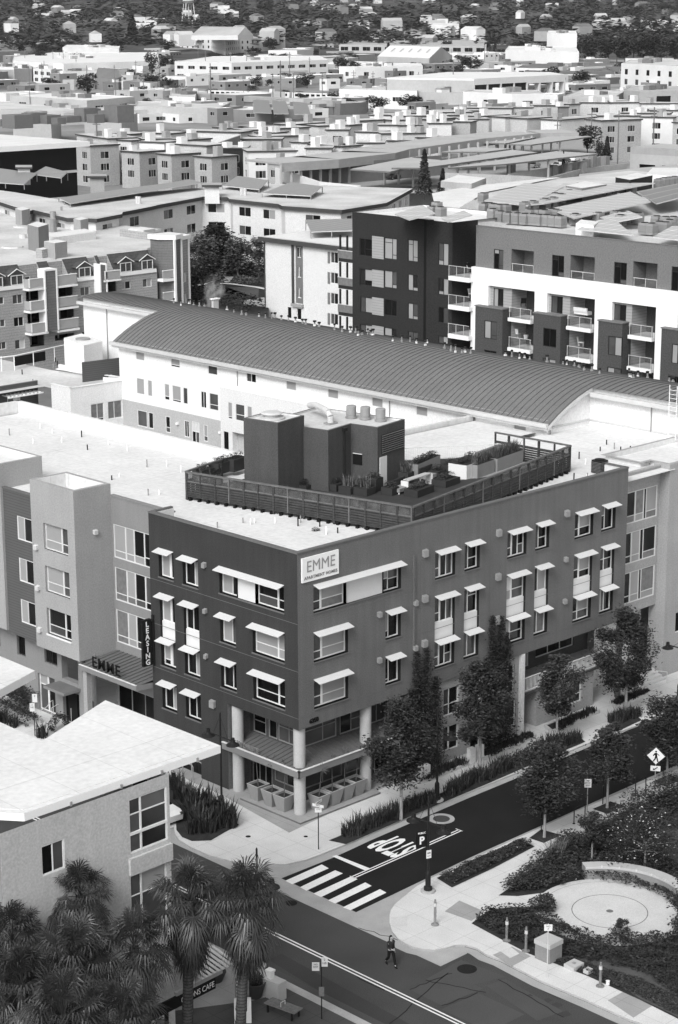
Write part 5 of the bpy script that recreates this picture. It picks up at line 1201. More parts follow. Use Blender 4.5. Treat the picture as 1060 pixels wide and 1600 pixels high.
for px, py, r, h in ((80, 362, .9, 1.9), (84, 355, .5, 2.4), (97, 348, .2, 2.5), (104, 355, .5, 1.1), (116, 353, .5, 1.2), (36, 372, .6, .6), (49, 365, .6, .7), (20, 387, 1.6, .25), (33, 355, 1.2, .25), (138, 352, .5, .8), (68, 385, .6, .5)):
    p = P(px, py, 16.25); q = MB(); q.tube((p.x, p.y, 16.2), (p.x, p.y, 16.2+h), r, r*.9, rv.choice(['metal_grey', 'metal_light', 'white_paint']), 10); q.build('roof_unit', b.root)
b.done()

# ================================================================= COURTYARD APARTMENTS (dark cornice)
SP = ['.5:m,.5:k', '.5:d,.5:b', '.33:k,.33:b,.34:m', '.5:k,.5:k', '.5:b,.5:m']
poly = proof([(-60, 312), (0, 319), (45, 334), (52, 332), (110, 346), (132, 346), (150, 347), (186, 340), (187, 337), (233, 328), (245, 325), (316, 312), (360, 313), (364, 316), (440, 324), (446, 327), (533, 333), (600, 322), (640, 300), (420, 292), (300, 300), (90, 318), (20, 306), (-60, 295)], 17.5)
b = pbuild('courtyard_apartments', 'long pale apartment building with a dark cornice bending round the garden court', 'building', poly, 17.5, 0, 'stucco_pale', 'roof_white_dirty', fascia='cornice_dark', fh=.55, over=.5, wins=dict(sp=5.2, w=2.9, h=1.5, st=2.95, top=.55, spec=SP, rows=4, fm='frame_grey'))
# shutters and balconies as dark recessed stacks
def stack(px, y, wpx_, n, storey=26.5, name='balcony'):
    for k in range(n):
        a = P(px, y+8+k*storey, 17.5-.4-k*2.95-2.0); c = P(px+wpx_, y+8+k*storey-.0, 17.5-.4-k*2.95-2.0)
        u = (c-a).normalized(); n_ = Vector((u.y, -u.x, 0)); q = MB(); L0 = (c-a).length
        q.obox(a+n_*1.2, u*L0, -n_*.12, (0, 0, .95), 'balcony_panel'); q.obox(a+n_*1.3-Vector((0, 0, .25)), u*L0, -n_*1.4, (0, 0, .22), 'cornice_dark'); q.obox(a+n_*1.2+Vector((0, 0, .95)), u*L0, -n_*.15, (0, 0, .08), 'cornice_dark')
        q.obox(a+n_*.02+Vector((0, 0, .95)), u*L0, -n_*.04, (0, 0, 1.2), 'glass_black'); q.obox(a+n_*1.2+Vector((0, 0, -.25)), u*.14, -n_*1.2, (0, 0, 2.95), 'cornice_dark'); q.obox(a+u*L0+n_*1.2+Vector((0, 0, -.25)), u*.14, -n_*1.2, (0, 0, 2.95), 'cornice_dark'); q.build(name, b.root)
stack(312, 316, 27, 4); stack(339, 316, 26, 4); stack(366, 318, 20, 4); stack(236, 326, 26, 3); stack(155, 340, 26, 2); stack(202, 334, 24, 2)
stack(452, 330, 22, 2)
b.done()
# solar arrays over that roof
def solar(px, z, m, lab, tilt=.6, legs=True, name='solar_array', group='solar arrays on the apartment roofs', zb=None):
    pts = [P(x, y, z) for x, y in px]; c = sum(pts, Vector())/len(pts); t = thing(name, lab, 'solar panels', (c.x, c.y, (zb or z)-.2), group)
    q = MB(); pts = [Vector((p.x, p.y, z+(tilt if i >= 2 else 0))) for i, p in enumerate(pts)]; q.face(pts, m)
    n = len(pts)
    for i in range(n): a, d = pts[i], pts[(i+1) % n]; q.face([a, a-Vector((0, 0, .12)), d-Vector((0, 0, .12)), d], 'metal_light')
    q.build('panel_field', t)
    if legs:
        q = MB(); k = max(2, int((pts[1]-pts[0]).length/3.5))
        for (a, d) in ((pts[0], pts[1]), (pts[3], pts[2])):
            for i in range(k+1): p = a.lerp(d, i/k); q.tube((p.x, p.y, (zb or z)-.9), (p.x, p.y, p.z-.05), .08, .08, 'metal_grey', 5)
        q.build('support_legs', t)
    return t
solar([(92, 309), (110, 318), (316, 291), (300, 286)], 18.7, 'solar', 'long tilted solar array on the left wing of the courtyard roof')
solar([(348, 290), (405, 296), (420, 287), (372, 280)], 18.7, 'solar', 'small solar array behind the bend of the courtyard roof')
solar([(410, 302), (486, 306), (504, 297), (455, 290)], 18.7, 'solar', 'solar array on the right wing of the courtyard roof left of the dark block')
solar([(-20, 284), (38, 288), (58, 276), (0, 268)], 18.7, 'solar', 'solar array at the far left edge of the picture')
solar([(50, 272), (96, 278), (106, 274), (72, 265)], 18.7, 'solar', 'short solar array by the dark glass hall')
for px, py in ((378, 305), (383, 305), (215, 318), (218, 318)):
    p = P(px, py, 18.1); q = MB(); q.tube((p.x, p.y, 18), (p.x, p.y, 19.2), .3, .3, 'metal_light', 8); q.build('roof_unit', b.root)
for nm, lab, px, z, zt, wmat in (('roof_house', 'small roof house with dark flat cap on the courtyard apartments, centre', [(320, 292), (343, 292), (343, 289), (320, 289)], 18, 19.7, 'white_wall2'), ('roof_house', 'small roof house with dark flat cap on the courtyard apartments, left', [(141, 278), (163, 278), (163, 275), (141, 275)], 18, 19.8, 'stucco_light'), ('roof_house', 'tiny white roof house at the left edge beside the solar array', [(28, 264), (47, 264), (47, 261), (28, 261)], 18, 19.8, 'white_wall2')):
    t = Bld(nm, lab, 'roof house', P(*px[0], z)); place_px(t, 'wall', px, z-1, zt, wmat); t.part('cap').hexa(offset(ccw(proof(px, zt+.01)), -.4), zt, zt+.35, 'cornice_dark', 'roof_grey'); t.done()

# middle white building with dark cornice, right of the garden
poly = [(104.8, 126.5), (104.8, 113.2), (104.0, 113.0), (104.0, 78), (125, 78), (125, 126.5)]
b = Bld('pale_apartments', 'pale four storey building with one dark vertical window strip beside the garden', 'building', (110, 105, 0))
def XWp(x0, y0, x1, y1, spec, X, YS, fr='frame_white'):
    a = PX(x0, y0, X); c = PX(x1, y0, X); d = PX(x0, y1, X); return (YS-a.y, d.z, a.y-c.y, a.z-d.z, spec, fr)
Xp = 104.6; Ya = PX(413, 366, Xp).y
ws = [XWp(463.5, 386, 472, 402, '.5:m,.5:m', Xp, Ya), XWp(464, 416, 472, 433, '.5:b,.5:m', Xp, Ya), XWp(464, 449, 472, 465, '.5:b,.5:m', Xp, Ya), XWp(449, 479, 455.5, 497, '1:k', Xp, Ya), XWp(464, 481, 471, 499, '1:k', Xp, Ya)]
for k in range(4): ws.append(XWp(516.5, 393+k*32, 528.5, 410.5+k*32, '.5:m,.5:d', Xp, Ya))
b.wall((Xp, Ya), (Xp, 78), 0, 17.0, 'stucco_pale', ws, depth=.15); b.wall((120, Ya), (Xp, Ya), 0, 17.0, 'stucco_pale'); b.wall((Xp, 78), (125, 78), 0, 17, 'stucco_pale')
m = MB(); a = PX(456, 386, Xp-.15); c = PX(474, 386, Xp-.15); d = PX(457, 476, Xp-.15)
m.box(Xp-.12, a.y, d.z, Xp, c.y, 17.0, 'stucco_mid'); 
m2 = b.part('dark_strip'); ya = PX(462.2, 386, Xp).y; yc = PX(473.4, 386, Xp).y
for w in (ws[0], ws[1], ws[2]): pass
m2.box(Xp-.03, ya, d.z+.3, Xp-.005, ya-.35, 17, 'shutter'); m2.box(Xp-.03, yc+.35, d.z+.3, Xp-.005, yc, 17, 'shutter')
for zt_, zb_ in ((17, ws[0][1]+ws[0][3]), (ws[0][1], ws[1][1]+ws[1][3]), (ws[1][1], ws[2][1]+ws[2][3]), (ws[2][1], d.z+.3)): m2.box(Xp-.035, ya-.35, zb_, Xp-.006, yc+.35, zt_, 'shutter')
m2.box(Xp-.2, PX(457, 386, Xp).y, d.z-.1, Xp-.14, PX(457, 386, Xp).y-.4, 17, 'cornice_dark'); m2.box(Xp-.4, PX(457, 386, Xp).y, d.z-.2, Xp-.01, yc-.1, d.z+.2, 'stucco_light')
for k in range(4): 
    y0 = PX(512.5, 393+k*32, Xp).y; y1 = PX(516, 393+k*32, Xp).y; zt_ = PX(512.5, 393+k*32, Xp).z; b.part('shutter').box(Xp-.05, y0, zt_-1.55, Xp-.005, y1, zt_, 'shutter')
b.part('fascia').hexa([(Xp-.6, Ya+.6), (Xp-.6, 77), (126, 77), (126, Ya+.6)], 17.0, 17.6, 'cornice_dark', 'roof_white_dirty'); b.part('roof').face([(Xp-.2, Ya+.3, 17.63), (Xp-.2, 77.4, 17.63), (125.6, 77.4, 17.63), (125.6, Ya+.3, 17.63)][::-1], 'roof_white')
pq = P(404, 458, 8.2); b.part('porch').hexa([(Xp, Ya), (Xp, Ya+3.6), (Xp+3, Ya+3.6), (Xp+3, Ya)], 0, 8.0, 'stucco_pale'); b.part('porch_roof').hexa([(Xp-.5, Ya-.2), (Xp-.5, Ya+4), (Xp+3.3, Ya+4), (Xp+3.3, Ya-.2)], 8.0, 8.5, 'roof_grey')
q = MB(); q.tube((Xp-.1, Ya-.15, 0), (Xp-.1, Ya-.15, 17), .09, .09, 'cornice_dark', 6); q.build('downpipe', b.root)
# steel balconies with glass between this block and the dark tower
for k in range(4):
    a = PX(529, 407+k*42, 96); q = MB(); q.box(96, a.y, a.z-.1, 100, a.y-4.5, a.z+.35, 'frame_dark'); q.box(95.9, a.y, a.z+.35, 96, a.y-4.5, a.z+1.3, 'glass_curtain'); q.box(95.85, a.y, a.z+1.3, 96.02, a.y-4.5, a.z+1.37, 'metal_light'); q.box(96.2, a.y-1.2, a.z+.35, 96.4, a.y-1.4, a.z+3.2, 'frame_dark'); q.box(96.1, a.y-.05, a.z+.3, 96.3, a.y-.25, a.z+3.2, 'frame_dark'); q.build('balcony', b.root)
b.done()
solar([(486, 362), (551, 360), (556, 348), (478, 350)], 18.6, 'solar', 'solar array on the pale building next to the dark tower')

# ================================================================= DARK AND WHITE FRAME APARTMENTS (right, middle distance)
b = Bld('frame_apartments', 'large apartment block, near black at its left end, grey over a white frame', 'building', (90, 45, 0))
XF = 79.0
def xw(x0, y0, x1, y1, spec, X=XF, fr='frame_dark', YS=0, dep=None):
    a = PX(x0, y0, X); c = PX(x1, y0, X); d = PX(x0, y1, X); r = (YS-a.y, d.z, a.y-c.y, a.z-d.z, spec, fr); return r+((dep,) if dep else ())
Y0 = 75.9; ws = []
rows = [(366, 367, 399), (419.5, 419.5, 445), (463, 463, 489), (506, 506, 520)]
ws += [xw(562, 372, 582, 399, '.4:k,.6:k/k.4', YS=Y0), xw(562, 419, 582, 445, '.4:d,.6:b/k.3', YS=Y0), xw(563, 463, 582, 487, '.4:m,.6:b', YS=Y0), xw(563, 506, 582, 518, '.4:m,.6:b', YS=Y0)]
ws += [xw(600.5, 371, 620, 404, '.65:b/b.8,.35:b/b.2', YS=Y0), xw(600.5, 422, 620, 449, '.65:b,.35:m/b.2', YS=Y0), xw(600.5, 467, 620, 492, '.6:k,.4:k', YS=Y0), xw(600.5, 511, 620, 524, '.6:b,.4:d', YS=Y0)]
ws += [xw(637.5, 374, 653, 408, '.5:b/b.8,.5:b/b.2', YS=Y0), xw(637.5, 428, 653, 453.5, '.5:b,.5:d/b.2', YS=Y0), xw(637.5, 473, 653, 498, '.5:b,.5:m/b.2', YS=Y0), xw(637.5, 517, 653, 530, '.5:m,.5:m', YS=Y0)]
b.wall((XF, Y0), (XF, 64.6), 0, 25.9, 'black_wall', ws, depth=.15)
for (y0, y1) in ((368.5, 403), (421, 447), (464, 491), (508, 522)): a = PX(582, y0, XF); c = PX(600, y0, XF); d = PX(582, y1, XF); b.part('window_panel').box(XF-.04, a.y, d.z, XF-.005, c.y, a.z, 'siding_mid')
b.part('wall_reveal').box(78.75, 64.62, 0, 79.7, 64.05, 25.88, 'black')
Y1 = 64.1; Xb = 78.6
ws = [xw(685, 379, 701, 414, '.5:m/b.2,.5:b', Xb, YS=Y1), xw(685, 434, 701, 460, '.5:d/b.2,.5:b', Xb, YS=Y1), xw(685, 479, 701, 504, '.5:k,.5:m', Xb, YS=Y1), xw(685, 524, 700, 536, '.5:m,.5:b', Xb, YS=Y1)]
Y2 = PX(706.8, 420, Xb).y
b.wall((Xb, Y1), (Xb, Y2), 0, 25.9, 'black_wall', ws, depth=.15); b.wall((Xb, Y2), (82.6, Y2), 0, 25.9, 'black_wall'); b.wall((79.4, 64.1), (Xb, 64.1), 0, 25.9, 'black_wall')
Y3 = 57.3
b.wall((82.6, Y2), (82.6, Y3), 0, 24.9, 'siding_mid', [(.7, 23.8-3.3-k*3.12+.0, 2.4, 2.9, '.5:b/b.8,.5:m/k.8', 'frame_dark') for k in range(1)]+[(.1, 17.0-k*3.12+.2, 3.0, 2.75, '.4:k,.3:m,.3:k', 'frame_dark') for k in range(6)], depth=.12)
bz = [PX(707, y, XF).z for y in (429, 474, 519)]
for i, z in enumerate(bz+[bz[-1]-3.05, bz[-1]-6.1]):
    q = MB(); q.box(XF-1.0, Y2-.02, z-.45, 82.5, Y3+.0, z, 'white_paint'); q.build('balcony', b.root)
    q = MB()
    yy = Y2-.05
    while yy > Y3+.1: q.tube((XF-.95, yy, z), (XF-.95, yy, z+1.1), .03, .03, 'metal_light', 5); yy -= 1.1
    q.tube((XF-.95, Y2, z+1.1), (XF-.95, Y3, z+1.1), .03, .03, 'metal_light', 5); q.build('balcony_railing', b.root)
    b.part('balcony_glass').face([(XF-.9, Y2, z+.05), (XF-.9, Y3, z+.05), (XF-.9, Y3, z+1.05), (XF-.9, Y2, z+1.05)], 'plexi')
# grey top storey, white frame, siding and dark bays
zg = 21.5
cols_ = [(772, 787, 799.5, 834.5), (863, 882, 892, 930), (960, 980, 990, 1028), (1050, 1070, 1082, 1120)]
gw = []; YG = Y3; YE = 4.0
tops = [(389, 424, 389, 426), (398, 435, 398, 438), (409, 446, 408, 449), (416, 455, 418, 458)]
for (a, c, e, f), (t1, t2, t3, t4) in zip(cols_, tops):
    gw.append(xw(a, t1, c, t2, '.5:b/k.8,.5:m/m.2' if a < 800 else '.5:d/k.8,.5:k/m.2', YS=YG)); gw.append(xw(e, t3, f, t4, None, YS=YG, dep=2.2))
b.wall((XF, YG), (XF, YE), zg, 25.8, 'char_wall', gw, depth=.15)
for w in gw:
    if w[4] is None:
        y1 = YG-w[0]; y0 = y1-w[2]; b.part('balcony_door').box(XF+2.1, y1, w[1], XF+2.2, y1-w[2]*.48, w[1]+w[3], 'char_wall'); b.part('balcony_door').box(XF+2.1, y1-w[2]*.48, w[1], XF+2.15, y0, w[1]+w[3], 'glass_black'); b.part('balcony_door').box(XF+2.0, y1-w[2]*.48, w[1]+w[3]-.8, XF+2.1, y0, w[1]+w[3]-.7, 'frame_dark')
        q = MB(); q.tube((XF+.1, y1, w[1]+.95), (XF+.1, y0, w[1]+.95), .035, .035, 'metal_light', 5)
        for k in range(3): q.tube((XF+.1, y1-(y1-y0)*(.03+k*.47), w[1]), (XF+.1, y1-(y1-y0)*(.03+k*.47), w[1]+.95), .03, .03, 'metal_light', 5)
        q.build('balcony_railing', b.root)
fr_ = b.part('white_frame'); XW = XF-.35
fr_.box(XW, YG+.3, zg-1.75, XF+.3, YE, zg, 'frame_bldg')
pil = [(745, 763), (834.5, 855), (929, 957), (1025, 1060)]
for (a, c) in pil:
    ya, yc = PX(a+1, 470, XW).y, PX(c, 470, XW).y
    if a == 745: ya = YG+.3
    fr_.box(XW, ya, 0, XF+.3, yc if c < 1059 else yc, zg-1.75, 'frame_bldg')
    if a < 1000: fr_.box(XW+.002, yc, 14.9+3.0, XF+.3, yc-.0, zg-1.76, 'frame_bldg') if 0 else None
spans = [(763, 799.5, 834.5), (855, 891, 929), (957, 988, 1025), (1057, 1085, 1120)]
yrow = [(445, 470), (486, 519), (541, 556)]
for si, (a, c, e) in enumerate(spans):
    ya, yc, ye = PX(a, 480, XF).y, PX(c, 480, XF).y, PX(e, 480, XF).y
    # siding strip with a window (second row), dark projecting bay below
    zs = PX(a, [480, 491, 503, 515][si]-2, XF).z
    wy0 = PX([771.5, 862, 958.5, 1047][si], 460, XF).y; wy1 = PX([787, 880, 978, 1066][si], 460, XF).y; wt = zg-1.85
    b.wall((XF, ya), (XF, yc), zs-.3, zg-1.7, 'siding_mid', [(max(.2, ya-wy0), wt-2.35, wy0-wy1, 2.2, '.5:m,.5:d/m.2' if si else '.45:b,.55:d/m.2', 'frame_dark')], depth=.12)
    Xq = XF-1.0; bw0 = ya+.9; bw1 = yc+.35
    wv = [(bw0-(ya-.7)-.3, zs-1.3-1.95-k*3.12, 1.75, 1.9, ['.5:b,.5:m/m.2', '.5:k,.5:k', '.5:m,.5:b'][(k+si) % 3], 'frame_dark') for k in range(5)]
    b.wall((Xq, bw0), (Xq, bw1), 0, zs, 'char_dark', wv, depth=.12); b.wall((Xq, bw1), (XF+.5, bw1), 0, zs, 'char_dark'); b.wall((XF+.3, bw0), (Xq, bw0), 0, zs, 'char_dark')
    b.part('bay_cap').hexa([(Xq-.08, bw0+.08), (Xq-.08, bw1-.08), (XF+.4, bw1-.08), (XF+.4, bw0+.08)], zs, zs+.12, 'char_wall')
    # recessed balconies
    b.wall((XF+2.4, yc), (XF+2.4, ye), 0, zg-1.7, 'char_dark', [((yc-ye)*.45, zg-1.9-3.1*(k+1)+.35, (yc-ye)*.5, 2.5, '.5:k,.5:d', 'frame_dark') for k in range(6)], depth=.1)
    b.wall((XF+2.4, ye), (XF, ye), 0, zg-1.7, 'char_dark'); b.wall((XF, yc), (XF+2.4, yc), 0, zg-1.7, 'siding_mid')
    for k in range(5):
        z = zg-1.75-3.12*(k+1)+.05; q = MB(); q.box(XW-.15, yc+.05, z-.35, XF+2.4, ye+.02, z, 'white_paint'); q.build('balcony', b.root)
        q = MB(); q.tube((XW, yc, z+1.1), (XW, ye, z+1.1), .03, .03, 'metal_light', 5)
        for t in (.02, .5, .97): q.tube((XW, yc+(ye-yc)*t, z), (XW, yc+(ye-yc)*t, z+1.1), .03, .03, 'metal_light', 5)
        q.build('balcony_railing', b.root)
        b.part('balcony_glass').face([(XW+.04, yc, z+.05), (XW+.04, ye, z+.05), (XW+.04, ye, z+1.05), (XW+.04, yc, z+1.05)], 'plexi')
# side and roofs
b.wall((90.5, Y0), (XF, Y0), 0, 25.9, 'black_wall')
b.roof([(XF, Y0), (XF, 64.4), (Xb, 64.3), (Xb, Y2), (82.6, Y2), (90, 60), (90.5, Y0)], 25.9, .35, 'roof_white', 'black_wall', .3)
RB_ = [(XF, YG), (XF, YE), (150, YE), (150, 40), tuple(P(985, 270, 25)[:2]), tuple(P(860, 284, 25)[:2]), tuple(P(700, 300, 25)[:2]), (92, 62), (82.6, YG+.2)]
b.part('roof').face([(p[0], p[1], 25.3) for p in ccw(RB_)], 'roof_white_dirty'); b.part('roof').face([(q[0], q[1], 25.45) for q in ccw(proof([(675, 302), (700, 297), (760, 288), (880, 276), (760, 300), (700, 335), (680, 322)], 25.45))], 'roof_white')
coping(b, (XF, YG), (XF, YE), 25.8, 'char_wall', .3, .06); b.part('parapet').box(XF+.02, YG, 25.2, XF+.3, YE, 25.79, 'char_wall', 'roof_white')
for (px, zt, m) in ((([(689, 283), (737, 287), (760, 278), (716, 273)]), 26.1, 'roof_grey'), (([(884, 290), (910, 294), (948, 288), (915, 283)]), 26.9, 'stucco_mid'), (([(962, 277), (985, 281), (1020, 274), (995, 270)]), 27.2, 'black_wall'), (([(1010, 272), (1060, 276), (1090, 262), (1020, 262)]), 26.3, 'white_wall2')):
    q = MB(); q.hexa(proof(px, zt), 25.3, zt, m, 'roof_white'); q.build('rooftop_room', b.root)
b.done()
for i, (px, z, m, lab) in enumerate((([(757, 313), (825, 321), (881, 298), (820, 292)], 26.3, 'solar2', 'wide solar field behind the air conditioners of the grey apartment roof'), ([(825, 320), (850, 318), (1024, 292), (881, 292)], 26.3, 'solar2', 'long solar field running along the back of the grey apartment roof'),
    ([(859, 326), (897, 341), (1017, 322), (985, 306)], 26.4, 'solar2', 'tilted solar field in the middle of the grey apartment roof'), ([(902, 358), (990, 367), (960, 350), (935, 351)], 26.2, 'solar2', 'low solar field near the front parapet of the grey roof'),
    ([(938, 339), (960, 347), (1004, 346), (981, 336)], 26.2, 'solar2', 'small solar field between the two rows of roof units'), ([(995, 299), (1026, 318), (1075, 312), (1060, 293)], 26.6, 'solar_dark', 'steeply tilted dark solar rack at the right edge of the grey roof'),
    ([(1020, 370), (1075, 376), (1080, 360), (1050, 361)], 26.2, 'solar2', 'solar field at the right edge near the parapet'), ([(617, 334), (640, 343), (680, 340), (661, 328)], 26.5, 'solar2', 'solar field on the near black block'), ([(690, 341), (700, 346), (738, 343), (725, 336)], 26.6, 'solar2', 'small grey solar field beside the light recess of the black block'))):
    solar(px, z, m, lab, tilt=.5, legs=False, group='solar fields on the grey apartment roof')
acu = thing('roof_air_conditioner', 'grey boxy air conditioner in a row on the roof of the grey apartments', 'air conditioner', (0, 0, 0), 'air conditioners on the grey apartment roof')
q = MB(); q.box(-.45, -.45, .1, .45, .45, 1.25, 'metal_grey'); q.box(-.47, -.47, .3, .47, .47, 1.0, 'stucco_mid'); q.build('cabinet', acu, True); q = MB(); q.lathe(0, 0, [(.38, 1.25), (.38, 1.3), (0, 1.31)], 'black', 12); q.build('fan', acu, True)
spots = [(783, 348), (795, 350), (808, 351), (820.5, 352), (833, 352.5), (842.5, 353.5), (854, 354), (865, 355), (876, 356), (899, 352), (770, 344), (772, 336), (765, 334), (781, 337), (757, 335), (790, 337), (840, 345), (851, 346), (829, 345), (862, 344), (869, 345),
         (852, 327), (864, 325), (876, 319), (890, 313), (900, 312), (921, 309), (930, 308), (939, 307), (948, 305), (957, 304), (867, 318), (988, 301), (996, 299), (1003, 297), (1011, 296), (1029, 295), (1038, 293), (1046, 292), (1054, 291), (987, 306),
         (962, 348), (968, 348), (975, 349), (983, 350), (991, 350), (997, 351), (1007, 367), (1018, 368), (1030, 365), (1040, 366), (1026, 356), (1040, 357), (1052, 357), (1046, 362), (970, 354), (935, 350), (905, 302), (820, 333), (833, 331), (676, 340), (689, 341), (683, 333), (755, 318)]
for i, (x, y) in enumerate(spots):
    p = P(x, y, 25.35)
    rowlab = ('in the front row along the parapet, number %d from the left' % (i+1)) if i < 9 else 'in the cluster behind the left end of the front row' if x < 800 else 'in the second row behind the front row' if 325 < y < 347 and x < 890 else 'in the far rear row' if y < 330 else 'in the clusters at the right of the roof'
    if i == 0: acu.location = p; acu['label'] = 'grey boxy air conditioner '+rowlab
    else: dup(acu, p, label='grey boxy air conditioner '+rowlab)
fr2 = thing('roof_fence_cover', 'white rooftop screen box behind the front row of air conditioners', 'screen', P(915, 352, 25.3)); q = MB(); q.hexa(proof([(900, 349), (928, 352), (936, 346), (908, 343)], 26.6), 25.3, 26.6, 'white_wall', 'roof_white'); q.build('screen_box', fr2)

# garden court between the blocks
g0 = [P(x, y, 8.0) for x, y in ((300, 500), (420, 500), (420, 440), (400, 395), (300, 385), (295, 400))]
sheet('garden_ground', [p[:2] for p in g0]+[], 7.9, 'soil')
sheet('lawn', [P(x, y, 8)[:2] for x, y in ((318, 449), (405, 448), (404, 466), (398, 466), (340, 443), (322, 441))], 7.96, 'lawn')
band('garden_path', [P(x, y, 8)[:2] for x, y in ((303, 447), (330, 443), (360, 444), (398, 449), (412, 452))], .9, 8.0, 'concrete', 1)
sheet('garden_patio', [P(x, y, 8)[:2] for x, y in ((326, 440), (358, 441), (366, 432), (336, 428))], 7.98, 'concrete_mid')
# balcony furniture
def bchair(px, py, X, lab, m='frame_white', kind='chair'):
    p = PX(px, py, X); t = thing('balcony_'+kind, lab, kind, p, rz=rv.uniform(0, 3))
    if kind == 'chair':
        q = MB(); q.box(-.28, -.28, .38, .28, .28, .44, m); q.build('seat', t, True); q = MB(); q.obox((-.28, .22, .44), (.56, 0, 0), (0, .05, 0), (0, .15, .5), m); q.build('backrest', t, True)
        for x in (-.24, .24):
            for y in (-.24, .24): q = MB(); q.tube((x, y, 0), (x, y, .4), .02, .02, m, 5); q.build('leg', t, True)
    elif kind == 'sofa':
        q = MB(); q.box(-1.1, -.4, .1, 1.1, .35, .42, m); q.build('seat', t, True); q = MB(); q.box(-1.1, .3, .42, 1.1, .45, .8, m); q.build('backrest', t, True); t.rotation_euler = (0, 0, pi/2*1.0)
    else:
        q = MB(); q.lathe(0, 0, [(0, 0), (.2, 0), (.26, .4), (0, .4)], m, 12); q.build('pot', t, True); g = MB(); clump(g, (0, 0, .75), .35, 60, .16, ['leaf_b', 'leaf_pale'], rv); g.build('leaves', t, True)

bchair(738, 465, 80.2, 'white chair on the middle white balcony beside the black block'); bchair(728, 424, 80.2, 'dark chair on the top white balcony beside the black block', 'black'); bchair(735, 425, 80.4, 'small pale table chair on the top white balcony', 'metal_light')
bchair(808, 527, 80, 'round white chair on a lower frame balcony, left bay'); bchair(822, 529, 80, 'spidery pale plant pot beside the round white chair', 'metal_light', 'plant'); bchair(908, 492, 80, 'long white sofa on the upper balcony of the second bay', 'frame_white', 'sofa')
bchair(893, 540, 80, 'row end plant pot on the lower balcony of the second bay', 'frame_white', 'plant'); bchair(908, 541, 80, 'white folding chair on the lower balcony of the second bay'); bchair(818, 479, 80, 'dark stool like chair on the upper balcony of the left bay', 'black')
# ================================================================= TOWNHOUSES (each unit a house of its own)
rt = random.Random(21)
TH = [(104,225,141,229,10.8,'townwall3',1),(120,211,169,218,12,'townwall',1),(157,218,205,221,11.6,'townwall2',1),(168,209,204,211,12,'townwall',0),(190,237,218,239,9.6,'townwall3',1),(218,222.5,257,224,11.6,'far_white',1),(225,219,270,218,12,'townwall',0),(233,208.6,267,210,12,'townwall2',0),
 (246,241,268,243,9.6,'townwall3',1),(266,226,323,229,11.4,'townwall',1),(293,220,330,217.5,12,'townwall2',0),(304,245,331,247,9.4,'townwall3',1),(283,205.5,376,208,12,'townwall2',0),(334,199.7,367,202,12,'townwall',0),(346.5,232.8,384.7,232.8,11.0,'black_wall',1),(388.5,238,463.7,236.6,11.4,'far_white',1),(418,255,438,257,9.4,'townwall3',1),
 (378,218.8,439.5,218.8,12,'townwall',0),(404,215,483,212.4,12,'townwall3',0),(478,232.8,518.4,232.8,12,'townwall',0),(484,226.4,535,230,12,'townwall2',0),(432,202,484,199.7,12,'townwall',0),(354,201.7,405,201,12,'townwall2',0),(381,204.8,418,203.5,12,'townwall',0),(455,196,512,192,12,'townwall',0),(498,198,535,196.6,12,'townwall2',0),(509.5,204,545,204,12,'townwall',1),
 (530,229.5,551.6,229,12,'townwall',0),(559,224.6,600,224.6,12,'townwall2',0),(606,221,646,221,12,'townwall',0),(651,216,690,217,12,'townwall',0),(556,207,592,208,12,'townwall2',0),(597.5,210,665,209,12,'townwall',0),(545,197,572,194.6,12,'townwall',0),(592,196.6,623,196.6,12,'townwall2',0),(624,197,660,196.6,12,'townwall',0),(669.6,193.8,705.8,193.8,12,'townwall2',0),(707,191,735,191.5,12,'townwall3',0),
 (578,180.6,615,181,12,'far_white',1),(615,182.6,676,182,12,'townwall',0),(679,188,712,185,12,'townwall3',0),(720,187.4,764,187,12,'townwall',0),(621.7,176,672.6,177,12,'townwall2',0),(645,177.5,739,176,12,'townwall',0),(680,174.7,751.6,174,12,'townwall2',0),(716,169.6,800,170,12,'townwall',0),(750,183,795,180,12,'townwall2',0),
 (790,169,833,169,12,'townwall',1),(831,165.8,873,165.8,12,'townwall',1),(873,168,889,168,12,'char_wall',0),(889,164,907,163,12,'townwall',1),(907,161,953,161.5,12,'townwall',1),(953,161.5,1001,160.7,12,'townwall2',1),(1002.7,162.7,1062,162.7,12,'townwall2',1),(790,184.4,843.5,182,12,'townwall2',0),(824,186.4,876.6,183,12,'townwall',0),(874,188.7,927.5,184.4,12,'townwall2',0),
 (940,189.5,1002.7,187.4,12.6,'townwall3',1),(935,182,1001,182,12,'townwall',0),(1001,183.5,1052,184.6,12.6,'far_white',1),(971,177.5,1045,178.5,12,'townwall2',0),(1017,173.4,1065,173.4,12,'townwall2',1),(1052,192,1075,193,12,'townwall3',1),(700,181,735,181,12,'townwall',0),(560,190,600,188,12,'townwall',0),(610,189,650,188,12,'townwall2',0),(455,223,480,224,12,'townwall2',0),(400,208,430,209,12,'townwall3',0)]
where = lambda x: ['at the far left', 'left of centre', 'in the centre', 'right of centre', 'at the far right'][min(4, int(x/212))]
mats_word = {'townwall': 'grey', 'townwall2': 'pale', 'townwall3': 'mid grey', 'far_white': 'white', 'black_wall': 'black', 'char_wall': 'dark'}
TSP = ['.33:k,.33:m,.34:k', '.5:m,.5:k', '.5:k,.5:m', '.33:m,.33:k,.34:m']
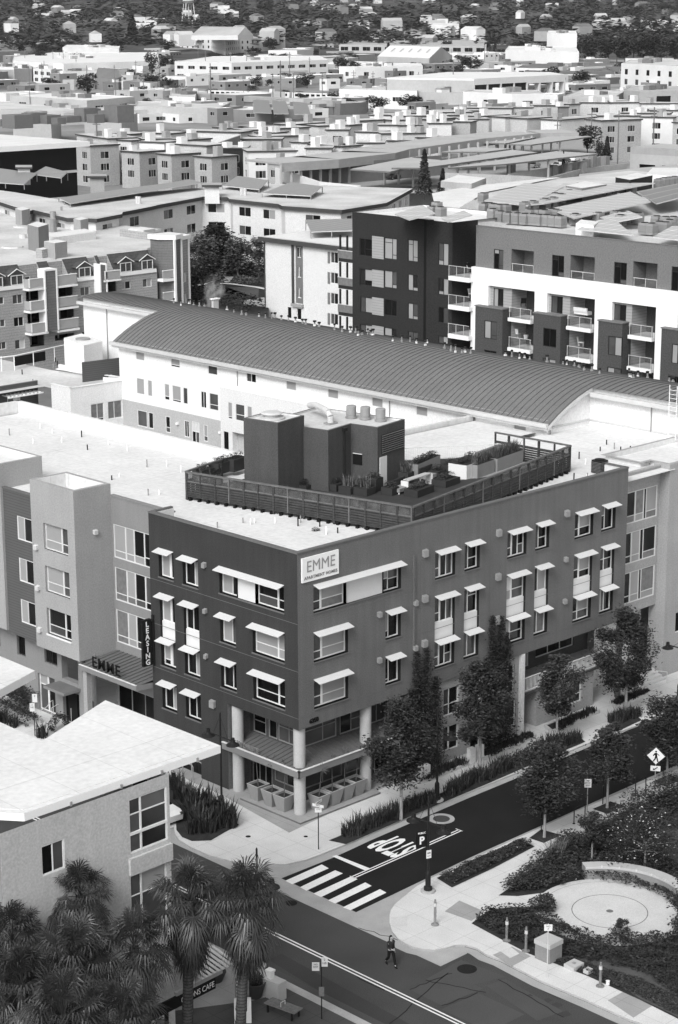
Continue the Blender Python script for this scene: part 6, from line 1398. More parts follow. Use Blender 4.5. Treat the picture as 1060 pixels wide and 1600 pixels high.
for i, (x0, y0, x1, y1, z, m, fr) in enumerate(TH):
    a, c = P(x0, y0, z), P(x1, y1, z); u = (c-a).normalized(); n = Vector((-u.y, u.x, 0)); d = 9 if fr else 7
    # keep the houses on the street grid: side walls run along +X
    poly = [(a.x, a.y), (c.x, c.y), (c.x+n.x*d, c.y+n.y*d), (a.x+n.x*d, a.y+n.y*d)]
    lab = '%s townhouse %s, %s, its dark roof edge at %s depth' % (mats_word[m], 'with window rows' if fr else 'roof with dark edge', where(x0), 'near' if y0 > 215 else 'middle' if y0 > 190 else 'far')
    w_ = dict(sp=4.6 if y0 > 200 else 6, w=2.7, h=1.9, st=3.2, top=1.5, spec=TSP, rows=4, max=20) if fr else None
    lab = ('%s townhouse %s %s, %s row' % (mats_word[m], 'with windows' if fr else 'with only its roof seen', where(x0), 'front' if y0 > 215 else 'middle' if y0 > 190 else 'back'))
    b = pbuild('townhouse', lab, 'townhouse', poly, z, 0, m, 'far_roof', group='townhouses of the estate', fascia='cornice_dark', fh=.35, over=.35, wins=w_)
    if m == 'black_wall': pass
    for k in range(1 if rt.random() < .6 else 2):
        t = rt.uniform(.1, .9); p = a.lerp(c, t)+n*rt.uniform(.5, 3); s = rt.uniform(.7, 1.1); b.part('chimney' if k == 0 else 'stack').box(p.x-s, p.y-s, z+.3, p.x+s, p.y+s, z+rt.uniform(1.7, 3.0), rt.choice(['far_white', 'stucco_light', 'far_white']))
    b.done()
# one unit has a steep dark mono-pitch roof
b = Bld('townhouse', 'dark townhouse with a steep single slope roof left of the black house', 'townhouse', P(350, 225, 8), 'townhouses of the estate')
a, c = P(335, 226, 11), P(376, 226, 11); u = (c-a); n = Vector((-u.y, u.x, 0)).normalized()*7
b.part('roof').face([a, c+Vector((0, 0, 2.4)), c+n+Vector((0, 0, 2.4)), a+n], 'far_dark'); b.part('wall').face([a, c, c+Vector((0, 0, 2.4))], 'char_dark'); b.part('wall').face([a-Vector((0, 0, 10)), c-Vector((0, 0, 10)), c, a], 'char_dark'); b.done()
# ================================================================= DARK GLASS HALL (left)
z = 21
b = Bld('glass_hall', 'large hall with black glass wall under a broad white roof at the left edge', 'hall', P(50, 230, z))
A_, B_ = P(-60, 232, z), P(119, 221, z); u = (B_-A_).normalized(); n = Vector((-u.y, u.x, 0)); pA, pB, pC, pD = A_, B_, B_+n*75, A_+n*75
b.wall(pA, pB, 0, z-1, 'glass_black'); b.part('roof').hexa([p[:2] for p in (pA-n*2, pB-n*2+u*2, pC+u*2, pD)], z-1, z, 'white_paint', 'roof_white')
for zz in (z-6.2, z-11.5): b.part('band').obox((pA.x-n.x*.4, pA.y-n.y*.4, zz), u*(pB-pA).length, n*.3, (0, 0, .5), 'metal_light')
b.wall(pB, pC, 0, z-1, 'far_dark')
for px, py, w, h in ((28, 200, 5, 3), (53, 193, 4, 2.5), (77, 193, 4, 2), (60, 190, 3, 2), (135, 190, 4, 3.2), (145, 185, 3, 2.4), (150, 192, 3, 2), (168, 186, 4, 2), (187, 191, 5, 4), (108, 191, 4, 1.5), (92, 194, 2.5, 1.5), (5, 197, 3, 1.5)):
    p = P(px, py, z); q = MB(); q.box(p.x-w/2, p.y-w/2, z, p.x+w/2, p.y+w/2, z+h, rt.choice(['far_dark', 'char_wall'])); q.build('roof_unit', b.root)
b.done()
# ================================================================= PARKING GARAGE with solar canopies
b = Bld('parking_garage', 'multi level parking garage with long pale parapet and open dark decks', 'garage', P(600, 270, 6))
deck = proof([(440, 300), (560, 302), (700, 296), (800, 282), (935, 262), (930, 205), (840, 207), (700, 232), (560, 250), (440, 262)], 7)
b.part('deck').hexa(deck, 6.5, 7, 'far_grey', 'concrete_mid')
def pwall(part, pts, z0, z1, th, m, top=None):
    pts = [Vector(p[:2]) for p in pts]
    for i in range(len(pts)-1):
        a, c = pts[i], pts[i+1]; u = (c-a).normalized(); n = Vector((-u.y, u.x)); b.part(part).hexa([tuple(a), tuple(c), tuple(c+n*th), tuple(a+n*th)], z0, z1, m, top)
top = [P(x, y, 13) for x, y in ((440, 255), (530, 249), (618, 239), (640, 233), (690, 226), (760, 216), (845, 208), (905, 207))]
pwall('roof_strip', top, 12.6, 13, 14, 'stucco_light', 'far_grey'); pwall('parapet', top, 11.0, 12.6, .4, 'stucco_light')
for i in range(26):
    a, c = top[0], top[2] if i < 12 else top[-1]
    s = i/12 if i < 12 else (i-12)/14; p = (top[0].lerp(top[2], s) if i < 12 else top[3].lerp(top[6], s)); b.part('pilaster').box(p.x-.3, p.y-.3, 7, p.x, p.y+.3, 12.6, 'far_grey')
low = [P(x, y, 9.5) for x, y in ((472, 283), (500, 284), (548, 287))]; pwall('parapet', [P(430, 262, 9.8), P(499, 284, 9.8), P(562, 290, 9.8)], 0, 9.8, .4, 'far_white')
pwall('parapet', [P(562, 291, 7.5), P(700, 285, 7.5)], 0, 7.5, .4, 'concrete_block')
pwall('inner_wall', [P(470, 262, 11), P(560, 258, 11), P(690, 248, 11)], 7, 11.8, .4, 'far_dark')
for q in ([(796, 268), (865, 258), (940, 241)],): pwall('side_wall', [P(x, y, 10.5) for x, y in q], 0, 10.0, .4, 'concrete_block')
b.done()
def canopy(px, z, lab, legs=((.1, .5), (.5, .5), (.9, .5))):
    pts = [P(x, y, z) for x, y in px]; c = sum(pts, Vector())/4; t = thing('solar_canopy', lab, 'canopy', (c.x, c.y, 7), 'solar canopies over the parking deck')
    q = MB(); q.hexa([p[:2] for p in pts], z-.35, z, 'far_dark', 'far_grey'); q.build('canopy_slab', t)
    for s, r in legs:
        p = pts[0].lerp(pts[1], s).lerp(pts[3].lerp(pts[2], s), r); q = MB(); q.tube((p.x, p.y, 6), (p.x, p.y, z-.3), .3, .3, 'metal_light', 6); q.build('post', t)
canopy([(548, 264), (610, 268), (690, 250), (640, 246)], 12, 'near solar canopy slab over parked cars left of the tall conifer')
canopy([(746, 222), (790, 224), (850, 212), (800, 207)], 12, 'solar canopy slab in the middle of the parking deck')
canopy([(796, 225), (830, 226), (925, 213), (890, 207)], 12, 'long solar canopy slab pointing at the dark trees')
canopy([(612, 262), (660, 262), (840, 238), (800, 234)], 12.4, 'very long narrow solar canopy across the parking deck')
canopy([(700, 262), (790, 256), (935, 240), (870, 236)], 12.4, 'solar canopy slab nearest the concrete block wall')
canopy([(690, 237), (760, 237), (800, 232), (740, 230)], 12, 'small solar canopy slab at the back of the parking deck')
# cars
def car(loc, rz, m, lab, group=None, parts=True):
    t = thing('parked_car', lab, 'car', loc, group, rz)
    q = MB(); prof = [(-2.2, .35), (-2.25, .75), (-1.95, .95), (-1.2, 1.02), (-.55, 1.42), (.75, 1.45), (1.5, 1.02), (2.1, .9), (2.22, .6), (2.2, .35)]
    for s in (-1, 1):
        pts = [(x, s*.88 if z_ < 1.1 else s*.68, z_) for x, z_ in prof]; q.face(pts if s < 0 else pts[::-1], m)
    for i in range(len(prof)-1):
        (xa, za), (xb, zb) = prof[i], prof[i+1]; wa = .88 if za < 1.1 else .68; wb = .88 if zb < 1.1 else .68
        gl = (i in (3, 5)); q.face([(xa, -wa, za), (xb, -wb, zb), (xb, wb, zb), (xa, wa, za)][::-1], 'glass_black' if gl else m, True)
    q.face([(-2.2, -.88, .35), (2.2, -.88, .35), (2.2, .88, .35), (-2.2, .88, .35)], 'black'); q.build('body', t, True)
    q = MB()
    for s in (-1, 1): q.face([(-1.05, s*.87, 1.03), (-.52, s*.70, 1.36), (.68, s*.70, 1.38), (1.3, s*.87, 1.03)], 'glass_black')
    q.build('side_windows', t, True)
    for x in (-1.38, 1.38):
        for s in (-1, 1):
            q = MB(); q.tube((x, s*.7, .33), (x, s*.9, .33), .33, .33, 'tyre', 14); w = q.build('wheel', t, True); q = MB(); q.tube((x, s*.9, .33), (x, s*.91, .33), .2, .2, 'metal_light', 10); q.build('rim', w, True)
    if parts:
        for s in (-1, 1): q = MB(); q.box(2.12, s*.8-.12, .62, 2.23, s*.8+.12, .78, 'frame_white'); q.build('headlight', t, True); q = MB(); q.box(-2.27, s*.8-.12, .7, -2.16, s*.8+.12, .86, 'char_dark'); q.build('tail_light', t, True)
    return t
cc = [(488, 275, 'car_white', 'white car parked at the opening of the dark garage deck'), (524, 273, 'car_dark', 'dark car parked deep in the garage beside the white one'), (572, 273, 'car_dark', 'dark car parked under the near solar canopy'), (583, 276, 'car_dark', 'second dark car under the near solar canopy, closer to its post'), (614, 280, 'car_dark', 'black off road car parked in the open by the tall conifer'), (635, 273, 'car_dark', 'dark car half hidden behind the tall conifer'),
      (872, 262, 'car_white', 'white hatchback at the front of the deck below the long canopy'), (882, 254, 'car_dark', 'dark car behind the white hatchback'), (898, 252, 'car_white', 'white car next to the pillar below the long canopy'), (917, 256, 'car_white', 'white car at the right end of the parking deck'), (835, 262, 'car_grey', 'grey car in front of the concrete pier'), (560, 273, 'car_grey', 'grey car at the left end under the near canopy')]
for x, y, m, lab in cc: car(P(x, y, 7.02), rt.choice([.3, .4, .2]), m, lab, 'cars in the parking garage', False)
# block walls
b = Bld('block_wall', 'long concrete block wall behind the white apartment roof', 'wall', P(780, 280, 14)); pwall('wall_block', [P(695.6, 270, 17), P(800, 274, 17), P(905, 281, 17)], 0, 17, .5, 'concrete_block'); b.done()
b = Bld('block_wall', 'lower concrete wall with piers in front of the parked cars at right', 'wall', P(940, 270, 8)); pwall('wall_block', [P(790, 285, 9), P(850, 280, 9), P(913, 263, 9), P(980, 255, 9)], 0, 9, .5, 'concrete_block')
for x, y in ((799, 262), (864, 268), (887, 266), (910, 264), (926, 254), (946, 254)): p = P(x, y, 9); b.part('pier').box(p.x-.8, p.y-.8, 0, p.x+.8, p.y+.8, 10.6, 'stucco_mid')
b.done()
sheet('service_yard', proof([(905, 283), (985, 272), (1060, 262), (1160, 250), (1000, 262), (905, 272)], 8), 8, 'far_grey')
b = Bld('loading_block', 'low block with three dark bays and a pale parapet right of the grey townhouse', 'building', P(1020, 245, 8)); A_, B_ = P(985, 240, 9), P(1090, 246, 9); u = (B_-A_).normalized(); 
b.wall(A_, B_, 0, 9, 'far_grey', [(3, 3, 5, 3.4, ''), (10, 3, 5, 3.4, ''), (17, 3, 7, 3.4, '')]); n = Vector((-u.y, u.x, 0)); b.part('roof').hexa([p[:2] for p in (A_, B_, B_+n*15, A_+n*15)], 9, 10.8, 'stucco_light', 'far_grey'); b.done()

# ================================================================= INDUSTRIAL DISTRICT AND FAR BLOCKS
def fb(lab, px, z, wm, rm, wins=None, name='warehouse', cat='building', zb=0, group=None, par=.3):
    b = pbuild(name, lab, cat, proof(px, z), z, zb, wm, rm, wins=wins, group=group, par=par); pp = proof(px, z); n = len(pp)
    for k in range(rt.randint(4, 9)):
        w = [rt.random()+.15 for _ in range(n)]; s = sum(w); x = sum(p[0]*q for p, q in zip(pp, w))/s; y = sum(p[1]*q for p, q in zip(pp, w))/s; a = rt.uniform(1, 3); c = rt.uniform(1, 3)
        m = MB(); m.box(x-a, y-c, z-.4, x+a, y+c, z+rt.uniform(.8, 2.2), rt.choice(['far_dark', 'far_grey', 'metal_grey', 'far_white'])); m.build('roof_unit', b.root)
    return b
wS = ['.5:k,.5:m', '.33:k,.33:m,.34:k']
fb('low brick warehouse with white roof left of the pole', [(16, 149), (136, 157), (211, 151), (88, 144.5)], 8, 'far_grey', 'far_white', dict(sp=16, w=6, h=2.2, st=4, top=2.5, spec=['.3:k,.4:m,.3:k'], rows=1)).done()
fb('long pale two storey office with continuous window bands, centre left', [(273, 96), (362, 98), (513, 93.5), (500, 87), (330, 88)], 12, 'stucco_pale', 'far_white', dict(sp=8.5, w=5.6, h=2.0, st=5.2, top=2.4, spec=wS, rows=2), name='office_building').done()
b = fb('hotel like block with long pale walls and a hipped roof above, upper centre left', [(281, 58), (330, 59), (352, 62), (375, 60), (446, 58), (440, 55), (300, 55)], 15, 'stucco_pale', 'far_grey', dict(sp=7.5, w=2.4, h=2.6, st=5, top=2.2, spec=['1:k', '1:m'], rows=3), name='hotel'); 
hp = [P(299, 57, 18), P(372, 57, 18), P(396, 56, 18), P(330, 54, 18)]
b.part('upper_wall').hexa([p[:2] for p in hp], 15, 19, 'stucco_pale'); r0, r1 = P(312, 50, 20)+Vector((0, 0, 3)), P(384, 50, 20)+Vector((0, 0, 3)); e = [Vector((p.x, p.y, 19)) for p in hp]; m0 = e[0].lerp(e[3], .5)+Vector((0, 0, 7)); m1 = e[1].lerp(e[2], .5)+Vector((0, 0, 7))
b.part('hip_roof').face([e[0], e[1], m1, m0], 'far_grey'); b.part('hip_roof').face([e[1], e[2], m1], 'far_white'); b.part('hip_roof').face([e[2], e[3], m0, m1], 'far_grey'); b.part('hip_roof').face([e[3], e[0], m0], 'far_grey'); b.done()
b = fb('white and grey stepped flats near the wooded hill, upper left', [(81, 38), (118, 38), (151, 40), (146, 36), (100, 35)], 16, 'stucco_pale', 'far_white', dict(sp=9, w=5, h=2.4, st=4.2, top=1.6, spec=wS, rows=4), name='flats'); place_px(b, 'tower', [(97, 36), (118, 37), (116, 32), (98, 32)], 0, 22, 'far_white'); b.done()
fb('broad grey shed roof at the upper left edge', [(-30, 68), (60, 69), (122, 62), (118, 57), (-30, 58)], 9, 'far_dark', 'far_grey').done()
fb('long white low building behind the big sheds, upper left', [(-30, 60), (70, 61), (72, 57), (-30, 56)], 8, 'far_white', 'far_white').done()
fb('white building with a row of doors beside the dark conifer', [(98, 74), (186, 76), (188, 71), (104, 70)], 9, 'far_white', 'far_white', dict(sp=9, w=4.5, h=2.4, st=5, top=4, spec=['1:k', '1:m'], rows=1)).done()
fb('very long bright white vaulted roof, upper left', [(20, 95), (100, 99), (250, 95), (245, 82), (80, 82), (22, 88)], 9, 'far_white', 'far_white').done()
fb('white shed at the left edge with dark side building', [(-20, 105), (24, 106), (50, 103), (20, 100), (-20, 100)], 8, 'far_white', 'far_white').done()
fb('dark clad shed beside the white cafe like box at left', [(22, 107), (50, 108), (52, 104), (24, 103)], 8, 'far_dark', 'far_grey').done()
fb('small white two storey box with a dark window band, left', [(52, 107), (80, 109), (88, 106), (60, 104)], 8.5, 'far_white', 'far_white', dict(sp=7, w=5.5, h=2.2, st=4, top=1.4, spec=['.5:k,.5:m'], rows=2)).done()
fb('long low white sheds with small windows, centre left', [(190, 126), (235, 130), (290, 124), (250, 121)], 6.5, 'far_white', 'far_white', dict(sp=9, w=2, h=1.6, st=4, top=1.8, spec=['1:k'], rows=1)).done()
fb('pale vaulted hall behind the glass hall roof, left', [(20, 186), (80, 192), (95, 178), (40, 174)], 9, 'far_grey', 'far_grey').done()
fb('second pale vaulted hall right of the first', [(132, 186), (190, 190), (215, 176), (160, 172)], 9, 'far_grey', 'far_grey').done()
fb('wide low pale roofs in front of the brick warehouse', [(-20, 170), (100, 176), (230, 172), (190, 160), (-20, 158)], 5, 'far_grey', 'far_roof').done()
fb('grey warehouse roof by the railway, left of centre', [(212, 166), (340, 170), (360, 160), (215, 158)], 6, 'far_grey', 'far_roof').done()
fb('white block with a flat parapet in the rail yard', [(265, 150), (305, 152), (308, 140), (268, 139)], 7, 'far_white', 'far_roof').done()
fb('long flat building with pilasters in the middle distance, centre', [(530, 70), (760, 72), (762, 62), (535, 64)], 9, 'far_grey', 'far_grey', dict(sp=11, w=8, h=3.6, st=5, top=1.6, spec=['.5:k,.5:d'], rows=1)).done()
fb('flat gabled hall with tall windows below the wooded hill, centre right', [(568, 52), (618, 52), (616, 47), (570, 47)], 11, 'stucco_pale', 'far_dark', dict(sp=9, w=5, h=4, st=6, top=1.5, spec=['.25:k,.25:w,.25:k,.25:w'], rows=1), name='hall').done()
# gabled white warehouse
b = Bld('warehouse', 'white pitched roof warehouse with skylights and a gable window, right of centre', 'building', P(640, 90, 0)); g0, g1, g2 = P(590, 88, 9), P(671, 91, 9), P(707, 87, 9); n = (g2-g1); g3 = g0+n; rd = Vector((0, 0, 7))
b.wall(g0, g1, 0, 9, 'far_grey'); b.wall(g1, g2, 0, 9, 'far_grey', [((g2-g1).length*.55, 1, 7, 5, '')]); m0, m1 = g0.lerp(g3, .5)+rd, g1.lerp(g2, .5)+rd; b.part('roof').face([g0, g1, m1, m0], 'far_white'); b.part('roof').face([g3, m0, m1, g2], 'far_white'); b.part('wall').face([g1, g2, m1], 'far_grey'); 
for t in (.15, .32, .49, .66, .83): a = g0.lerp(g1, t).lerp(m0.lerp(m1, t), .45); c = g0.lerp(g1, t+.03).lerp(m0.lerp(m1, t+.03), .45); e2 = g0.lerp(g1, t+.03).lerp(m0.lerp(m1, t+.03), .75); e3 = g0.lerp(g1, t).lerp(m0.lerp(m1, t), .75); zz = Vector((0, 0, .25)); b.part('skylight').face([a+zz, c+zz, e2+zz, e3+zz], 'far_grey')
b.done()
fb('white strip building with four small windows left of the big white hall', [(530, 104), (555, 105), (661, 103), (658, 99), (533, 99)], 9, 'far_white', 'far_white', dict(sp=14, w=3.4, h=2.6, st=8, top=3, spec=['.5:k,.5:m'], rows=1)).done()
fb('white low building with garage doors, centre, behind the round bushes', [(530, 139), (652, 142), (654, 137), (540, 133)], 8.5, 'far_white', 'far_roof', dict(sp=16, w=5, h=2, st=5, top=3, spec=['.3:k,.4:m,.3:k'], rows=1)).done()
b = Bld('big_hall', 'big flat white roofed hall with black glazed bays on its right side', 'hall', P(740, 130, 0)); z = 13; A_, B_, C_ = P(605, 124, z), P(741, 126, z), P(884, 119, z); n = Vector((-(B_-A_).y, (B_-A_).x, 0)).normalized()*60
b.wall(A_, B_, 0, z, 'far_grey'); Lh = (C_-B_).length; b.wall(B_, C_, 0, z, 'far_white', [(Lh*(.01+i*.142), 1, Lh*.13, z-3, '') for i in range(4)]+[(Lh*(.58+i*.14), .5, Lh*.125, z-3, None, None, 3) for i in range(3)], depth=.5); b.part('roof').hexa([p[:2] for p in (A_, B_, C_, P(860, 115, z), P(700, 115, z))], z, z+.8, 'far_white', 'far_white'); b.done()
fb('white low block with one square window under the big hall', [(724, 143), (800, 147), (850, 146), (840, 141), (740, 140)], 9, 'far_white', 'far_roof', dict(sp=22, w=5, h=3.5, st=8, top=3, spec=['.5:k,.5:m'], rows=1)).done()
fb('grey stepped shed beside the big hall loading dock', [(655, 143), (724, 146), (724, 141), (660, 140)], 8, 'far_grey', 'far_grey').done()
b = fb('tall windowless white concrete cube behind the bare tree, upper right', [(855, 52), (902, 53), (900, 48), (857, 48)], 22, 'far_white', 'far_white'); b.done()
fb('lower white block attached to the windowless cube', [(790, 78), (862, 80), (905, 81), (900, 73), (795, 72)], 12, 'far_white', 'far_white', dict(sp=40, w=8, h=9, st=12, top=3, spec=['1:k'], rows=1)).done()
fb('white box on the roofs left of the windowless cube', [(821, 73), (845, 74), (845, 71), (822, 70)], 14, 'far_white', 'far_white').done()
b = fb('long five storey apartment block at the top right of the view', [(908, 34), (965, 38), (970, 36), (1070, 35), (1070, 30), (912, 30)], 21, 'stucco_pale', 'far_white', dict(sp=8.5, w=3.8, h=2.4, st=4.3, top=1.6, spec=['.5:k,.5:m', '1:k'], rows=5, max=95), name='apartment_block'); b.done()
b = fb('small gabled house in front of the long apartment block', [(955, 58), (995, 59), (997, 55), (957, 55)], 9, 'stucco_mid', 'far_grey', name='house'); b.done()
fb('white three storey apartment block at the right edge with flat roof', [(971, 99), (1075, 104), (1075, 93), (985, 93)], 15, 'far_white', 'far_roof', dict(sp=9, w=3, h=3, st=5.2, top=2.8, spec=['1:k', '1:m', '.5:k,.5:w'], rows=3), name='apartment_block').done()
fb('curving low white arcade with window band, right', [(806, 106), (860, 107), (965, 102), (960, 98), (820, 100)], 7, 'far_white', 'far_dark', dict(sp=6, w=4, h=2, st=8, top=1.6, spec=['.5:m,.5:k'], rows=1), name='arcade').done()
fb('dark mounded roof below the white arcade, right', [(820, 110), (880, 113), (960, 112), (940, 104), (840, 106)], 6, 'far_dark', 'far_dark').done()
fb('grey low building with dark doorway right of the dark bush', [(975, 140), (1000, 143), (1075, 141), (1075, 134), (985, 135)], 8, 'far_grey', 'far_grey', dict(sp=18, w=8, h=5, st=8, top=2.2, spec=['1:k'], rows=1)).done()
fb('pale sprawling roof in front of the big hall, right', [(880, 150), (960, 152), (975, 143), (905, 141)], 6, 'far_grey', 'far_roof').done()
for i, (px, lab) in enumerate((([(396, 176), (425, 177), (420, 164), (396, 163)], 'left one of three racks of dark solar panels by the railway'), ([(428, 178), (452, 178), (447, 165), (425, 164)], 'middle one of three racks of dark solar panels by the railway'), ([(460, 179), (486, 179), (480, 168), (458, 166)], 'right one of three racks of dark solar panels by the railway'))):
    solar(px, 5, 'solar_dark', lab, tilt=2, legs=False, group='solar racks by the railway')
# railway line: pale embankment with coaches
b = Bld('railway_viaduct', 'long pale railway viaduct with dark openings crossing the middle distance', 'viaduct', P(400, 150, 0)); 
a, c = P(306, 146, 6), P(520, 158, 6); pwall('deck_beam', [a, c], 3.5, 6, 5, 'stucco_light', 'far_grey'); pwall('shadow_side', [a+Vector((.5, .5, 0)), c+Vector((.5, .5, 0))], 0, 3.5, 4, 'far_dark'); b.done()
tr = thing('train', 'long pale train of coaches with dark windows standing beside the viaduct', 'train', P(430, 140, 4), None)
pa, pc2 = P(325, 142, 4.5), P(620, 150, 4.5); u = (pc2-pa).normalized(); n = Vector((-u.y, u.x, 0)); Lt = (pc2-pa).length; k = 0
while k*26 < Lt:
    o = pa+u*k*26; q = MB(); q.obox(o-Vector((0, 0, 3.5)), u*24.6, n*3, (0, 0, 3.8), 'stucco_pale', 'far_white'); cch = q.build('coach', tr); q = MB()
    for w in range(7): q.obox(o-n*.05+u*(2+w*3.2)-Vector((0, 0, 1.4)), u*2, n*.05, (0, 0, 1.1), 'glass_black')
    q.build('coach_windows', cch); k += 1
# small sheds, individually placed, filling the district
SH = [(x, y) for x, y in ((60,118),(95,120),(112,124),(150,113),(175,112),(205,110),(222,118),(160,120),(100,132),(122,127),(30,125),(10,122),(320,125),(345,132),(300,133),(380,135),(470,130),(500,128),(520,122),(545,112),(575,118),(610,112),(700,108),(730,100),(715,96),(760,96),(780,90),(800,95),(690,112),(560,150),(600,150),(640,152),(668,158),(700,160),(690,150),(720,155),(515,170),(540,172),(500,178),(380,182),(350,185),(320,182),(300,178),(405,188),(345,195),(300,190),(250,182),(235,190),(430,186),(460,184),(880,128),(900,132),(860,135),(840,140),(935,125),(955,130),(780,158),(810,157),(850,158),(880,155),(905,148),(470,76),(490,72),(510,80),(455,66),(480,60),(500,54),(520,60),(215,66),(230,64),(250,70),(262,66),(160,66),(180,62),(30,75),(5,90),(240,80),(262,84),(700,82),(720,80),(740,84),(770,76),(535,86),(550,82),(560,95),(455,90),(470,104),(480,112),(515,100),(985,120),(1010,122),(1040,125),(1000,130),(800,118),(790,110),(560,52),(640,48),(660,52),(690,50),(720,52),(740,56),(770,54),(800,56),(830,52),(845,60))]
SH += [(rt.uniform(-10, 1070), 84+rt.random()**.8*100) for _ in range(125)]
for i, (x, y) in enumerate(SH):
    p = P(x, y, 0); s = max(6, (p-CAM).length*.011)*rt.uniform(.45, 1.2)*(.75 if i > 128 else 1); l = s*rt.uniform(.5, .9); h = rt.uniform(3.5, 7); a = rt.choice([0, 0, .1, -.15, .5])
    wm, rm = rt.choice([('far_white', 'far_white'), ('far_grey', 'far_roof'), ('stucco_light', 'far_roof'), ('far_dark', 'far_grey'), ('far_white', 'far_grey'), ('stucco_mid', 'far_white')])
    u = Vector((cos(a), sin(a))); v = Vector((-sin(a), cos(a))); q = [tuple(p.xy+u*sx*s+v*sy*l) for sx, sy in ((-1, -1), (1, -1), (1, 1), (-1, 1))]
    band_ = 'near the hills' if y < 90 else 'by the railway' if y < 140 else 'behind the townhouses'
    w_ = dict(sp=rt.uniform(5, 9), w=rt.uniform(1.8, 4), h=1.6, st=5, top=1.4, spec=['1:k', '.5:k,.5:m'], rows=1, max=10) if rt.random() < .7 else None
    b = pbuild('shed', 'flat roofed %s shed %s, %s' % ({'far_white': 'white', 'far_grey': 'grey', 'stucco_light': 'pale', 'far_dark': 'dark', 'stucco_mid': 'mid grey'}[wm], band_, where(x)), 'building', q, h, 0, wm, rm, group='small industrial buildings', wins=w_)
    if rt.random() < .5: b.part('roof_unit').box(p.x-s*.2, p.y-s*.15, h-.4, p.x+s*.15, p.y+s*.2, h+1.4, rt.choice(['far_white', 'far_dark', 'metal_grey']))
    b.done()
# victorian house
b = Bld('gabled_house', 'grey gabled house with light window surrounds among the sheds at left', 'house', P(170, 132, 0)); hp = proof([(148, 121), (180, 123), (190, 120), (160, 118)], 6.5); b.part('wall').hexa(hp, 0, 6.5, 'stucco_mid'); e = [Vector((*p, 6.5)) for p in ccw(hp)]; m0 = e[0].lerp(e[3], .5)+Vector((0, 0, 5)); m1 = e[1].lerp(e[2], .5)+Vector((0, 0, 5)); b.part('roof').face([e[0], e[1], m1, m0], 'far_dark'); b.part('roof').face([e[2], e[3], m0, m1], 'far_dark'); b.part('wall').face([e[1], e[2], m1], 'stucco_pale'); b.part('wall').face([e[3], e[0], m0], 'stucco_pale'); b.done()
# water tower
w = thing('water_tower', 'white water tower on thin legs at the top edge, left of centre', 'water tower', P(296, 57, 0)); wp = P(296, 62, 0); w.location = wp
q = MB(); q.lathe(0, 0, [(0, 44), (6, 46), (7.2, 48), (7.2, 56), (0, 60)], 'far_white', 20); q.build('tank', w, True)
for k in range(4):
    a = k*pi/2+.4; q = MB(); q.tube((13*cos(a), 13*sin(a), 0), (6.5*cos(a), 6.5*sin(a), 47), .7, .6, 'metal_light', 6); q.build('leg', w, True)
q = MB(); q.tube((0, 0, 0), (0, 0, 45), .9, .9, 'metal_light', 8); q.build('riser_pipe', w, True)
q = MB(); q.lathe(0, 0, [(7.2, 47.6), (8.6, 47.6), (8.6, 48.8)], 'far_dark', 20); q.build('walkway', w, True)
# poles and lamps of the district
pol = thing('utility_pole', 'thin dark utility pole rising above the low roofs of the district', 'pole', (0, 0, 0), 'utility poles of the industrial district')
q = MB(); q.tube((0, 0, 0), (0, 0, 15), .22, .16, 'far_dark', 6); q.build('shaft', pol, True); q = MB(); q.box(-1.3, -.1, 13.6, 1.3, .1, 13.85, 'far_dark'); q.box(-1, -.1, 12.4, 1, .1, 12.6, 'far_dark'); q.build('crossarm', pol, True)
PL_ = [(182, 172, 1), (48, 180, 1), (47, 148, 1), (67, 140, 1), (84, 112, 1), (100, 112, 1), (94, 108, .8), (137, 146, 1), (180, 145, 1), (225, 155, 1), (250, 130, 1), (330, 172, 1.4), (322, 125, 1.2), (361, 125, 1.2), (386, 125, 1.2), (453, 128, 1.2), (484, 128, 1.0), (310, 92, .8), (381, 165, .8), (427, 165, 1), (439, 165, 1.4), (459, 165, 1), (504, 165, 1), (536, 115, .8), (588, 127, 1), (625, 100, .8), (706, 105, .9), (757, 105, 1.2), (783, 100, .8), (775, 100, .8), (696, 82, .8), (553, 158, 1), (583, 160, 1), (654, 162, 1), (708, 162, 1.3), (585, 40, 1.4), (597, 42, 1.2), (638, 42, 1.4), (653, 42, 1.6), (617, 42, 1.2), (713, 42, 1.2), (760, 48, 2.6), (770, 50, 2.2), (814, 45, 1.4), (722, 42, 1), (730, 40, 1), (912, 60, .6), (832, 95, .9), (154, 283, 1.25), (870, 262, 1), (923, 258, 1.1), (965, 260, 1.1), (1020, 252, 1.1), (40, 110, 1), (70, 120, .7), (120, 118, .8), (213, 130, .9), (500, 100, .8)]
for i, (x, y, s) in enumerate(PL_):
    p = P(x, y, 0)
    if i == 0: pol.location = p; pol.scale = (s,)*3
    else: dup(pol, p, rt.uniform(0, 3), scale=s)
sl_ = thing('street_lamp', 'curved arm street lamp in front of the dark glass hall', 'street lamp', P(84, 266, 0)); p = P(84, 266, 8); sl_.location = p
q = MB(); q.tube((0, 0, -8), (0, 0, 5.0), .14, .1, 'metal_light', 8); q.path([(0, 0, 5.0), (-.8, .5, 6.6), (-2.0, 1.3, 7.6), (-3.4, 2.2, 7.8)], .09, 'metal_light', 6); q.build('mast', sl_, True); q = MB(); q.box(-4.4, 2.5, 7.65, -3.3, 2.1, 7.9, 'metal_light'); q.build('lamp_head', sl_, True)
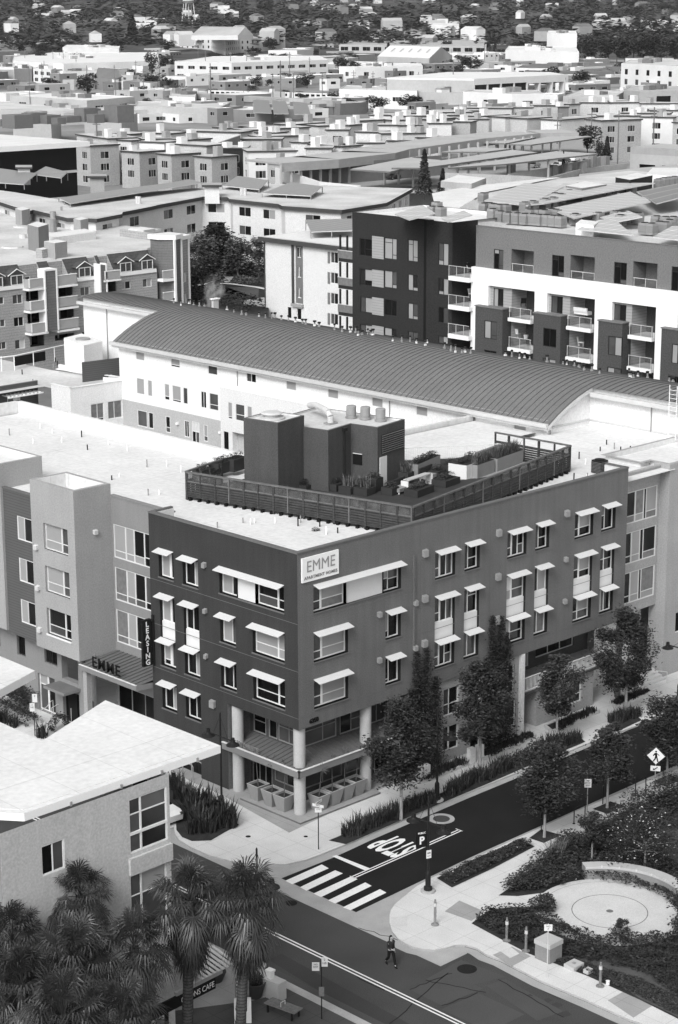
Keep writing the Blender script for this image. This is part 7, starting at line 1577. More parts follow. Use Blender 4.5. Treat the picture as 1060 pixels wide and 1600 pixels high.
# ================================================================= WOODED HILLS
rh = random.Random(9)
CF = FF.xy.normalized(); CR = Vector((CF.y, -CF.x))
def hz(r): return 0 if r < 1750 else (r-1750)*.016 if r < 3200 else 23.2+(r-3200)*.05
def polar(r, t): q = CAM.xy+(CF*cos(t)+CR*sin(t))*r; return q
hm = MB(); rs = [1700, 1900, 2200, 2600, 3000, 3400, 4000, 4700, 5600, 6600, 8000]; ts = [-.32+i*.04 for i in range(17)]
def hp_(r, t): q = polar(r, t); return (q.x, q.y, hz(r)+ (8*sin(r*.004+t*20)+6*sin(t*33+r*.002) if r > 2100 else 0)-.1)
for i in range(len(rs)-1):
    for j in range(len(ts)-1): hm.face([hp_(rs[i], ts[j]), hp_(rs[i], ts[j+1]), hp_(rs[i+1], ts[j+1]), hp_(rs[i+1], ts[j])][::-1], 'hill', True)
struct(hm.build('hills'))
def far_tree_mesh(seed, conifer=False, dark=True, n=1000):
    rn = random.Random(seed); q = MB(); m = ['far_leaf'] if dark else ['far_leaf2', 'far_leaf']
    if conifer:
        for k in range(n):
            t = rn.random(); z = .12+.9*t; r = (1-t)*.26+.02; a = rn.random()*2*pi; leaf_card(q, (r*cos(a)*rn.uniform(.4, 1), r*sin(a)*rn.uniform(.4, 1), z), .12 if n > 100 else .3, rn.choice(m), rn, .3)
    else:
        lob = [(rn.uniform(-.28, .28), rn.uniform(-.28, .28), rn.uniform(.28, .8), rn.uniform(.16, .3)) for _ in range(10)]
        for k in range(n): l = rn.choice(lob); d = Vector((rn.gauss(0, 1), rn.gauss(0, 1), rn.gauss(0, 1))).normalized()*l[3]*rn.uniform(.6, 1); leaf_card(q, (l[0]+d.x, l[1]+d.y, l[2]+d.z*.8), .12 if n > 100 else .3, rn.choice(m), rn)
    return q
def far_tree(seed, lab, group, **k):
    t = thing('tree', lab, 'tree', (0, 0, 0), group); far_tree_mesh(seed, **k).build('crown', t, True)
    q = MB(); q.tube((0, 0, 0), (0, 0, .45), .022, .015, 'bark', 6); q.build('trunk', t, True); return t
protos = [far_tree(s, 'dark round tree among the woods on the hillside', 'trees on the hillside') for s in (1, 2, 3)]+[far_tree(4, 'dark pointed conifer on the wooded hillside', 'conifers on the hillside', conifer=True)]+[far_tree(s, 'paler leafy tree on the wooded hillside', 'pale trees on the hillside', dark=False) for s in (5, 6)]
used = set(); cnt = 0
def plant_far(k, loc, s, rz=None, lab=None, group=None):
    o = protos[k]
    if k not in used and lab is None: used.add(k); o.location = loc; o.scale = s; return o
    return dup(o, loc, rh.random()*6, lab, group, s)
for i in range(85):
    r = 1850+rh.random()**1.3*1500; t = rh.uniform(-.185, .185); q = polar(r, t); h = rh.uniform(11, 21)*(1+(r-1800)/5000); k = rh.choice([0, 1, 2, 0, 1, 2, 3, 4, 5]); w = h*rh.uniform(.9, 1.3)*(1 if k != 3 else .8)
    plant_far(k, (q.x, q.y, hz(r)-.5), (w, w, h))
# the rest of the wood as one mass
wd_ = MB()
base = [far_tree_mesh(30+i, n=34) for i in range(5)]+[far_tree_mesh(40, conifer=True, n=30)]+[far_tree_mesh(41+i, dark=False, n=34) for i in range(2)]
for i in range(3600):
    r = 1900+rh.random()**.9*4300; t = rh.uniform(-.2, .2); q = polar(r, t); h = rh.uniform(11, 20)*(1+(r-1800)/4500); w = h*rh.uniform(.9, 1.5); bb = rh.choice(base); ca, sa = cos(i), sin(i); z0 = hz(r)-1
    for f, m in zip(bb.f, bb.m): wd_.face([(q.x+(bb.v[v][0]*ca-bb.v[v][1]*sa)*w*1.3, q.y+(bb.v[v][0]*sa+bb.v[v][1]*ca)*w*1.3, z0+bb.v[v][2]*h) for v in f], bb.mats[m])
tag(wd_.build('woods'), 'dense dark woods covering the hills along the top of the view', 'woods', kind='stuff')
# houses on the hillside
for i in range(150):
    r = 1850+rh.random()*2600; t = rh.uniform(-.18, .18); q = polar(r, t); s = rh.uniform(6, 12); h = rh.uniform(5, 9); z0 = hz(r)+rh.uniform(3, 11); a = rh.random()*3; u = Vector((cos(a), sin(a))); v = Vector((-sin(a), cos(a)))
    b = Bld('house', 'pale house between the trees on the %s hillside, %s' % (['lower', 'middle', 'upper'][min(2, int((r-1850)/870))], ['at the far left', 'left of centre', 'in the centre', 'right of centre', 'at the far right'][max(0, min(4, int((t+.18)/.072)))]), 'house', (q.x, q.y, z0), 'houses on the wooded hillside'); cs = [q+u*sx*s+v*sy*s*.6 for sx, sy in ((-1, -1), (1, -1), (1, 1), (-1, 1))]
    b.part('wall').hexa([tuple(p) for p in cs], z0-2, z0+h, rh.choice(['far_grey', 'stucco_light', 'stucco_mid', 'far_white'])); e = [Vector((p.x, p.y, z0+h)) for p in cs]; m0 = e[0].lerp(e[3], .5)+Vector((0, 0, 3)); m1 = e[1].lerp(e[2], .5)+Vector((0, 0, 3))
    rr_ = rh.choice(['far_grey', 'far_dark', 'far_roof'])
    for f in ([e[0], e[1], m1, m0], [e[2], e[3], m0, m1], [e[1], e[2], m1], [e[3], e[0], m0]): b.part('roof').face(f, rr_)
    b.done()
fb('large pale school like building among the trees at the top right corner', [(1000, 8), (1075, 10), (1075, 3), (1010, 2)], 52, 'stucco_pale', 'far_grey', dict(sp=12, w=5, h=3, st=6, top=3, spec=['1:k'], rows=1), name='school', zb=20).done()
# single trees of the flat land: (px, base y, z ground, width px, height px, kind, label)
FT = [(66, 105, 18, 22, 0, 'bushy palm like tree beside the white vaulted roof'), (123, 103, 24, 12, 1, 'low round tree in front of the white vaulted roof'), (153, 102, 18, 10, 0, 'small round tree right of the low round one'), (190, 100, 14, 8, 2, 'tiny dark tree by the long white roof'), (208, 80, 30, 40, 3, 'tall dark conifer at the upper left'), (238, 122, 20, 32, 0, 'dark tree left of the long office building'), (262, 112, 24, 22, 1, 'dark round tree touching the office building'),
      (137, 147, 36, 24, 2, 'wide dark tree by the grey gabled house'), (83, 144, 26, 14, 0, 'low dark bushy tree behind the brick warehouse'), (245, 147, 40, 18, 1, 'long dark hedge like tree right of the brick warehouse'), (222, 155, 22, 16, 2, 'dark bush at the end of the white sheds'), (288, 158, 26, 14, 4, 'pale rounded shrub in front of the white block'), (432, 158, 14, 10, 1, 'small dark tree by the viaduct'), (525, 166, 26, 14, 4, 'pale bush right of the solar racks'), (480, 138, 26, 14, 0, 'dark tree in front of the office building, right end'), (400, 135, 18, 12, 2, 'dark tree below the middle of the office building'), (425, 137, 16, 10, 1, 'second dark tree below the middle of the office'), (545, 125, 40, 14, 0, 'dark tree row left of the white strip building'),
      (607, 98, 16, 22, 3, 'conifer in front of the pitched warehouse'), (552, 98, 18, 12, 0, 'dark tree at the left of the pitched warehouse'), (735, 115, 30, 24, 1, 'broad dark tree behind the big hall'), (745, 110, 14, 14, 4, 'small lollipop tree beside the broad dark one'), (653, 120, 26, 14, 0, 'dark round tree at the left end of the big hall'), (590, 178, 32, 22, 2, 'dark round bush, left of the pair behind the townhouses'), (640, 177, 36, 20, 1, 'dark round bush, right of the pair behind the townhouses'), (548, 175, 24, 18, 0, 'dark bush left of the pair behind the townhouses'),
      (855, 148, 34, 34, 2, 'dark tree leaning on the right end of the big hall'), (905, 140, 26, 24, 5, 'loose tree with pale top right of the big hall'), (925, 138, 22, 14, 0, 'dark shrub beside the loose tree'), (920, 185, 20, 22, 1, 'round dark tree between the townhouses at right'), (1012, 160, 26, 18, 5, 'hazy tree before the grey low building'), (1040, 160, 24, 18, 4, 'second hazy tree at the right edge'), (820, 150, 20, 14, 4, 'pale bush in front of the big hall bays'), (965, 120, 18, 18, 0, 'dark tree beside the white apartment block'),
      (663, 312, 28, 56, 3, 'tall dark conifer beside the parking deck'), (692, 305, 20, 30, 3, 'slimmer conifer right of the tall one'), (918, 240, 34, 36, 0, 'big dark tree at the end of the long canopy'), (938, 255, 18, 26, 2, 'dark tree in front of the grey townhouse'), (948, 255, 18, 30, 3, 'pointed dark tree nearest the grey townhouse'), (880, 275, 8, 28, 3, 'slim cypress between the parked cars'), (340, 60, 0, 0, 0, '')]
for x, y, w, h, k, lab in FT:
    if not w: continue
    gz = 7 if y > 225 and x > 500 else 0
    p = P(x, y, gz); sc = (p-CAM).dot(FF)/FPX; s = max(w, 4)*sc*(1.3 if k != 3 else 1.9); plant_far(k, p, (s, s, max(h, w*.7)*sc*1.35), lab=lab, group='single trees of the flat land')
for i in range(13):
    x = 912+i*13; p = P(x, 97+rh.uniform(-1, 2), 0); sc = (p-CAM).dot(FF)/FPX; plant_far(rh.choice([0, 1, 2]), p, (44*sc, 40*sc, 46*sc), lab='dense dark tree in the row below the long apartment block', group='tree row at the upper right')
for i in range(60):
    x, y = rh.uniform(0, 1060), rh.uniform(60, 88); p = P(x, y, 0); sc = (p-CAM).dot(FF)/FPX; plant_far(rh.choice([0, 1, 2, 4, 5, 3]), p, (rh.uniform(16, 30)*sc,)*2+(rh.uniform(12, 22)*sc,), lab='street tree among the roofs at the foot of the hills', group='street trees at the foot of the hills')
for i in range(85):
    x, y = rh.uniform(0, 1060), rh.uniform(88, 172); p = P(x, y, 0); sc = (p-CAM).dot(FF)/FPX; plant_far(rh.choice([0, 1, 2, 4, 5]), p, (rh.uniform(14, 30)*sc,)*2+(rh.uniform(10, 18)*sc,), lab='small street tree between the low industrial roofs', group='street trees of the industrial district')
for i, o in enumerate(protos):
    if i not in used: o.location = (polar(2200, 0).x, polar(2200, 0).y, hz(2200))

# ================================================================= NEAR TREES (every one grown on its own)
def tree(base, h, crown_r, crown_z0, seed, lab, trunk_r=.1, mats=('leaf_a', 'leaf_a', 'leaf_b'), leaf=.2, n=4200, lobes=16, shape='oval', trunk='bark_light', name='street_tree', bend=(0, 0), group=None, zscale=1.0):
    rn = random.Random(seed); x, y, z = base; t = thing(name, lab, 'tree', (x, y, z), group)
    top = Vector((bend[0], bend[1], crown_z0+ (h-crown_z0)*.25)); q = MB(); pts = [Vector((0, 0, 0)), Vector((bend[0]*.3, bend[1]*.3, crown_z0*.5)), Vector((bend[0], bend[1], crown_z0)), top]
    rr = [trunk_r, trunk_r*.8, trunk_r*.7, trunk_r*.5]
    for i in range(3): q.tube(pts[i], pts[i+1], rr[i], rr[i+1], trunk, 9)
    lob = []
    for i in range(lobes):
        f = (i+.5)/lobes; zz = crown_z0+(h-crown_z0)*f
        env = (sin(pi*min(1, .12+.88*f))**.6 if shape == 'oval' else (1-f)**.7+.1)
        a = i*2.4+rn.uniform(-.4, .4); r = crown_r*env*rn.uniform(.2, .85); lr = crown_r*rn.uniform(.2, .5)*(.6+.5*env)
        c = Vector((bend[0]+r*cos(a), bend[1]+r*sin(a), zz)); lob.append((c, lr))
        if f < .8: q.tube(pts[2].lerp(top, min(1, f*1.4)), c, trunk_r*.32, trunk_r*.08, trunk, 5)
    q.build('trunk', t, True)
    g = MB()
    for _ in range(int(n*2.3)):
        c, lr = rn.choice(lob); d = Vector((rn.gauss(0, 1), rn.gauss(0, 1), rn.gauss(0, 1))).normalized(); rad = lr*(rn.random()**.4)*(1.0 if rn.random() < .8 else 1.5)
        leaf_card(g, c+Vector((d.x*rad, d.y*rad, d.z*rad*.8)), leaf*1.12*rn.uniform(.6, 1.3), rn.choice(mats), rn, .15)
    g.build('crown', t, True); return t
MA = ('leaf_a', 'leaf_a', 'leaf_c', 'leaf_b')
def stake(p, dx, dy, h=2.2): 
    t = thing('tree_stake', 'dark support stake standing beside the street tree at %s of the pavement' % ('the middle' if dx > 0 else 'the near end'), 'stake', p); q = MB(); q.tube((0, 0, 0), (0, 0, h), .035, .03, 'black_metal', 6); q.build('post', t, True); return t
T1 = P(627, 1280, .14); T2 = P(750, 1207, .14); T3 = P(870, 1158, .14); T4 = P(978, 1122, .14); T5 = P(851, 1308, .14); T6 = P(949, 1262, .14); T7 = P(1042, 1222, .14)
tree(T1, 7.4, 2.35, 2.6, 101, 'broad dark street tree by the corner columns, left end of the planting strip', .12, MA, .21, 5200, 18)
tree(T2, 7.4, 2.1, 2.3, 102, 'dark street tree in front of the second ivy column', .12, MA, .21, 4600, 18)
tree(T3, 6.0, 1.9, 2.0, 103, 'lighter branching street tree in front of the white balcony railing', .1, ('leaf_a', 'leaf_b', 'leaf_b'), .21, 3000, 15)
tree(T4, 7.6, 2.5, 2.2, 104, 'large dark street tree under the glazed bay at the right end of the facade', .14, MA, .21, 6200, 20, bend=(.2, .2))
tree(T5, 5.7, 2.1, 1.9, 105, 'low branching street tree by the dark planting bed on the park side', .1, MA, .21, 4200, 16)
tree(T6, 5.4, 1.8, 1.7, 106, 'slender street tree between the two black bike racks', .1, ('leaf_a', 'leaf_b', 'leaf_a'), .21, 3000, 14)
tree(T7, 5.6, 2.1, 1.6, 107, 'full street tree beside the pedestrian warning sign', .1, MA, .21, 4400, 16)
p = P(719, 1375, .14)
pk = P(925, 1345, .14); tree(pk, 2.9, 1.0, 1.0, 108, 'small crooked park tree at the edge of the shrubs', .06, MA, .17, 1300, 9)
tree(P(1008, 1352, .14), 3.0, 2.6, .8, 109, 'spreading low tree covered in pale blossom in the park', .09, ('leaf_a', 'leaf_c', 'leaf_a', 'leaf_a', 'leaf_a', 'leaf_a', 'leaf_a', 'leaf_a', 'leaf_c', 'leaf_c', 'leaf_a', 'leaf_c', 'leaf_a', 'leaf_c', 'leaf_a', 'leaf_c', 'leaf_a', 'leaf_c', 'leaf_a', 'leaf_c', 'leaf_a', 'leaf_c', 'leaf_c', 'leaf_a', 'leaf_c', 'leaf_a', 'leaf_c', 'flower'), .13, 3400, 18)
tree(P(1085, 1470, .14), 3.8, 1.9, .6, 110, 'leafy shrub like tree at the right edge of the round plaza', .08, ('leaf_a', 'leaf_b', 'leaf_c'), .17, 3200, 14)
tree(P(970, 1462, .14), .9, .5, .1, 115, 'small round bush at the lower rim of the plaza', .03, MA, .12, 500, 7, name='bush')
for x, y, lb in ((846, 1300, 'dark support stake beside the low branching street tree'), (942, 1256, 'dark support stake beside the slender street tree'), (1036, 1217, 'dark support stake beside the full street tree')):
    t = thing('tree_stake', lb, 'stake', P(x, y, .13)); q = MB(); q.tube((0, 0, 0), (0, 0, 2.6), .035, .03, 'black_metal', 6); q.build('post', t, True)
# garden trees between the blocks
tree(P(338, 428, 8), 6.8, 4.0, 1.0, 111, 'big dark tree in the garden court', .3, ('leaf_c', 'leaf_a'), .55, 3600, 18, name='garden_tree', trunk='bark')
tree(P(372, 432, 8), 5, 3.6, 1.2, 112, 'pale flowering tree in the garden court', .2, ('leaf_pale', 'leaf_b'), .45, 1600, 10, name='garden_tree', trunk='bark')
tree(P(318, 460, 8), 8, 3.6, 1, 113, 'pale tree against the shingled corner tower', .2, ('leaf_pale', 'leaf_b', 'leaf_b'), .45, 2200, 12, name='garden_tree', trunk='bark')
tree(P(405, 432, 8), 5.5, 2.6, .8, 114, 'pale shrub tree beside the pale apartment wall', .15, ('leaf_pale', 'leaf_b'), .4, 1400, 10, name='garden_tree', trunk='bark')
def hedge(name, lab, pts, w, h, n, size, mats, seed, cat='hedge'):
    rn = random.Random(seed); c = sum((Vector(p) for p in pts), Vector())/len(pts); t = thing(name, lab, cat, c); g = MB()
    seg = [(Vector(pts[i]), Vector(pts[i+1])) for i in range(len(pts)-1)]
    for _ in range(n):
        a, d = rn.choice(seg); p = a.lerp(d, rn.random()); u = (d-a).normalized(); nn = Vector((-u.y, u.x, 0)); an = rn.random()*pi; r = rn.uniform(.75, 1)
        leaf_card(g, p+nn*cos(an)*w/2*r+Vector((0, 0, h*(.12+.88*sin(an)*r)*rn.uniform(.75, 1.05)))+Vector((rn.gauss(0, .05), rn.gauss(0, .05), 0)), size*rn.uniform(.7, 1.3), rn.choice(mats), rn)
    g.build('foliage', t); return t
hedge('hedge', 'long dark hedge at the near edge of the garden lawn', [P(300, 466, 8), P(330, 472, 8), P(404, 486, 8)], 2.5, 2.2, 1500, .5, ('leaf_c', 'leaf_a'), 1)
hedge('hedge', 'dark hedge under the courtyard balconies', [P(330, 418, 8), P(400, 426, 8)], 2.5, 1.6, 700, .5, ('leaf_c', 'leaf_a'), 2)
hedge('shrub_border', 'rounded pale shrubs bordering the garden path', [P(366, 441, 8), P(404, 446, 8)], 2, 1.3, 600, .35, ('leaf_b', 'leaf_pale'), 3)
# ivy columns on the facade
def ivy(lab, strands, seed, n, Yp=-.12):
    n = int(n*1.6)
    rn = random.Random(seed); t = thing('climbing_plant', lab, 'climbing plant', (strands[0][0], -.2, .3)); g = MB()
    for _ in range(n):
        x, w, z0, z1, th = rn.choice(strands); f = rn.random(); ww = w*(1-.75*f**1.5); a = rn.gauss(0, .45)
        leaf_card(g, (x+a*ww, Yp-abs(rn.gauss(0, .5))*th*(1-f*.7), z0+(z1-z0)*f), rn.uniform(.12, .24), rn.choice(('leaf_ivy', 'leaf_ivy', 'leaf_a')), rn, .4)
    g.build('foliage', t)
    q = MB()
    for x, w, z0, z1, th in strands: q.tube((x, -.15, z0), (x, -.08, z1), .04, .015, 'bark', 5)
    q.build('stem', t); return t
ivy('left one of two tall dark ivy columns climbing the facade', [(10.15, 1.3, .3, 8.6, .9), (11.0, 1.1, .3, 8.7, .9), (10.5, 1.8, .3, 6.6, 1.2), (9.6, 1.2, .3, 6.2, 1.0), (11.9, 1.0, .5, 6.5, .8)], 1, 6200)
ivy('right one of two tall dark ivy columns climbing the facade', [(17.3, 1.1, .3, 9.4, .8), (18.2, 1.1, .3, 9.2, .8), (17.7, 1.7, .3, 7.6, 1.1), (16.9, 1.0, .3, 6.6, .9), (18.9, .8, .5, 7.9, .7)], 2, 6200)
# planting strips, beds
rg = random.Random(31)
def grassbed(name, lab, poly, n, h, mats, r=.28, cat='plant', per=42, w=.02, group=None, z=.14):
    """a row of grass clumps, each its own plant"""
    base = None
    for i, (x, y) in enumerate(poly):
        p = P(x, y, z)
        if base is None or i % 5 == 0:
            t = thing(name, lab, cat, p, group); g = MB(); grass(g, (0, 0, 0), r, per, h*rg.uniform(.8, 1.15), mats, rg, w, .7); clump(g, (0, 0, h*.25), r, int(per*.8), .12, mats, rg, .7); g.build('blades', t, True); base = t
        else: dup(base, p, rg.random()*6, scale=rg.uniform(.8, 1.2))
def along(pts, n, jit=4):
    out = []; 
    for i in range(n):
        f = i/(n-1)*(len(pts)-1); k = min(len(pts)-2, int(f)); t = f-k; out.append((pts[k][0]+(pts[k+1][0]-pts[k][0])*t+rg.uniform(-jit, jit), pts[k][1]+(pts[k+1][1]-pts[k][1])*t+rg.uniform(-jit*.5, jit*.5)))
    return out
grassbed('grass_clump', 'dark tufted grass clump in the kerbside planting strip', along([(548, 1306), (585, 1289), (620, 1274), (655, 1256), (674, 1250)], 16), 16, .75, ['leaf_a', 'leaf_c', 'leaf_b'], .42, per=110, w=.03, group='grass clumps in the kerbside strip')
grassbed('grass_clump', 'dark tufted grass clump in the kerbside planting strip', along([(700, 1243), (720, 1232), (738, 1222), (752, 1216)], 9), 9, .8, ['leaf_a', 'leaf_c', 'leaf_b'], .45, per=110, w=.03, group='grass clumps in the kerbside strip')
grassbed('grass_clump', 'dark tufted grass clump in the kerbside planting strip', along([(768, 1212), (800, 1196), (860, 1172), (880, 1164), (905, 1156)], 14), 14, .8, ['leaf_a', 'leaf_c', 'leaf_b'], .45, per=110, w=.03, group='grass clumps in the kerbside strip')
grassbed('grass_clump', 'dark tufted grass clump in the kerbside planting strip', along([(958, 1130), (975, 1124), (992, 1118)], 6), 6, .8, ['leaf_a', 'leaf_c', 'leaf_b'], .42, per=110, w=.03, group='grass clumps in the kerbside strip')
for i, (a, c) in enumerate((((662, 1217), (720, 1192)), ((765, 1178), (826, 1150)), ((872, 1137), (925, 1112)), ((965, 1098), (1005, 1082)))):
    grassbed('low_plant', 'low dark ground plant in %s raised bed along the facade' % ['the first', 'the second', 'the third', 'the last'][i], along([a, c], 12, 2), 12, .35, ['leaf_c', 'leaf_a'], .4, per=60, w=.03, group='low plants in the raised beds', z=.3)
# agave bed at the corner: stiff upright blades
for i, (x, y) in enumerate([(270, 1232), (283, 1238), (278, 1247), (294, 1250), (290, 1262), (303, 1258), (300, 1272), (312, 1268), (322, 1264), (308, 1282), (325, 1278), (338, 1272), (318, 1290), (334, 1288), (348, 1280), (345, 1292), (358, 1284), (305, 1292), (294, 1280), (330, 1300), (362, 1292), (300, 1302), (315, 1300)]):
    p = P(x, y, .14)
    if i == 0:
        ag = thing('spiky_plant', 'upright spiky dark plant in the corner bed', 'plant', p, 'spiky plants in the corner bed'); g = MB(); grass(g, (0, 0, 0), .3, 70, 1.25, ['leaf_c', 'leaf_a', 'leaf_a'], rg, .055, .55); g.build('blades', ag, True)
    else: dup(ag, p, rg.random()*6, scale=rg.uniform(.8, 1.2))
# small dark shrubs on the left street
hedge('hedge', 'dark clipped hedge in front of the light lower storeys at left', [P(8, 1112, .1), P(30, 1096, .1), P(62, 1110, .1)], 2.6, 1.6, 2600, .2, ('leaf_c', 'leaf_a'), 5)
hedge('hedge', 'lower dark hedge strip behind the left pavement', [P(-5, 1108, .1), P(55, 1134, .1)], 1.4, .9, 1400, .18, ('leaf_c', 'leaf_a'), 6)
hedge('bush', 'round dark bush beside the little handrails at the left entrance', [P(88, 1138, .1), P(98, 1142, .1)], 1.6, 1.2, 800, .16, ('leaf_c', 'leaf_a'), 7, 'bush')
for x, y, lb in ((20, 1136, 'spiky dark plant at the left end of the pavement strip'), (5, 1130, 'spiky dark plant at the picture edge of the pavement strip'), (66, 1152, 'spiky dark plant by the sign post on the left pavement')):
    t = thing('spiky_plant', lb, 'plant', P(x, y, .1)); g = MB(); grass(g, (0, 0, 0), .4, 60, 1.0, ['leaf_c', 'leaf_a'], rg, .04, .7); g.build('blades', t, True)
# park shrubs: ground cover masses and single shrubs
def inside(p, poly):
    c = False; n = len(poly)
    for i in range(n):
        a, d = poly[i], poly[i-1]
        if (a[1] > p[1]) != (d[1] > p[1]) and p[0] < (d[0]-a[0])*(p[1]-a[1])/(d[1]-a[1])+a[0]: c = not c
    return c
def cover(name, lab, pxpoly, n, h, mats, seed, size=.17, z=.13, flower=0, lump=1.3):
    rn = random.Random(seed); poly = [tuple(P(x, y, z)[:2]) for x, y in pxpoly]; xs = [p[0] for p in poly]; ys = [p[1] for p in poly]; g = MB(); k = 0
    from mathutils import noise
    while k < n:
        p = (rn.uniform(min(xs), max(xs)), rn.uniform(min(ys), max(ys)))
        if not inside(p, poly): continue
        hh = h*(.45+.9*abs(noise.noise(Vector((p[0]*lump*.6, p[1]*lump*.6, seed))))*1.6); zz = z+hh*(rn.random()**.35)
        leaf_card(g, (p[0], p[1], zz), size*rn.uniform(.6, 1.3), 'flower' if rn.random() < flower else rn.choice(mats), rn, .1); k += 1
    return tag(g.build(name), lab, 'ground cover', kind='stuff')
cover('shrubbery', 'dense dark shrubs filling the park bed above the plaza', [(782, 1398), (815, 1370), (862, 1342), (905, 1316), (950, 1288), (1000, 1262), (1062, 1236), (1130, 1240), (1100, 1300), (1030, 1300), (1008, 1318), (1040, 1345), (1100, 1370), (1062, 1425), (1010, 1392), (921, 1375), (870, 1388), (820, 1396)], 15000, .62, ['leaf_a', 'leaf_c', 'leaf_c', 'leaf_b'], 3, .2, flower=.0015)
cover('shrubbery', 'dark low shrubs in the bed between the path and the lower pavement', [(742, 1441), (767, 1423), (843, 1419), (868, 1436), (890, 1452), (940, 1468), (1022, 1464), (1060, 1464), (1130, 1500), (1100, 1560), (1060, 1560), (1000, 1520), (900, 1500), (824, 1480), (780, 1462)], 14000, .5, ['leaf_a', 'leaf_c', 'leaf_c'], 4, .18)
cover('ground_cover', 'thin patchy planting along the lower edge of the park', [(824, 1487), (900, 1500), (1000, 1530), (1060, 1560), (1060, 1588), (1000, 1558), (918, 1523)], 3500, .2, ['leaf_a', 'leaf_b', 'leaf_c'], 5, .14)
cover('ground_cover', 'dark flowering plants in the long bed by the park kerb', [(686, 1372), (745, 1344), (812, 1315), (832, 1322), (770, 1354), (707, 1383)], 4200, .32, ['leaf_a', 'leaf_c', 'leaf_b'], 6, .14, flower=.003, z=.16)
cover('ground_cover', 'dark ground cover between the ivy and the raised beds', [(640, 1185), (760, 1140), (765, 1150), (650, 1200)], 800, .3, ['leaf_c'], 7, .15)
for i, (x, y, h) in enumerate(((905, 1330, 1.1), (940, 1306, 1.3), (968, 1298, 1.0), (1000, 1270, 1.7), (1028, 1262, 1.9), (1052, 1250, 2.0), (835, 1372, .9), (815, 1385, .7), (860, 1352, .9), (1062, 1270, 2.0), (890, 1322, .8), (985, 1285, 1.2), (850, 1423, .9))):
    p = P(x, y, .13); t = thing('shrub', 'rounded leafy shrub in the park, %s' % ['left of the small crooked tree', 'behind the blossom tree', 'right behind the blossom tree', 'in the tall group by the pavement, left', 'in the tall group by the pavement, middle', 'in the tall group by the pavement, right', 'near the point of the upper bed', 'at the very point of the upper bed', 'along the upper bed edge', 'at the picture edge of the tall group', 'feathery, at the start of the upper bed', 'between blossom tree and tall group', 'at the path edge above the lower bed'][i], 'shrub', p)
    g = MB(); r = .85 if i != 12 else .45
    for k in range(4): clump(g, (rg.uniform(-.4, .4), rg.uniform(-.4, .4), h*.5), r, 260, .17, ['leaf_a', 'leaf_c', 'leaf_b'], rg, h/2/r, .6)
    g.build('foliage', t, True)
for x, y, lb in ((873, 1338, 'feathery pale grass tuft overhanging the pavement, upper one'), (868, 1345, 'feathery pale grass tuft overhanging the pavement, lower one')):
    t = thing('grass_clump', lb, 'plant', P(x, y, .13)); g = MB(); grass(g, (0, 0, 0), .5, 160, 1.1, ['leaf_pale', 'leaf_b', 'leaf_a'], rg, .015, 1.1); g.build('blades', t, True)
# ================================================================= FAN PALMS in the foreground
def fan_leaf(mb, o, d, L, R, rn, m, droop):
    """petiole of length L from o towards d, then a pleated fan of radius R with drooping tips"""
    d = Vector(d).normalized(); side = d.cross(Vector((0, 0, 1)));
    if side.length < .1: side = Vector((1, 0, 0))
    side.normalize(); up = side.cross(d).normalized(); p0 = Vector(o); p1 = p0+d*L*.55; p2 = p0+d*L+Vector((0, 0, -droop*L*.35)); s = side*.025
    mb.face([p0-s, p0+s, p1+s, p1-s], m); mb.face([p1-s, p1+s, p2+s, p2-s], m)
    ax = (p2-p1).normalized(); n = 25
    for i in range(n):
        a = (i/(n-1)-.5)*3.9; r = R*(1-.22*abs(a)/2)*rn.uniform(.88, 1.1); dv = (ax*cos(a)+side*sin(a)).normalized(); w = side*cos(a)-ax*sin(a)
        q1 = p2+dv*r*.55+up*.06*(1 if i % 2 else -1); q2 = p2+dv*r+Vector((0, 0, -1))*r*(.22+droop*.35)*rn.uniform(.5, 1.5)
        ww = w*R*.034; mb.face([p2, q1-ww, q1+ww], m); mb.face([q1-ww, q2, q1+ww], m)
def palm(base, h, seed, lab, cr=1.0, lean=(0, 0)):
    rn = random.Random(seed); t = thing('fan_palm', lab, 'palm tree', base); hz_ = base[2]; top = Vector((lean[0], lean[1], h))
    q = MB(); k = 12
    for i in range(k): a, c = top*(i/k), top*((i+1)/k); q.tube(a, c, .27-.05*i/k+.02*(i % 2), .26-.05*(i+1)/k, 'palm_trunk', 12, False)
    for i in range(90):
        a = rn.random()*2*pi; z = rn.uniform(.3, .97); p = top*z; o = Vector((cos(a), sin(a), 0)); q.face([p+o*.2, p+o*.3+Vector((0, 0, .22)), p+o*.24+Vector((-sin(a)*.1, cos(a)*.1, .05))], 'palm_trunk')
    q.build('trunk', t, True)
    g = MB()
    for i in range(52):
        f = i/52; el = radians(80-f*120+rn.uniform(-16, 16)); az = i*2.399+rn.uniform(-.5, .5); d = (cos(el)*cos(az), cos(el)*sin(az), sin(el)); fan_leaf(g, top+Vector((0, 0, .1-f*.35)), d, cr*rn.uniform(.6, 1.15), cr*rn.uniform(.65, .85), rn, rn.choice(['palm_leaf', 'palm_leaf', 'leaf_a', 'leaf_b']), max(0, .1+f*.9))
    g.build('fronds', t, True)
    g = MB()
    for i in range(46):
        f = i/46; el = radians(-45-f*40+rn.uniform(-6, 6)); az = i*2.399+1; d = (cos(el)*cos(az), cos(el)*sin(az), sin(el)); fan_leaf(g, top+Vector((0, 0, -.3-f*1.15)), d, cr*rn.uniform(.55, .85), cr*rn.uniform(.6, .85), rn, rn.choice(['palm_leaf', 'palm_dead', 'leaf_a', 'leaf_c']), 1.2)
    g.build('dead_skirt', t, True); return t
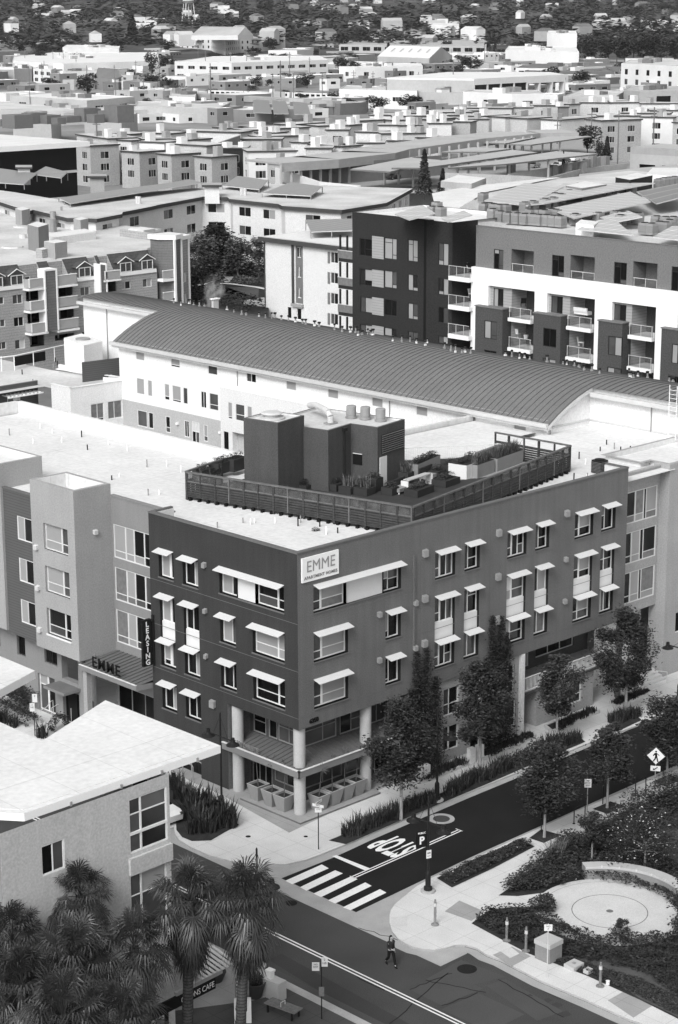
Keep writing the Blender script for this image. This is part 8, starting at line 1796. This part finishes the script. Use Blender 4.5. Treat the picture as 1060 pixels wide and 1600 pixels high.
def palm_at(tx, ty, bx, by, seed, lab, cr=1.35):
    """trunk passes through the two pixels; the base stands on the pavement below the frame"""
    base = P(bx, by, .12)
    # height so that the crown centre projects at (tx, ty)
    r = ray(tx, ty); hd = (base.xy-CAM.xy).length/(r.xy.length); z = CAM.z+r.z*hd; top = CAM+r*hd
    return palm(base, z-.12, seed, lab, cr, (top.x-base.x, top.y-base.y))
palm_at(385, 1405, 372, 1700, 1, 'rightmost fan palm, its shaggy crown beside the street', 1.3)
palm_at(296, 1405, 292, 1705, 2, 'second fan palm from the right with full round crown', 1.3)
palm_at(210, 1480, 218, 1740, 3, 'fan palm in the middle of the group, lower crown with pale dead skirt', 1.3)
palm_at(126, 1400, 120, 1690, 4, 'smaller fan palm standing against the pale wall under its window', 1.15)
palm_at(120, 1500, 110, 1760, 5, 'fan palm in the front row left of the middle', 1.3)
palm_at(35, 1540, 30, 1800, 6, 'fan palm at the lower left corner of the picture', 1.35)
palm_at(190, 1590, 190, 1850, 7, 'lowest fan palm, crown at the bottom edge of the picture', 1.3)
palm_at(100, 1590, 95, 1870, 8, 'fan palm cut off by the bottom edge at left', 1.4)
palm_at(20, 1470, 15, 1740, 9, 'fan palm at the left edge of the picture below the pale wall', 1.3)
# ================================================================= STREET FURNITURE
def lamp(px, py, h, lab, z=.12, arms=1, drop=1.5, dirn=(0, 1)):
    p = P(px, py, z); t = thing('street_lamp', lab, 'street lamp', p, 'twin arm street lamps')
    q = MB(); q.lathe(0, 0, [(.42, 0), (.42, .1), (.3, .12), (0, .12)], 'kerb', 20); q.build('footing', t, True)
    q = MB(); q.lathe(0, 0, [(.24, .1), (.24, .3), (.16, .36), (.15, 1.15), (.1, 1.25), (.07, 1.3), (.055, h), (0, h+.1)], 'black_metal', 14); q.build('post', t, True)
    for s in (-1, 1):
        q = MB(); a = Vector((0, 0, h-drop)); c = Vector((dirn[0]*s*1.15, dirn[1]*s*1.15, h-drop)); q.tube(a, c, .045, .04, 'black_metal', 8); q.tube((0, 0, h-.15), c*.6+Vector((0, 0, .4*(h-drop))), .012, .012, 'black_metal', 5); arm = q.build('arm', t, True)
        q = MB(); x, y = c.x, c.y; q.lathe(x, y, [(0, h-drop+.22), (.12, h-drop+.2), (.14, h-drop-.02), (.2, h-drop-.1), (.4, h-drop-.2), (.42, h-drop-.26), (.3, h-drop-.26), (0, h-drop-.24)], 'black_metal', 18); hd = q.build('lamp_shade', arm, True)
        q = MB(); q.lathe(x, y, [(.16, h-drop-.24), (.15, h-drop-.36), (0, h-drop-.42)], 'glass_mid', 12); q.build('bulb_cover', arm, True)
    return t
L1 = lamp(347, 1272, 6.6, 'twin arm street lamp in front of the dark facade by the spiky plants')
L2 = lamp(683, 1251, 6.2, 'street lamp at the ivy columns standing on a pale round footing in the planting strip')
L3 = lamp(669, 1393, 5.7, 'street lamp carrying the black parking sign at the crosswalk corner')
L4 = lamp(404, 1510, 6.6, 'street lamp half hidden by the rightmost palm')
L5 = lamp(1061, 1094, 4.6, 'street lamp at the right edge near the entrance steps', drop=.7)
def panel(mb, c, ux, w, h, m, th=.03):
    ux = Vector(ux).normalized(); n = Vector((ux.y, -ux.x, 0)); mb.obox(Vector(c)-ux*w/2+Vector((0, 0, -h/2)), ux*w, -n*th, (0, 0, h), m)
def scr(px, py, z):       # facing direction towards the street viewpoint: unit along the sign face
    return (RR.x, RR.y, 0)
# parking sign on lamp 3
p3 = Vector(L3.location); t = thing('parking_sign', 'black square parking sign with a white letter P on the corner lamp post', 'sign', p3+Vector((0, 0, 3)))
u = Vector((.72, -.25, 0)).normalized(); c = p3+Vector((0, 0, 3.25))-u*.42; q = MB(); panel(q, c, u, .7, 1.0, 'black'); q.build('board', t)
n = Vector((u.y, -u.x, 0)); text_mesh('letter', 'P', .62, 'marking', .004, t, frame_at(c+n*.02+Vector((0, 0, -.08)), u, (0, 0, 1)), bold=.02); text_mesh('small_lettering', 'PUBLIC', .15, 'marking', .004, t, frame_at(c+n*.02+Vector((0, 0, .38)), u, (0, 0, 1)), bold=.004)
t = thing('notice_sign', 'small white notice plate on the corner lamp post below the parking sign', 'sign', p3+Vector((0, 0, 2)))
q = MB(); c = p3+Vector((0, 0, 2.3))-n*-.08; panel(q, c, u, .3, .48, 'panel_white'); q.build('plate', t); q = MB(); panel(q, c+n*.01+Vector((0, 0, .08)), u, .2, .08, 'char_wall', .01); panel(q, c+n*.01+Vector((0, 0, -.1)), u, .2, .03, 'char_wall', .01); q.build('plate_print', t)
def post(px, py, h, lab, name='sign_post', m='metal_grey', z=.12, r=.03, cat='sign'):
    p = P(px, py, z); t = thing(name, lab, cat, p); q = MB(); q.tube((0, 0, 0), (0, 0, h), r, r, m, 8); q.build('post', t, True); return t, p
V = Vector((RR.x, RR.y, 0)).normalized()
def plate(t, p, z, w, h, m, txt=None, ux=None, name='plate', size=.1, tm='black', diamond=False, off=.04):
    ux = Vector(ux or V).normalized(); n = Vector((ux.y, -ux.x, 0)); c = p+Vector((0, 0, z))+n*off; q = MB()
    if diamond:
        for s, mm, d in ((w/2, m, 0), (w/2*.9, m, .012)): 
            pts = [c+n*d+Vector((0, 0, -s)), c+n*d+ux*s, c+n*d+Vector((0, 0, s)), c+n*d-ux*s]; q.face(pts, 'black' if d == 0 else m)
            q.face([v-n*.02 for v in pts][::-1], 'metal_grey') if d == 0 else None
    else: panel(q, c, ux, w, h, m, .02)
    o = q.build(name, t)
    if txt:
        for k, ln in enumerate(txt): text_mesh('plate_lettering', ln, size, tm, .002, t, frame_at(c+n*.016+Vector((0, 0, h/2-size*.8-k*size*1.15)), ux, (0, 0, 1)))
    return c, n
# pedestrian warning sign
t, p = post(1023, 1241, 2.9, 'white diamond pedestrian warning sign with an arrow plate below', 'crossing_sign')
ux = Vector((.55, -.83, 0)).normalized(); c, n = plate(t, p, 2.6, 1.25, 0, 'panel_white', ux=ux, diamond=True); o = c+n*.02
def fl(mb, pts, m): mb.face([o+n*.006+ux*a+Vector((0, 0, b_)) for a, b_ in pts], m)
q = MB(); fl(q, [(.06*cos(i*pi/5), .3+.06*sin(i*pi/5)) for i in range(10)], 'black'); fl(q, [(-.08, .2), (.06, .22), (.08, -.02), (-.05, -.02)], 'black'); fl(q, [(-.05, 0), (.06, 0), (.0, -.18), (-.12, -.38), (-.2, -.36), (-.08, -.16)], 'black'); fl(q, [(.0, 0), (.08, 0), (.12, -.18), (.18, -.38), (.1, -.4), (.04, -.18)], 'black'); fl(q, [(-.08, .2), (-.04, .1), (-.16, -.02), (-.2, .03)], 'black'); fl(q, [(.05, .2), (.08, .12), (.2, .02), (.22, .07)], 'black'); q.build('walking_symbol', t)
c, n = plate(t, p, 1.75, .62, .34, 'panel_white', ux=ux, name='arrow_plate'); o = c+n*.02; q = MB(); fl(q, [(.16, .1), (.1, .12), (-.08, -.02), (-.03, -.06)], 'black'); fl(q, [(-.16, -.09), (-.02, -.09), (-.13, .04)], 'black'); q.build('arrow', t)
# other posts
t, p = post(917, 1287, 2.9, 'white kerb sign on a pale post between the bike racks'); plate(t, p, 2.65, .42, .55, 'panel_white', ['NO', 'STOP', 'ANY'], size=.13)
t, p = post(855, 1527, 3.0, 'sign post with a small white plate on the lower pavement', m='metal_light'); plate(t, p, 2.8, .42, .36, 'panel_white', ['NO', 'P'], size=.13); 
t, p = post(498, 1327, 3.1, 'slim black street name sign post on the corner pavement', 'street_name_sign', 'black_metal'); plate(t, p, 3.0, .75, .17, 'frame_white', ['CHRISTIE AV'], size=.09, ux=(.95, .3, 0)); plate(t, p, 2.78, .75, .17, 'frame_white', ['64TH ST'], size=.09, ux=(.3, -.95, 0)); plate(t, p, 2.5, .4, .28, 'frame_white', ['STOP'], size=.09)
t, p = post(503, 1592, 3.2, 'dark post with two white parking plates near the bench', m='black_metal'); plate(t, p+V*.16, 3.1, .3, .5, 'frame_white', ['2', 'HR'], size=.16); plate(t, p-V*.28, 2.85, .36, .45, 'frame_white', ['NO', '8AM'], size=.12); plate(t, p, 1.5, .26, .5, 'char_wall', name='meter_box')
t, p = post(55, 1150, 2.9, 'black post with two pale plates on the far left pavement', m='black_metal'); plate(t, p+V*.1, 2.75, .34, .6, 'frame_grey', ['P'], size=.2); plate(t, p-V*.1, 2.1, .34, .6, 'frame_grey', ['2', 'HR'], size=.16)
# bike racks
def rack(px, py, lab, h=1.0, w=1.05, m='black_metal', rz=0):
    p = P(px, py, .12); t = thing('bike_rack', lab, 'bike rack', p, rz=rz); q = MB(); q.path([(0, 0, 0), (0, 0, h-.12), (.1, 0, h), (w-.1, 0, h), (w, 0, h-.12), (w, 0, 0)], .035, m, 8); q.build('hoop', t, True); q = MB()
    for x in (0, w): q.lathe(x, 0, [(.09, 0), (.09, .02), (0, .02)], m, 10)
    q.build('base_plate', t, True); return t
rack(897, 1287, 'black hoop bike rack left of the pale sign post', rz=0); rack(993, 1243, 'black hoop bike rack right of the slender street tree')
rack(286, 1212, 'grey hoop bike rack nearest the wedge roof, under the dark facade', m='metal_grey', rz=-pi/2); rack(300, 1208, 'grey hoop bike rack in the middle under the dark facade', m='metal_grey', rz=-pi/2); rack(322, 1216, 'grey hoop bike rack nearest the building wall', m='metal_grey', rz=-pi/2)
# bollard lights
for x, y, lb, tall in ((680, 1445, 'slim post with a round base on the corner pavement ramp', 1.5), (792, 1470, 'bollard at the left of the lower park bed', 1.35), (822, 1486, 'bollard between the first bollard and the utility box', 1.4), (938, 1541, 'bollard standing near the small ground lights', 1.35)):
    t = thing('bollard', lb, 'bollard', P(x, y, .12)); q = MB(); q.lathe(0, 0, [(.22, 0), (.22, .04), (.1, .07), (.075, .12), (.07, tall-.25), (.05, tall), (0, tall+.02)], 'stucco_mid' if tall > 1.45 else 'char_wall', 14); q.build('post', t, True)
    q = MB(); q.lathe(0, 0, [(.09, tall-.4), (.09, tall-.2)], 'metal_light', 12); q.build('collar', t, True)
# utility boxes in the park
t = thing('utility_box', 'pale square utility cabinet in the lower park bed', 'utility box', P(857, 1497, .13)); q = MB(); q.box(-.5, -.5, 0, .5, .5, .85, 'stucco_mid'); q.build('cabinet', t, True); q = MB(); q.box(-.54, -.54, .85, .54, .54, 1.1, 'planter'); q.build('lid', t, True)
for x, y, w, lb in ((897, 1511, .42, 'low pale concrete pad beside the utility cabinet, larger one'), (919, 1520, .2, 'low pale concrete pad, smaller one near the bollard')):
    t = thing('concrete_pad', lb, 'pad', P(x, y, .12)); q = MB(); q.box(-w, -w*.8, 0, w, w*.8, .22, 'planter'); q.box(-w*.2, -w*.2, .22, w*.2, w*.2, .26, 'metal_grey'); q.build('block', t, True)
for x, y, lb in ((950, 1538, 'small white ground light at the lower bed edge'), (862, 1465+30, 'small pale valve cover beside the utility cabinet')):
    t = thing('ground_light', lb, 'ground light', P(x, y, .13)); q = MB(); q.lathe(0, 0, [(.1, 0), (.1, .18), (.12, .2), (0, .24)], 'frame_white', 10); q.build('housing', t, True)
# curved bench wall on the plaza
t = thing('curved_bench', 'curved concrete bench wall along the back of the round plaza', 'bench', (PL.x, PL.y, .13)); a0, a1 = None, None
pa_, pb_ = P(922, 1384, .13), P(1062, 1418, .13); aa, ab = atan2(pa_.y-PL.y, pa_.x-PL.x), atan2(pb_.y-PL.y, pb_.x-PL.x)
if ab > aa: aa += 2*pi
sg = MB(); tp = MB(); cl = MB(); N = 28; Ri, Ro = PR+.02, PR+.62
for i in range(N):
    a, c = aa+(ab-aa)*i/N, aa+(ab-aa)*(i+1)/N; f = lambda r, an, z: (r*cos(an), r*sin(an), z)
    sg.face([f(Ri, a, 0), f(Ri, c, 0), f(Ri, c, .75), f(Ri, a, .75)], 'stucco_mid'); sg.face([f(Ro, a, 0), f(Ro, c, 0), f(Ro, c, .75), f(Ro, a, .75)], 'stucco_mid'); tp.face([f(Ri-.04, a, .78), f(Ri-.04, c, .78), f(Ro+.04, c, .78), f(Ro+.04, a, .78)], 'planter'); tp.face([f(Ri-.04, a, .62), f(Ri-.04, c, .62), f(Ri-.04, c, .78), f(Ri-.04, a, .78)], 'planter')
    if i % 4 == 3: cl.obox(f(Ri-.08, c, .7), (.12*cos(c), .12*sin(c), 0), (-.08*sin(c), .08*cos(c), 0), (0, 0, .12), 'metal_light')
for an in (aa, ab): sg.face([f(Ri, an, 0), f(Ro, an, 0), f(Ro, an, .78), f(Ri, an, .78)], 'stucco_mid')
sg.build('wall_body', t, True); tp.build('seat', t, True); cl.build('skate_stop', t, True)
# big square planters with thin palms round the corner column
def sqplanter(x, y, lab, plant=True, s=.62):
    t = thing('square_planter', lab, 'planter', (x, y, .24), 'square planters round the corner column', rz=rg.uniform(-.05, .05)); q = MB(); b0, b1, h = s*.62, s, 1.05
    A4 = [(-b0, -b0, 0), (b0, -b0, 0), (b0, b0, 0), (-b0, b0, 0)]; B4 = [(-b1, -b1, h), (b1, -b1, h), (b1, b1, h), (-b1, b1, h)]; i1 = b1-.07; C4 = [(-i1, -i1, h), (i1, -i1, h), (i1, i1, h), (-i1, i1, h)]
    for i in range(4): j = (i+1) % 4; q.face([A4[i], A4[j], B4[j], B4[i]], 'planter_grey'); q.face([B4[i], B4[j], C4[j], C4[i]], 'planter'); q.face([C4[i], C4[j], (C4[j][0], C4[j][1], h-.15), (C4[i][0], C4[i][1], h-.15)], 'planter_grey')
    q.face([(v[0], v[1], h-.15) for v in C4], 'soil'); q.build('pot', t, True)
    q = MB(); lx, ly = rg.uniform(-.2, .2), rg.uniform(-.2, .2); hh = rg.uniform(2.2, 2.9); q.tube((0, 0, h-.2), (lx, ly, hh), .035, .025, 'bark', 6); q.build('stem', t, True); g = MB()
    for i in range(46): a = rg.random()*6.28; e = rg.uniform(-.5, 1.2); d = Vector((cos(a)*cos(e), sin(a)*cos(e), sin(e))); c = Vector((lx, ly, hh)); sd_ = Vector((-sin(a), cos(a), 0))*.018; g.face([c-sd_, c+sd_, c+d*.35+sd_, c+d*.62, c+d*.35-sd_], rg.choice(['leaf_pale', 'leaf_b']))
    g.build('leaf_tuft', t, True); return t
for i, (x, y, w) in enumerate(((.15, 3.95, 'left row, farthest from the column'), (.15, 2.65, 'left row, middle one'), (.15, 1.55, 'left row, next to the column'), (1.75, .1, 'right row, next to the column'), (2.95, .15, 'right row, second from the column'), (4.05, .2, 'right row, third from the column'), (5.1, .25, 'right row, farthest from the column'))):
    sqplanter(x, y, 'tapered grey planter with a thin spiky plant, '+w, s=.52)
# handrails at the left entrance
for x, y, w, lb in ((63, 1131, 1, 'left handrail of the little entrance steps'), (82, 1126, 1, 'middle handrail of the little entrance steps'), (112, 1128, 0, 'short right handrail post of the little entrance steps')):
    t = thing('handrail', lb, 'handrail', P(x, y, .1)); q = MB(); q.path([(0, 0, 0), (0, 0, .95), (.7, .1, 1.05), (1.1, .15, 1.35), (1.3, .2, 1.35), (1.3, .2, .3)] if w else [(0, 0, 0), (0, 0, 1.0), (.5, .1, 1.1)], .025, 'metal_light', 6); q.build('rail', t, True)
# entrance gate rails on the right
t = thing('handrail', 'curving pale handrail beside the steps at the right end of the facade', 'handrail', P(1042, 1068, .1)); q = MB(); q.path([(0, 0, 0), (0, 0, .9), (-.6, .6, 1.0), (-1.6, 1.8, 2.1), (-2.2, 2.6, 2.4)], .03, 'metal_light', 6); q.build('rail', t, True)
# car behind the planting bed
cq = car((-6.2, 6.9, 0), radians(88), 'car_white', 'white saloon car parked behind the spiky plant bed, partly hidden by the pale building')
# ---- cafe side: pot, news rack, bench, board
t = thing('round_planter', 'large dark round pot with shrub on the cafe pavement', 'planter', P(398, 1557, .12)); q = MB(); q.lathe(0, 0, [(0, 0), (.36, 0), (.58, .75), (.62, .85), (.54, .85), (.5, .7), (0, .7)], 'terracotta', 24); q.build('pot', t, True); g = MB(); grass(g, (0, 0, .7), .35, 60, .7, ['leaf_a', 'leaf_c', 'leaf_b'], rg, .03, .9); clump(g, (0, 0, 1.0), .5, 350, .14, ['leaf_a', 'leaf_c'], rg, .6); g.build('plant', t, True)
t = thing('round_planter', 'dark round planter partly hidden behind the palm trunks by the awning', 'planter', P(336, 1532, .12)); q = MB(); q.lathe(0, 0, [(0, 0), (.4, 0), (.6, .5), (.55, .5), (0, .4)], 'terracotta', 20); q.build('pot', t, True); g = MB(); clump(g, (0, 0, .8), .5, 300, .15, ['leaf_a', 'leaf_c'], rg, .6); g.build('plant', t, True)
t = thing('kiosk_box', 'white box unit with a small upright stand on the cafe kerb', 'utility box', P(429, 1558, .12), rz=.1); q = MB(); q.box(-.3, -.55, 0, .3, .5, 1.0, 'planter'); q.build('cabinet', t, True); q = MB(); q.box(-.14, .1, 1.0, .14, .42, 1.35, 'panel_white'); q.box(-.17, .05, 1.35, .17, .46, 1.45, 'panel_white'); q.build('top_unit', t, True)
t = thing('park_bench', 'dark slatted flat bench with metal armrest on the cafe pavement', 'bench', P(443, 1585, .12), rz=radians(-80)); q = MB()
for k in range(6): q.box(-.95, -.36+k*.125, .45, .95, -.26+k*.125, .5, 'char_wall')
q.build('seat', t, True)
for x in (-.75, .75): q = MB(); q.box(x-.04, -.32, 0, x+.04, -.24, .45, 'black_metal'); q.box(x-.04, .24, 0, x+.04, .32, .45, 'black_metal'); q.box(x-.04, -.3, .4, x+.04, .3, .45, 'black_metal'); q.build('leg', t, True)
q = MB(); q.path([(0, -.2, .5), (0, -.2, .72), (0, .15, .72), (0, .15, .5)], .02, 'metal_light', 6); q.build('armrest', t, True)
t = thing('sandwich_board', 'white blank A board standing among the palm trunks', 'sign', P(380, 1599, .12), rz=radians(-40)); q = MB(); q.obox((-.42, 0, 0), (.84, 0, 0), (0, .04, 0), (0, .3, 1.15), 'panel_white'); q.build('front_panel', t, True); q = MB(); q.obox((-.42, .75, 0), (.84, 0, 0), (0, .04, 0), (0, -.32, 1.15), 'panel_white'); q.build('back_panel', t, True)
t = thing('menu_sign', 'dark menu sign with pale lines behind the A board', 'sign', P(379, 1583, .12), rz=radians(-40)); q = MB(); q.box(-.35, 0, .5, .35, .05, 1.9, 'char_wall'); q.build('board', t, True); q = MB()
for k in range(6): q.box(-.27, -.012, 1.7-k*.18, .2-.06*(k % 3), -.002, 1.76-k*.18, 'frame_white')
q.build('menu_lines', t, True); q = MB(); q.tube((-.3, .03, 0), (-.3, .03, .5), .03, .03, 'black_metal', 6); q.tube((.3, .03, 0), (.3, .03, .5), .03, .03, 'black_metal', 6); q.build('leg', t, True)
# ================================================================= PERSON walking across the main road
def skin(name, joints, edges, par, m, sub=2, loc=None):
    me = bpy.data.meshes.new(name); me.from_pydata([j[0] for j in joints], edges, []); o = bpy.data.objects.new(name, me); COL.objects.link(o)
    o.modifiers.new('s', 'SKIN'); me.skin_vertices or me.attributes
    sv = me.skin_vertices[0].data if me.skin_vertices else None
    for i, j in enumerate(joints): r = j[1]; sv[i].radius = (r, r) if isinstance(r, (int, float)) else r
    sv[0].use_root = True; mo = o.modifiers.new('u', 'SUBSURF'); mo.levels = sub; mo.render_levels = sub
    dg = bpy.context.evaluated_depsgraph_get(); m2 = bpy.data.meshes.new_from_object(o.evaluated_get(dg)); bpy.data.objects.remove(o)
    m2.materials.clear(); m2.materials.append(M[m]); m2.name = name
    for p_ in m2.polygons: p_.use_smooth = True
    q = bpy.data.objects.new(name, m2); COL.objects.link(q)
    if par is not None: q.parent = par
    return q
pw_ = P(611, 1509, 0); head_dir = (P(602, 1513, 0)-P(619, 1507, 0)); ang = atan2(-1, -.25)
per = thing('person', 'person in black trousers and dark jacket with long dark hair walking across the road', 'person', (pw_.x, pw_.y, 0), rz=ang)
# local frame: +x is the walking direction, +y the left side
J = [((0, 0, .92), .09), ((0, 0, 1.08), .085), ((.01, 0, 1.25), .10), ((.02, 0, 1.38), .08), ((.03, 0, 1.46), .048), ((.05, 0, 1.55), .075), ((.055, 0, 1.63), .085), ((.05, 0, 1.69), .05),
     ((.01, .17, 1.39), .05), ((-.09, .21, 1.14), .038), ((.03, .19, .93), .026), ((.07, .18, .87), .03),
     ((.01, -.17, 1.39), .05), ((.05, -.22, 1.13), .038), ((.24, -.13, 1.08), .026), ((.30, -.09, 1.08), .03),
     ((.03, .09, .86), .085), ((.20, .09, .49), .058), ((.30, .09, .10), .03), ((.38, .09, .05), .018),
     ((-.02, -.09, .86), .085), ((-.07, -.09, .48), .058), ((-.36, -.09, .16), .03), ((-.30, -.09, .08), .018)]
E_ = [(0, 1), (1, 2), (2, 3), (3, 4), (4, 5), (5, 6), (6, 7), (3, 8), (8, 9), (9, 10), (10, 11), (3, 12), (12, 13), (13, 14), (14, 15), (0, 16), (16, 17), (17, 18), (18, 19), (0, 20), (20, 21), (21, 22), (22, 23)]
for base, tip, sgn in ((11, Vector((.25, 0, -1)), 1), (15, Vector((1, .3, -.15)), -1)):      # five fingers each
    b0 = Vector(J[base][0]); tip = tip.normalized(); sdv = Vector((0, 0, 1)).cross(tip).normalized() if abs(tip.z) < .8 else Vector((1, 0, 0)).cross(tip).normalized().cross(tip)
    for k, ln in enumerate((.065, .075, .07, .055)):
        p0 = b0+sdv*(k-1.5)*.018+tip*.035; i0 = len(J); J.append((tuple(p0), .009)); J.append((tuple(p0+tip*ln*.55+Vector((.006, 0, -.004))), .008)); J.append((tuple(p0+tip*ln+Vector((.02, 0, -.012))), .006)); E_ += [(base, i0), (i0, i0+1), (i0+1, i0+2)]
    p0 = b0+sdv*.035*sgn; i0 = len(J); J.append((tuple(p0), .010)); J.append((tuple(p0+tip*.035+sdv*.012*sgn), .008)); E_ += [(base, i0), (i0, i0+1)]
body = skin('body', J, E_, per, 'skin')
skin('jacket', [((0, 0, .90), .15), ((0, 0, 1.08), .135), ((.01, 0, 1.25), .155), ((.02, 0, 1.40), .12), ((.01, .18, 1.39), .068), ((-.09, .22, 1.14), .056), ((.025, .192, .93), .045), ((.01, -.18, 1.39), .068), ((.05, -.23, 1.13), .056), ((.24, -.13, 1.08), .043), ((.025, 0, 1.47), .085)], [(0, 1), (1, 2), (2, 3), (3, 4), (4, 5), (5, 6), (3, 7), (7, 8), (8, 9), (3, 10)], per, 'cloth_dark')
skin('trousers', [((0, 0, .93), .13), ((.03, .095, .84), .105), ((.20, .09, .49), .08), ((.29, .09, .13), .07), ((-.02, -.095, .84), .105), ((-.07, -.09, .48), .08), ((-.345, -.09, .2), .07)], [(0, 1), (1, 2), (2, 3), (0, 4), (4, 5), (5, 6)], per, 'cloth_black')
skin('hair', [((.035, 0, 1.74), .06), ((.0, 0, 1.67), .098), ((-.05, 0, 1.57), .085), ((-.09, .0, 1.42), .07), ((-.1, 0, 1.27), .045)], [(0, 1), (1, 2), (2, 3), (3, 4)], per, 'black')
for s, (x, z, tl) in ((.09, (.30, .04, .13)), (-.09, (-.33, .09, .1))): skin('shoe', [((x-.05, s, z+.04), .058), ((x+.05, s, z-.005 if s > 0 else z-.04), .055), ((x+.05+tl, s, z-.012 if s > 0 else z-.06), .035)], [(0, 1), (1, 2)], per, 'black')
q = MB()
q.tube((.132, 0, 1.625), (.152, 0, 1.6), .01, .016, 'skin', 6); q.build('nose', per, True)
q = MB()
for s in (-1, 1): q.lathe(.128, s*.032, [(0, 1.632), (.012, 1.64), (0, 1.648)], 'black', 6)
q.build('eyes', per, True); q = MB(); q.box(.118, -.024, 1.572, .132, .024, 1.579, 'char_wall'); q.build('mouth', per, True)
# tell apart the few neighbours that would otherwise share a label
by = {}
for o in bpy.data.objects:
    if o.parent is None and 'label' in o and o.name.split('.')[0] in ('townhouse', 'shed'): by.setdefault(o['label'], []).append(o)
for lab, os_ in by.items():
    if 1 < len(os_) <= 6:
        os_.sort(key=lambda o: (Vector(o.location)-CAM).dot(RR)/(Vector(o.location)-CAM).dot(FF))
        for i, o in enumerate(os_): o['label'] = lab+', '+['first', 'second', 'third', 'fourth', 'fifth', 'sixth'][i]+' from left'
# thin even haze over the whole view (one closed box of air)
hb = MB(); hb.box(-3500, -3500, -1.1, 12500, 12500, 330, 'steam'); hz_o = hb.build('haze'); hz_o['kind'] = 'stuff'; hz_o['label'] = 'thin even summer haze over the whole town'; hz_o['category'] = 'haze'
hm_ = bpy.data.materials.new('haze'); hm_.use_nodes = True; t_ = hm_.node_tree; t_.nodes.clear(); o_ = t_.nodes.new('ShaderNodeOutputMaterial'); v_ = t_.nodes.new('ShaderNodeVolumePrincipled')
v_.inputs['Color'].default_value = (.9, .9, .9, 1); v_.inputs['Density'].default_value = 0.000028; v_.inputs['Anisotropy'].default_value = .2; t_.links.new(v_.outputs[0], o_.inputs['Volume']); hz_o.data.materials.clear(); hz_o.data.materials.append(hm_)
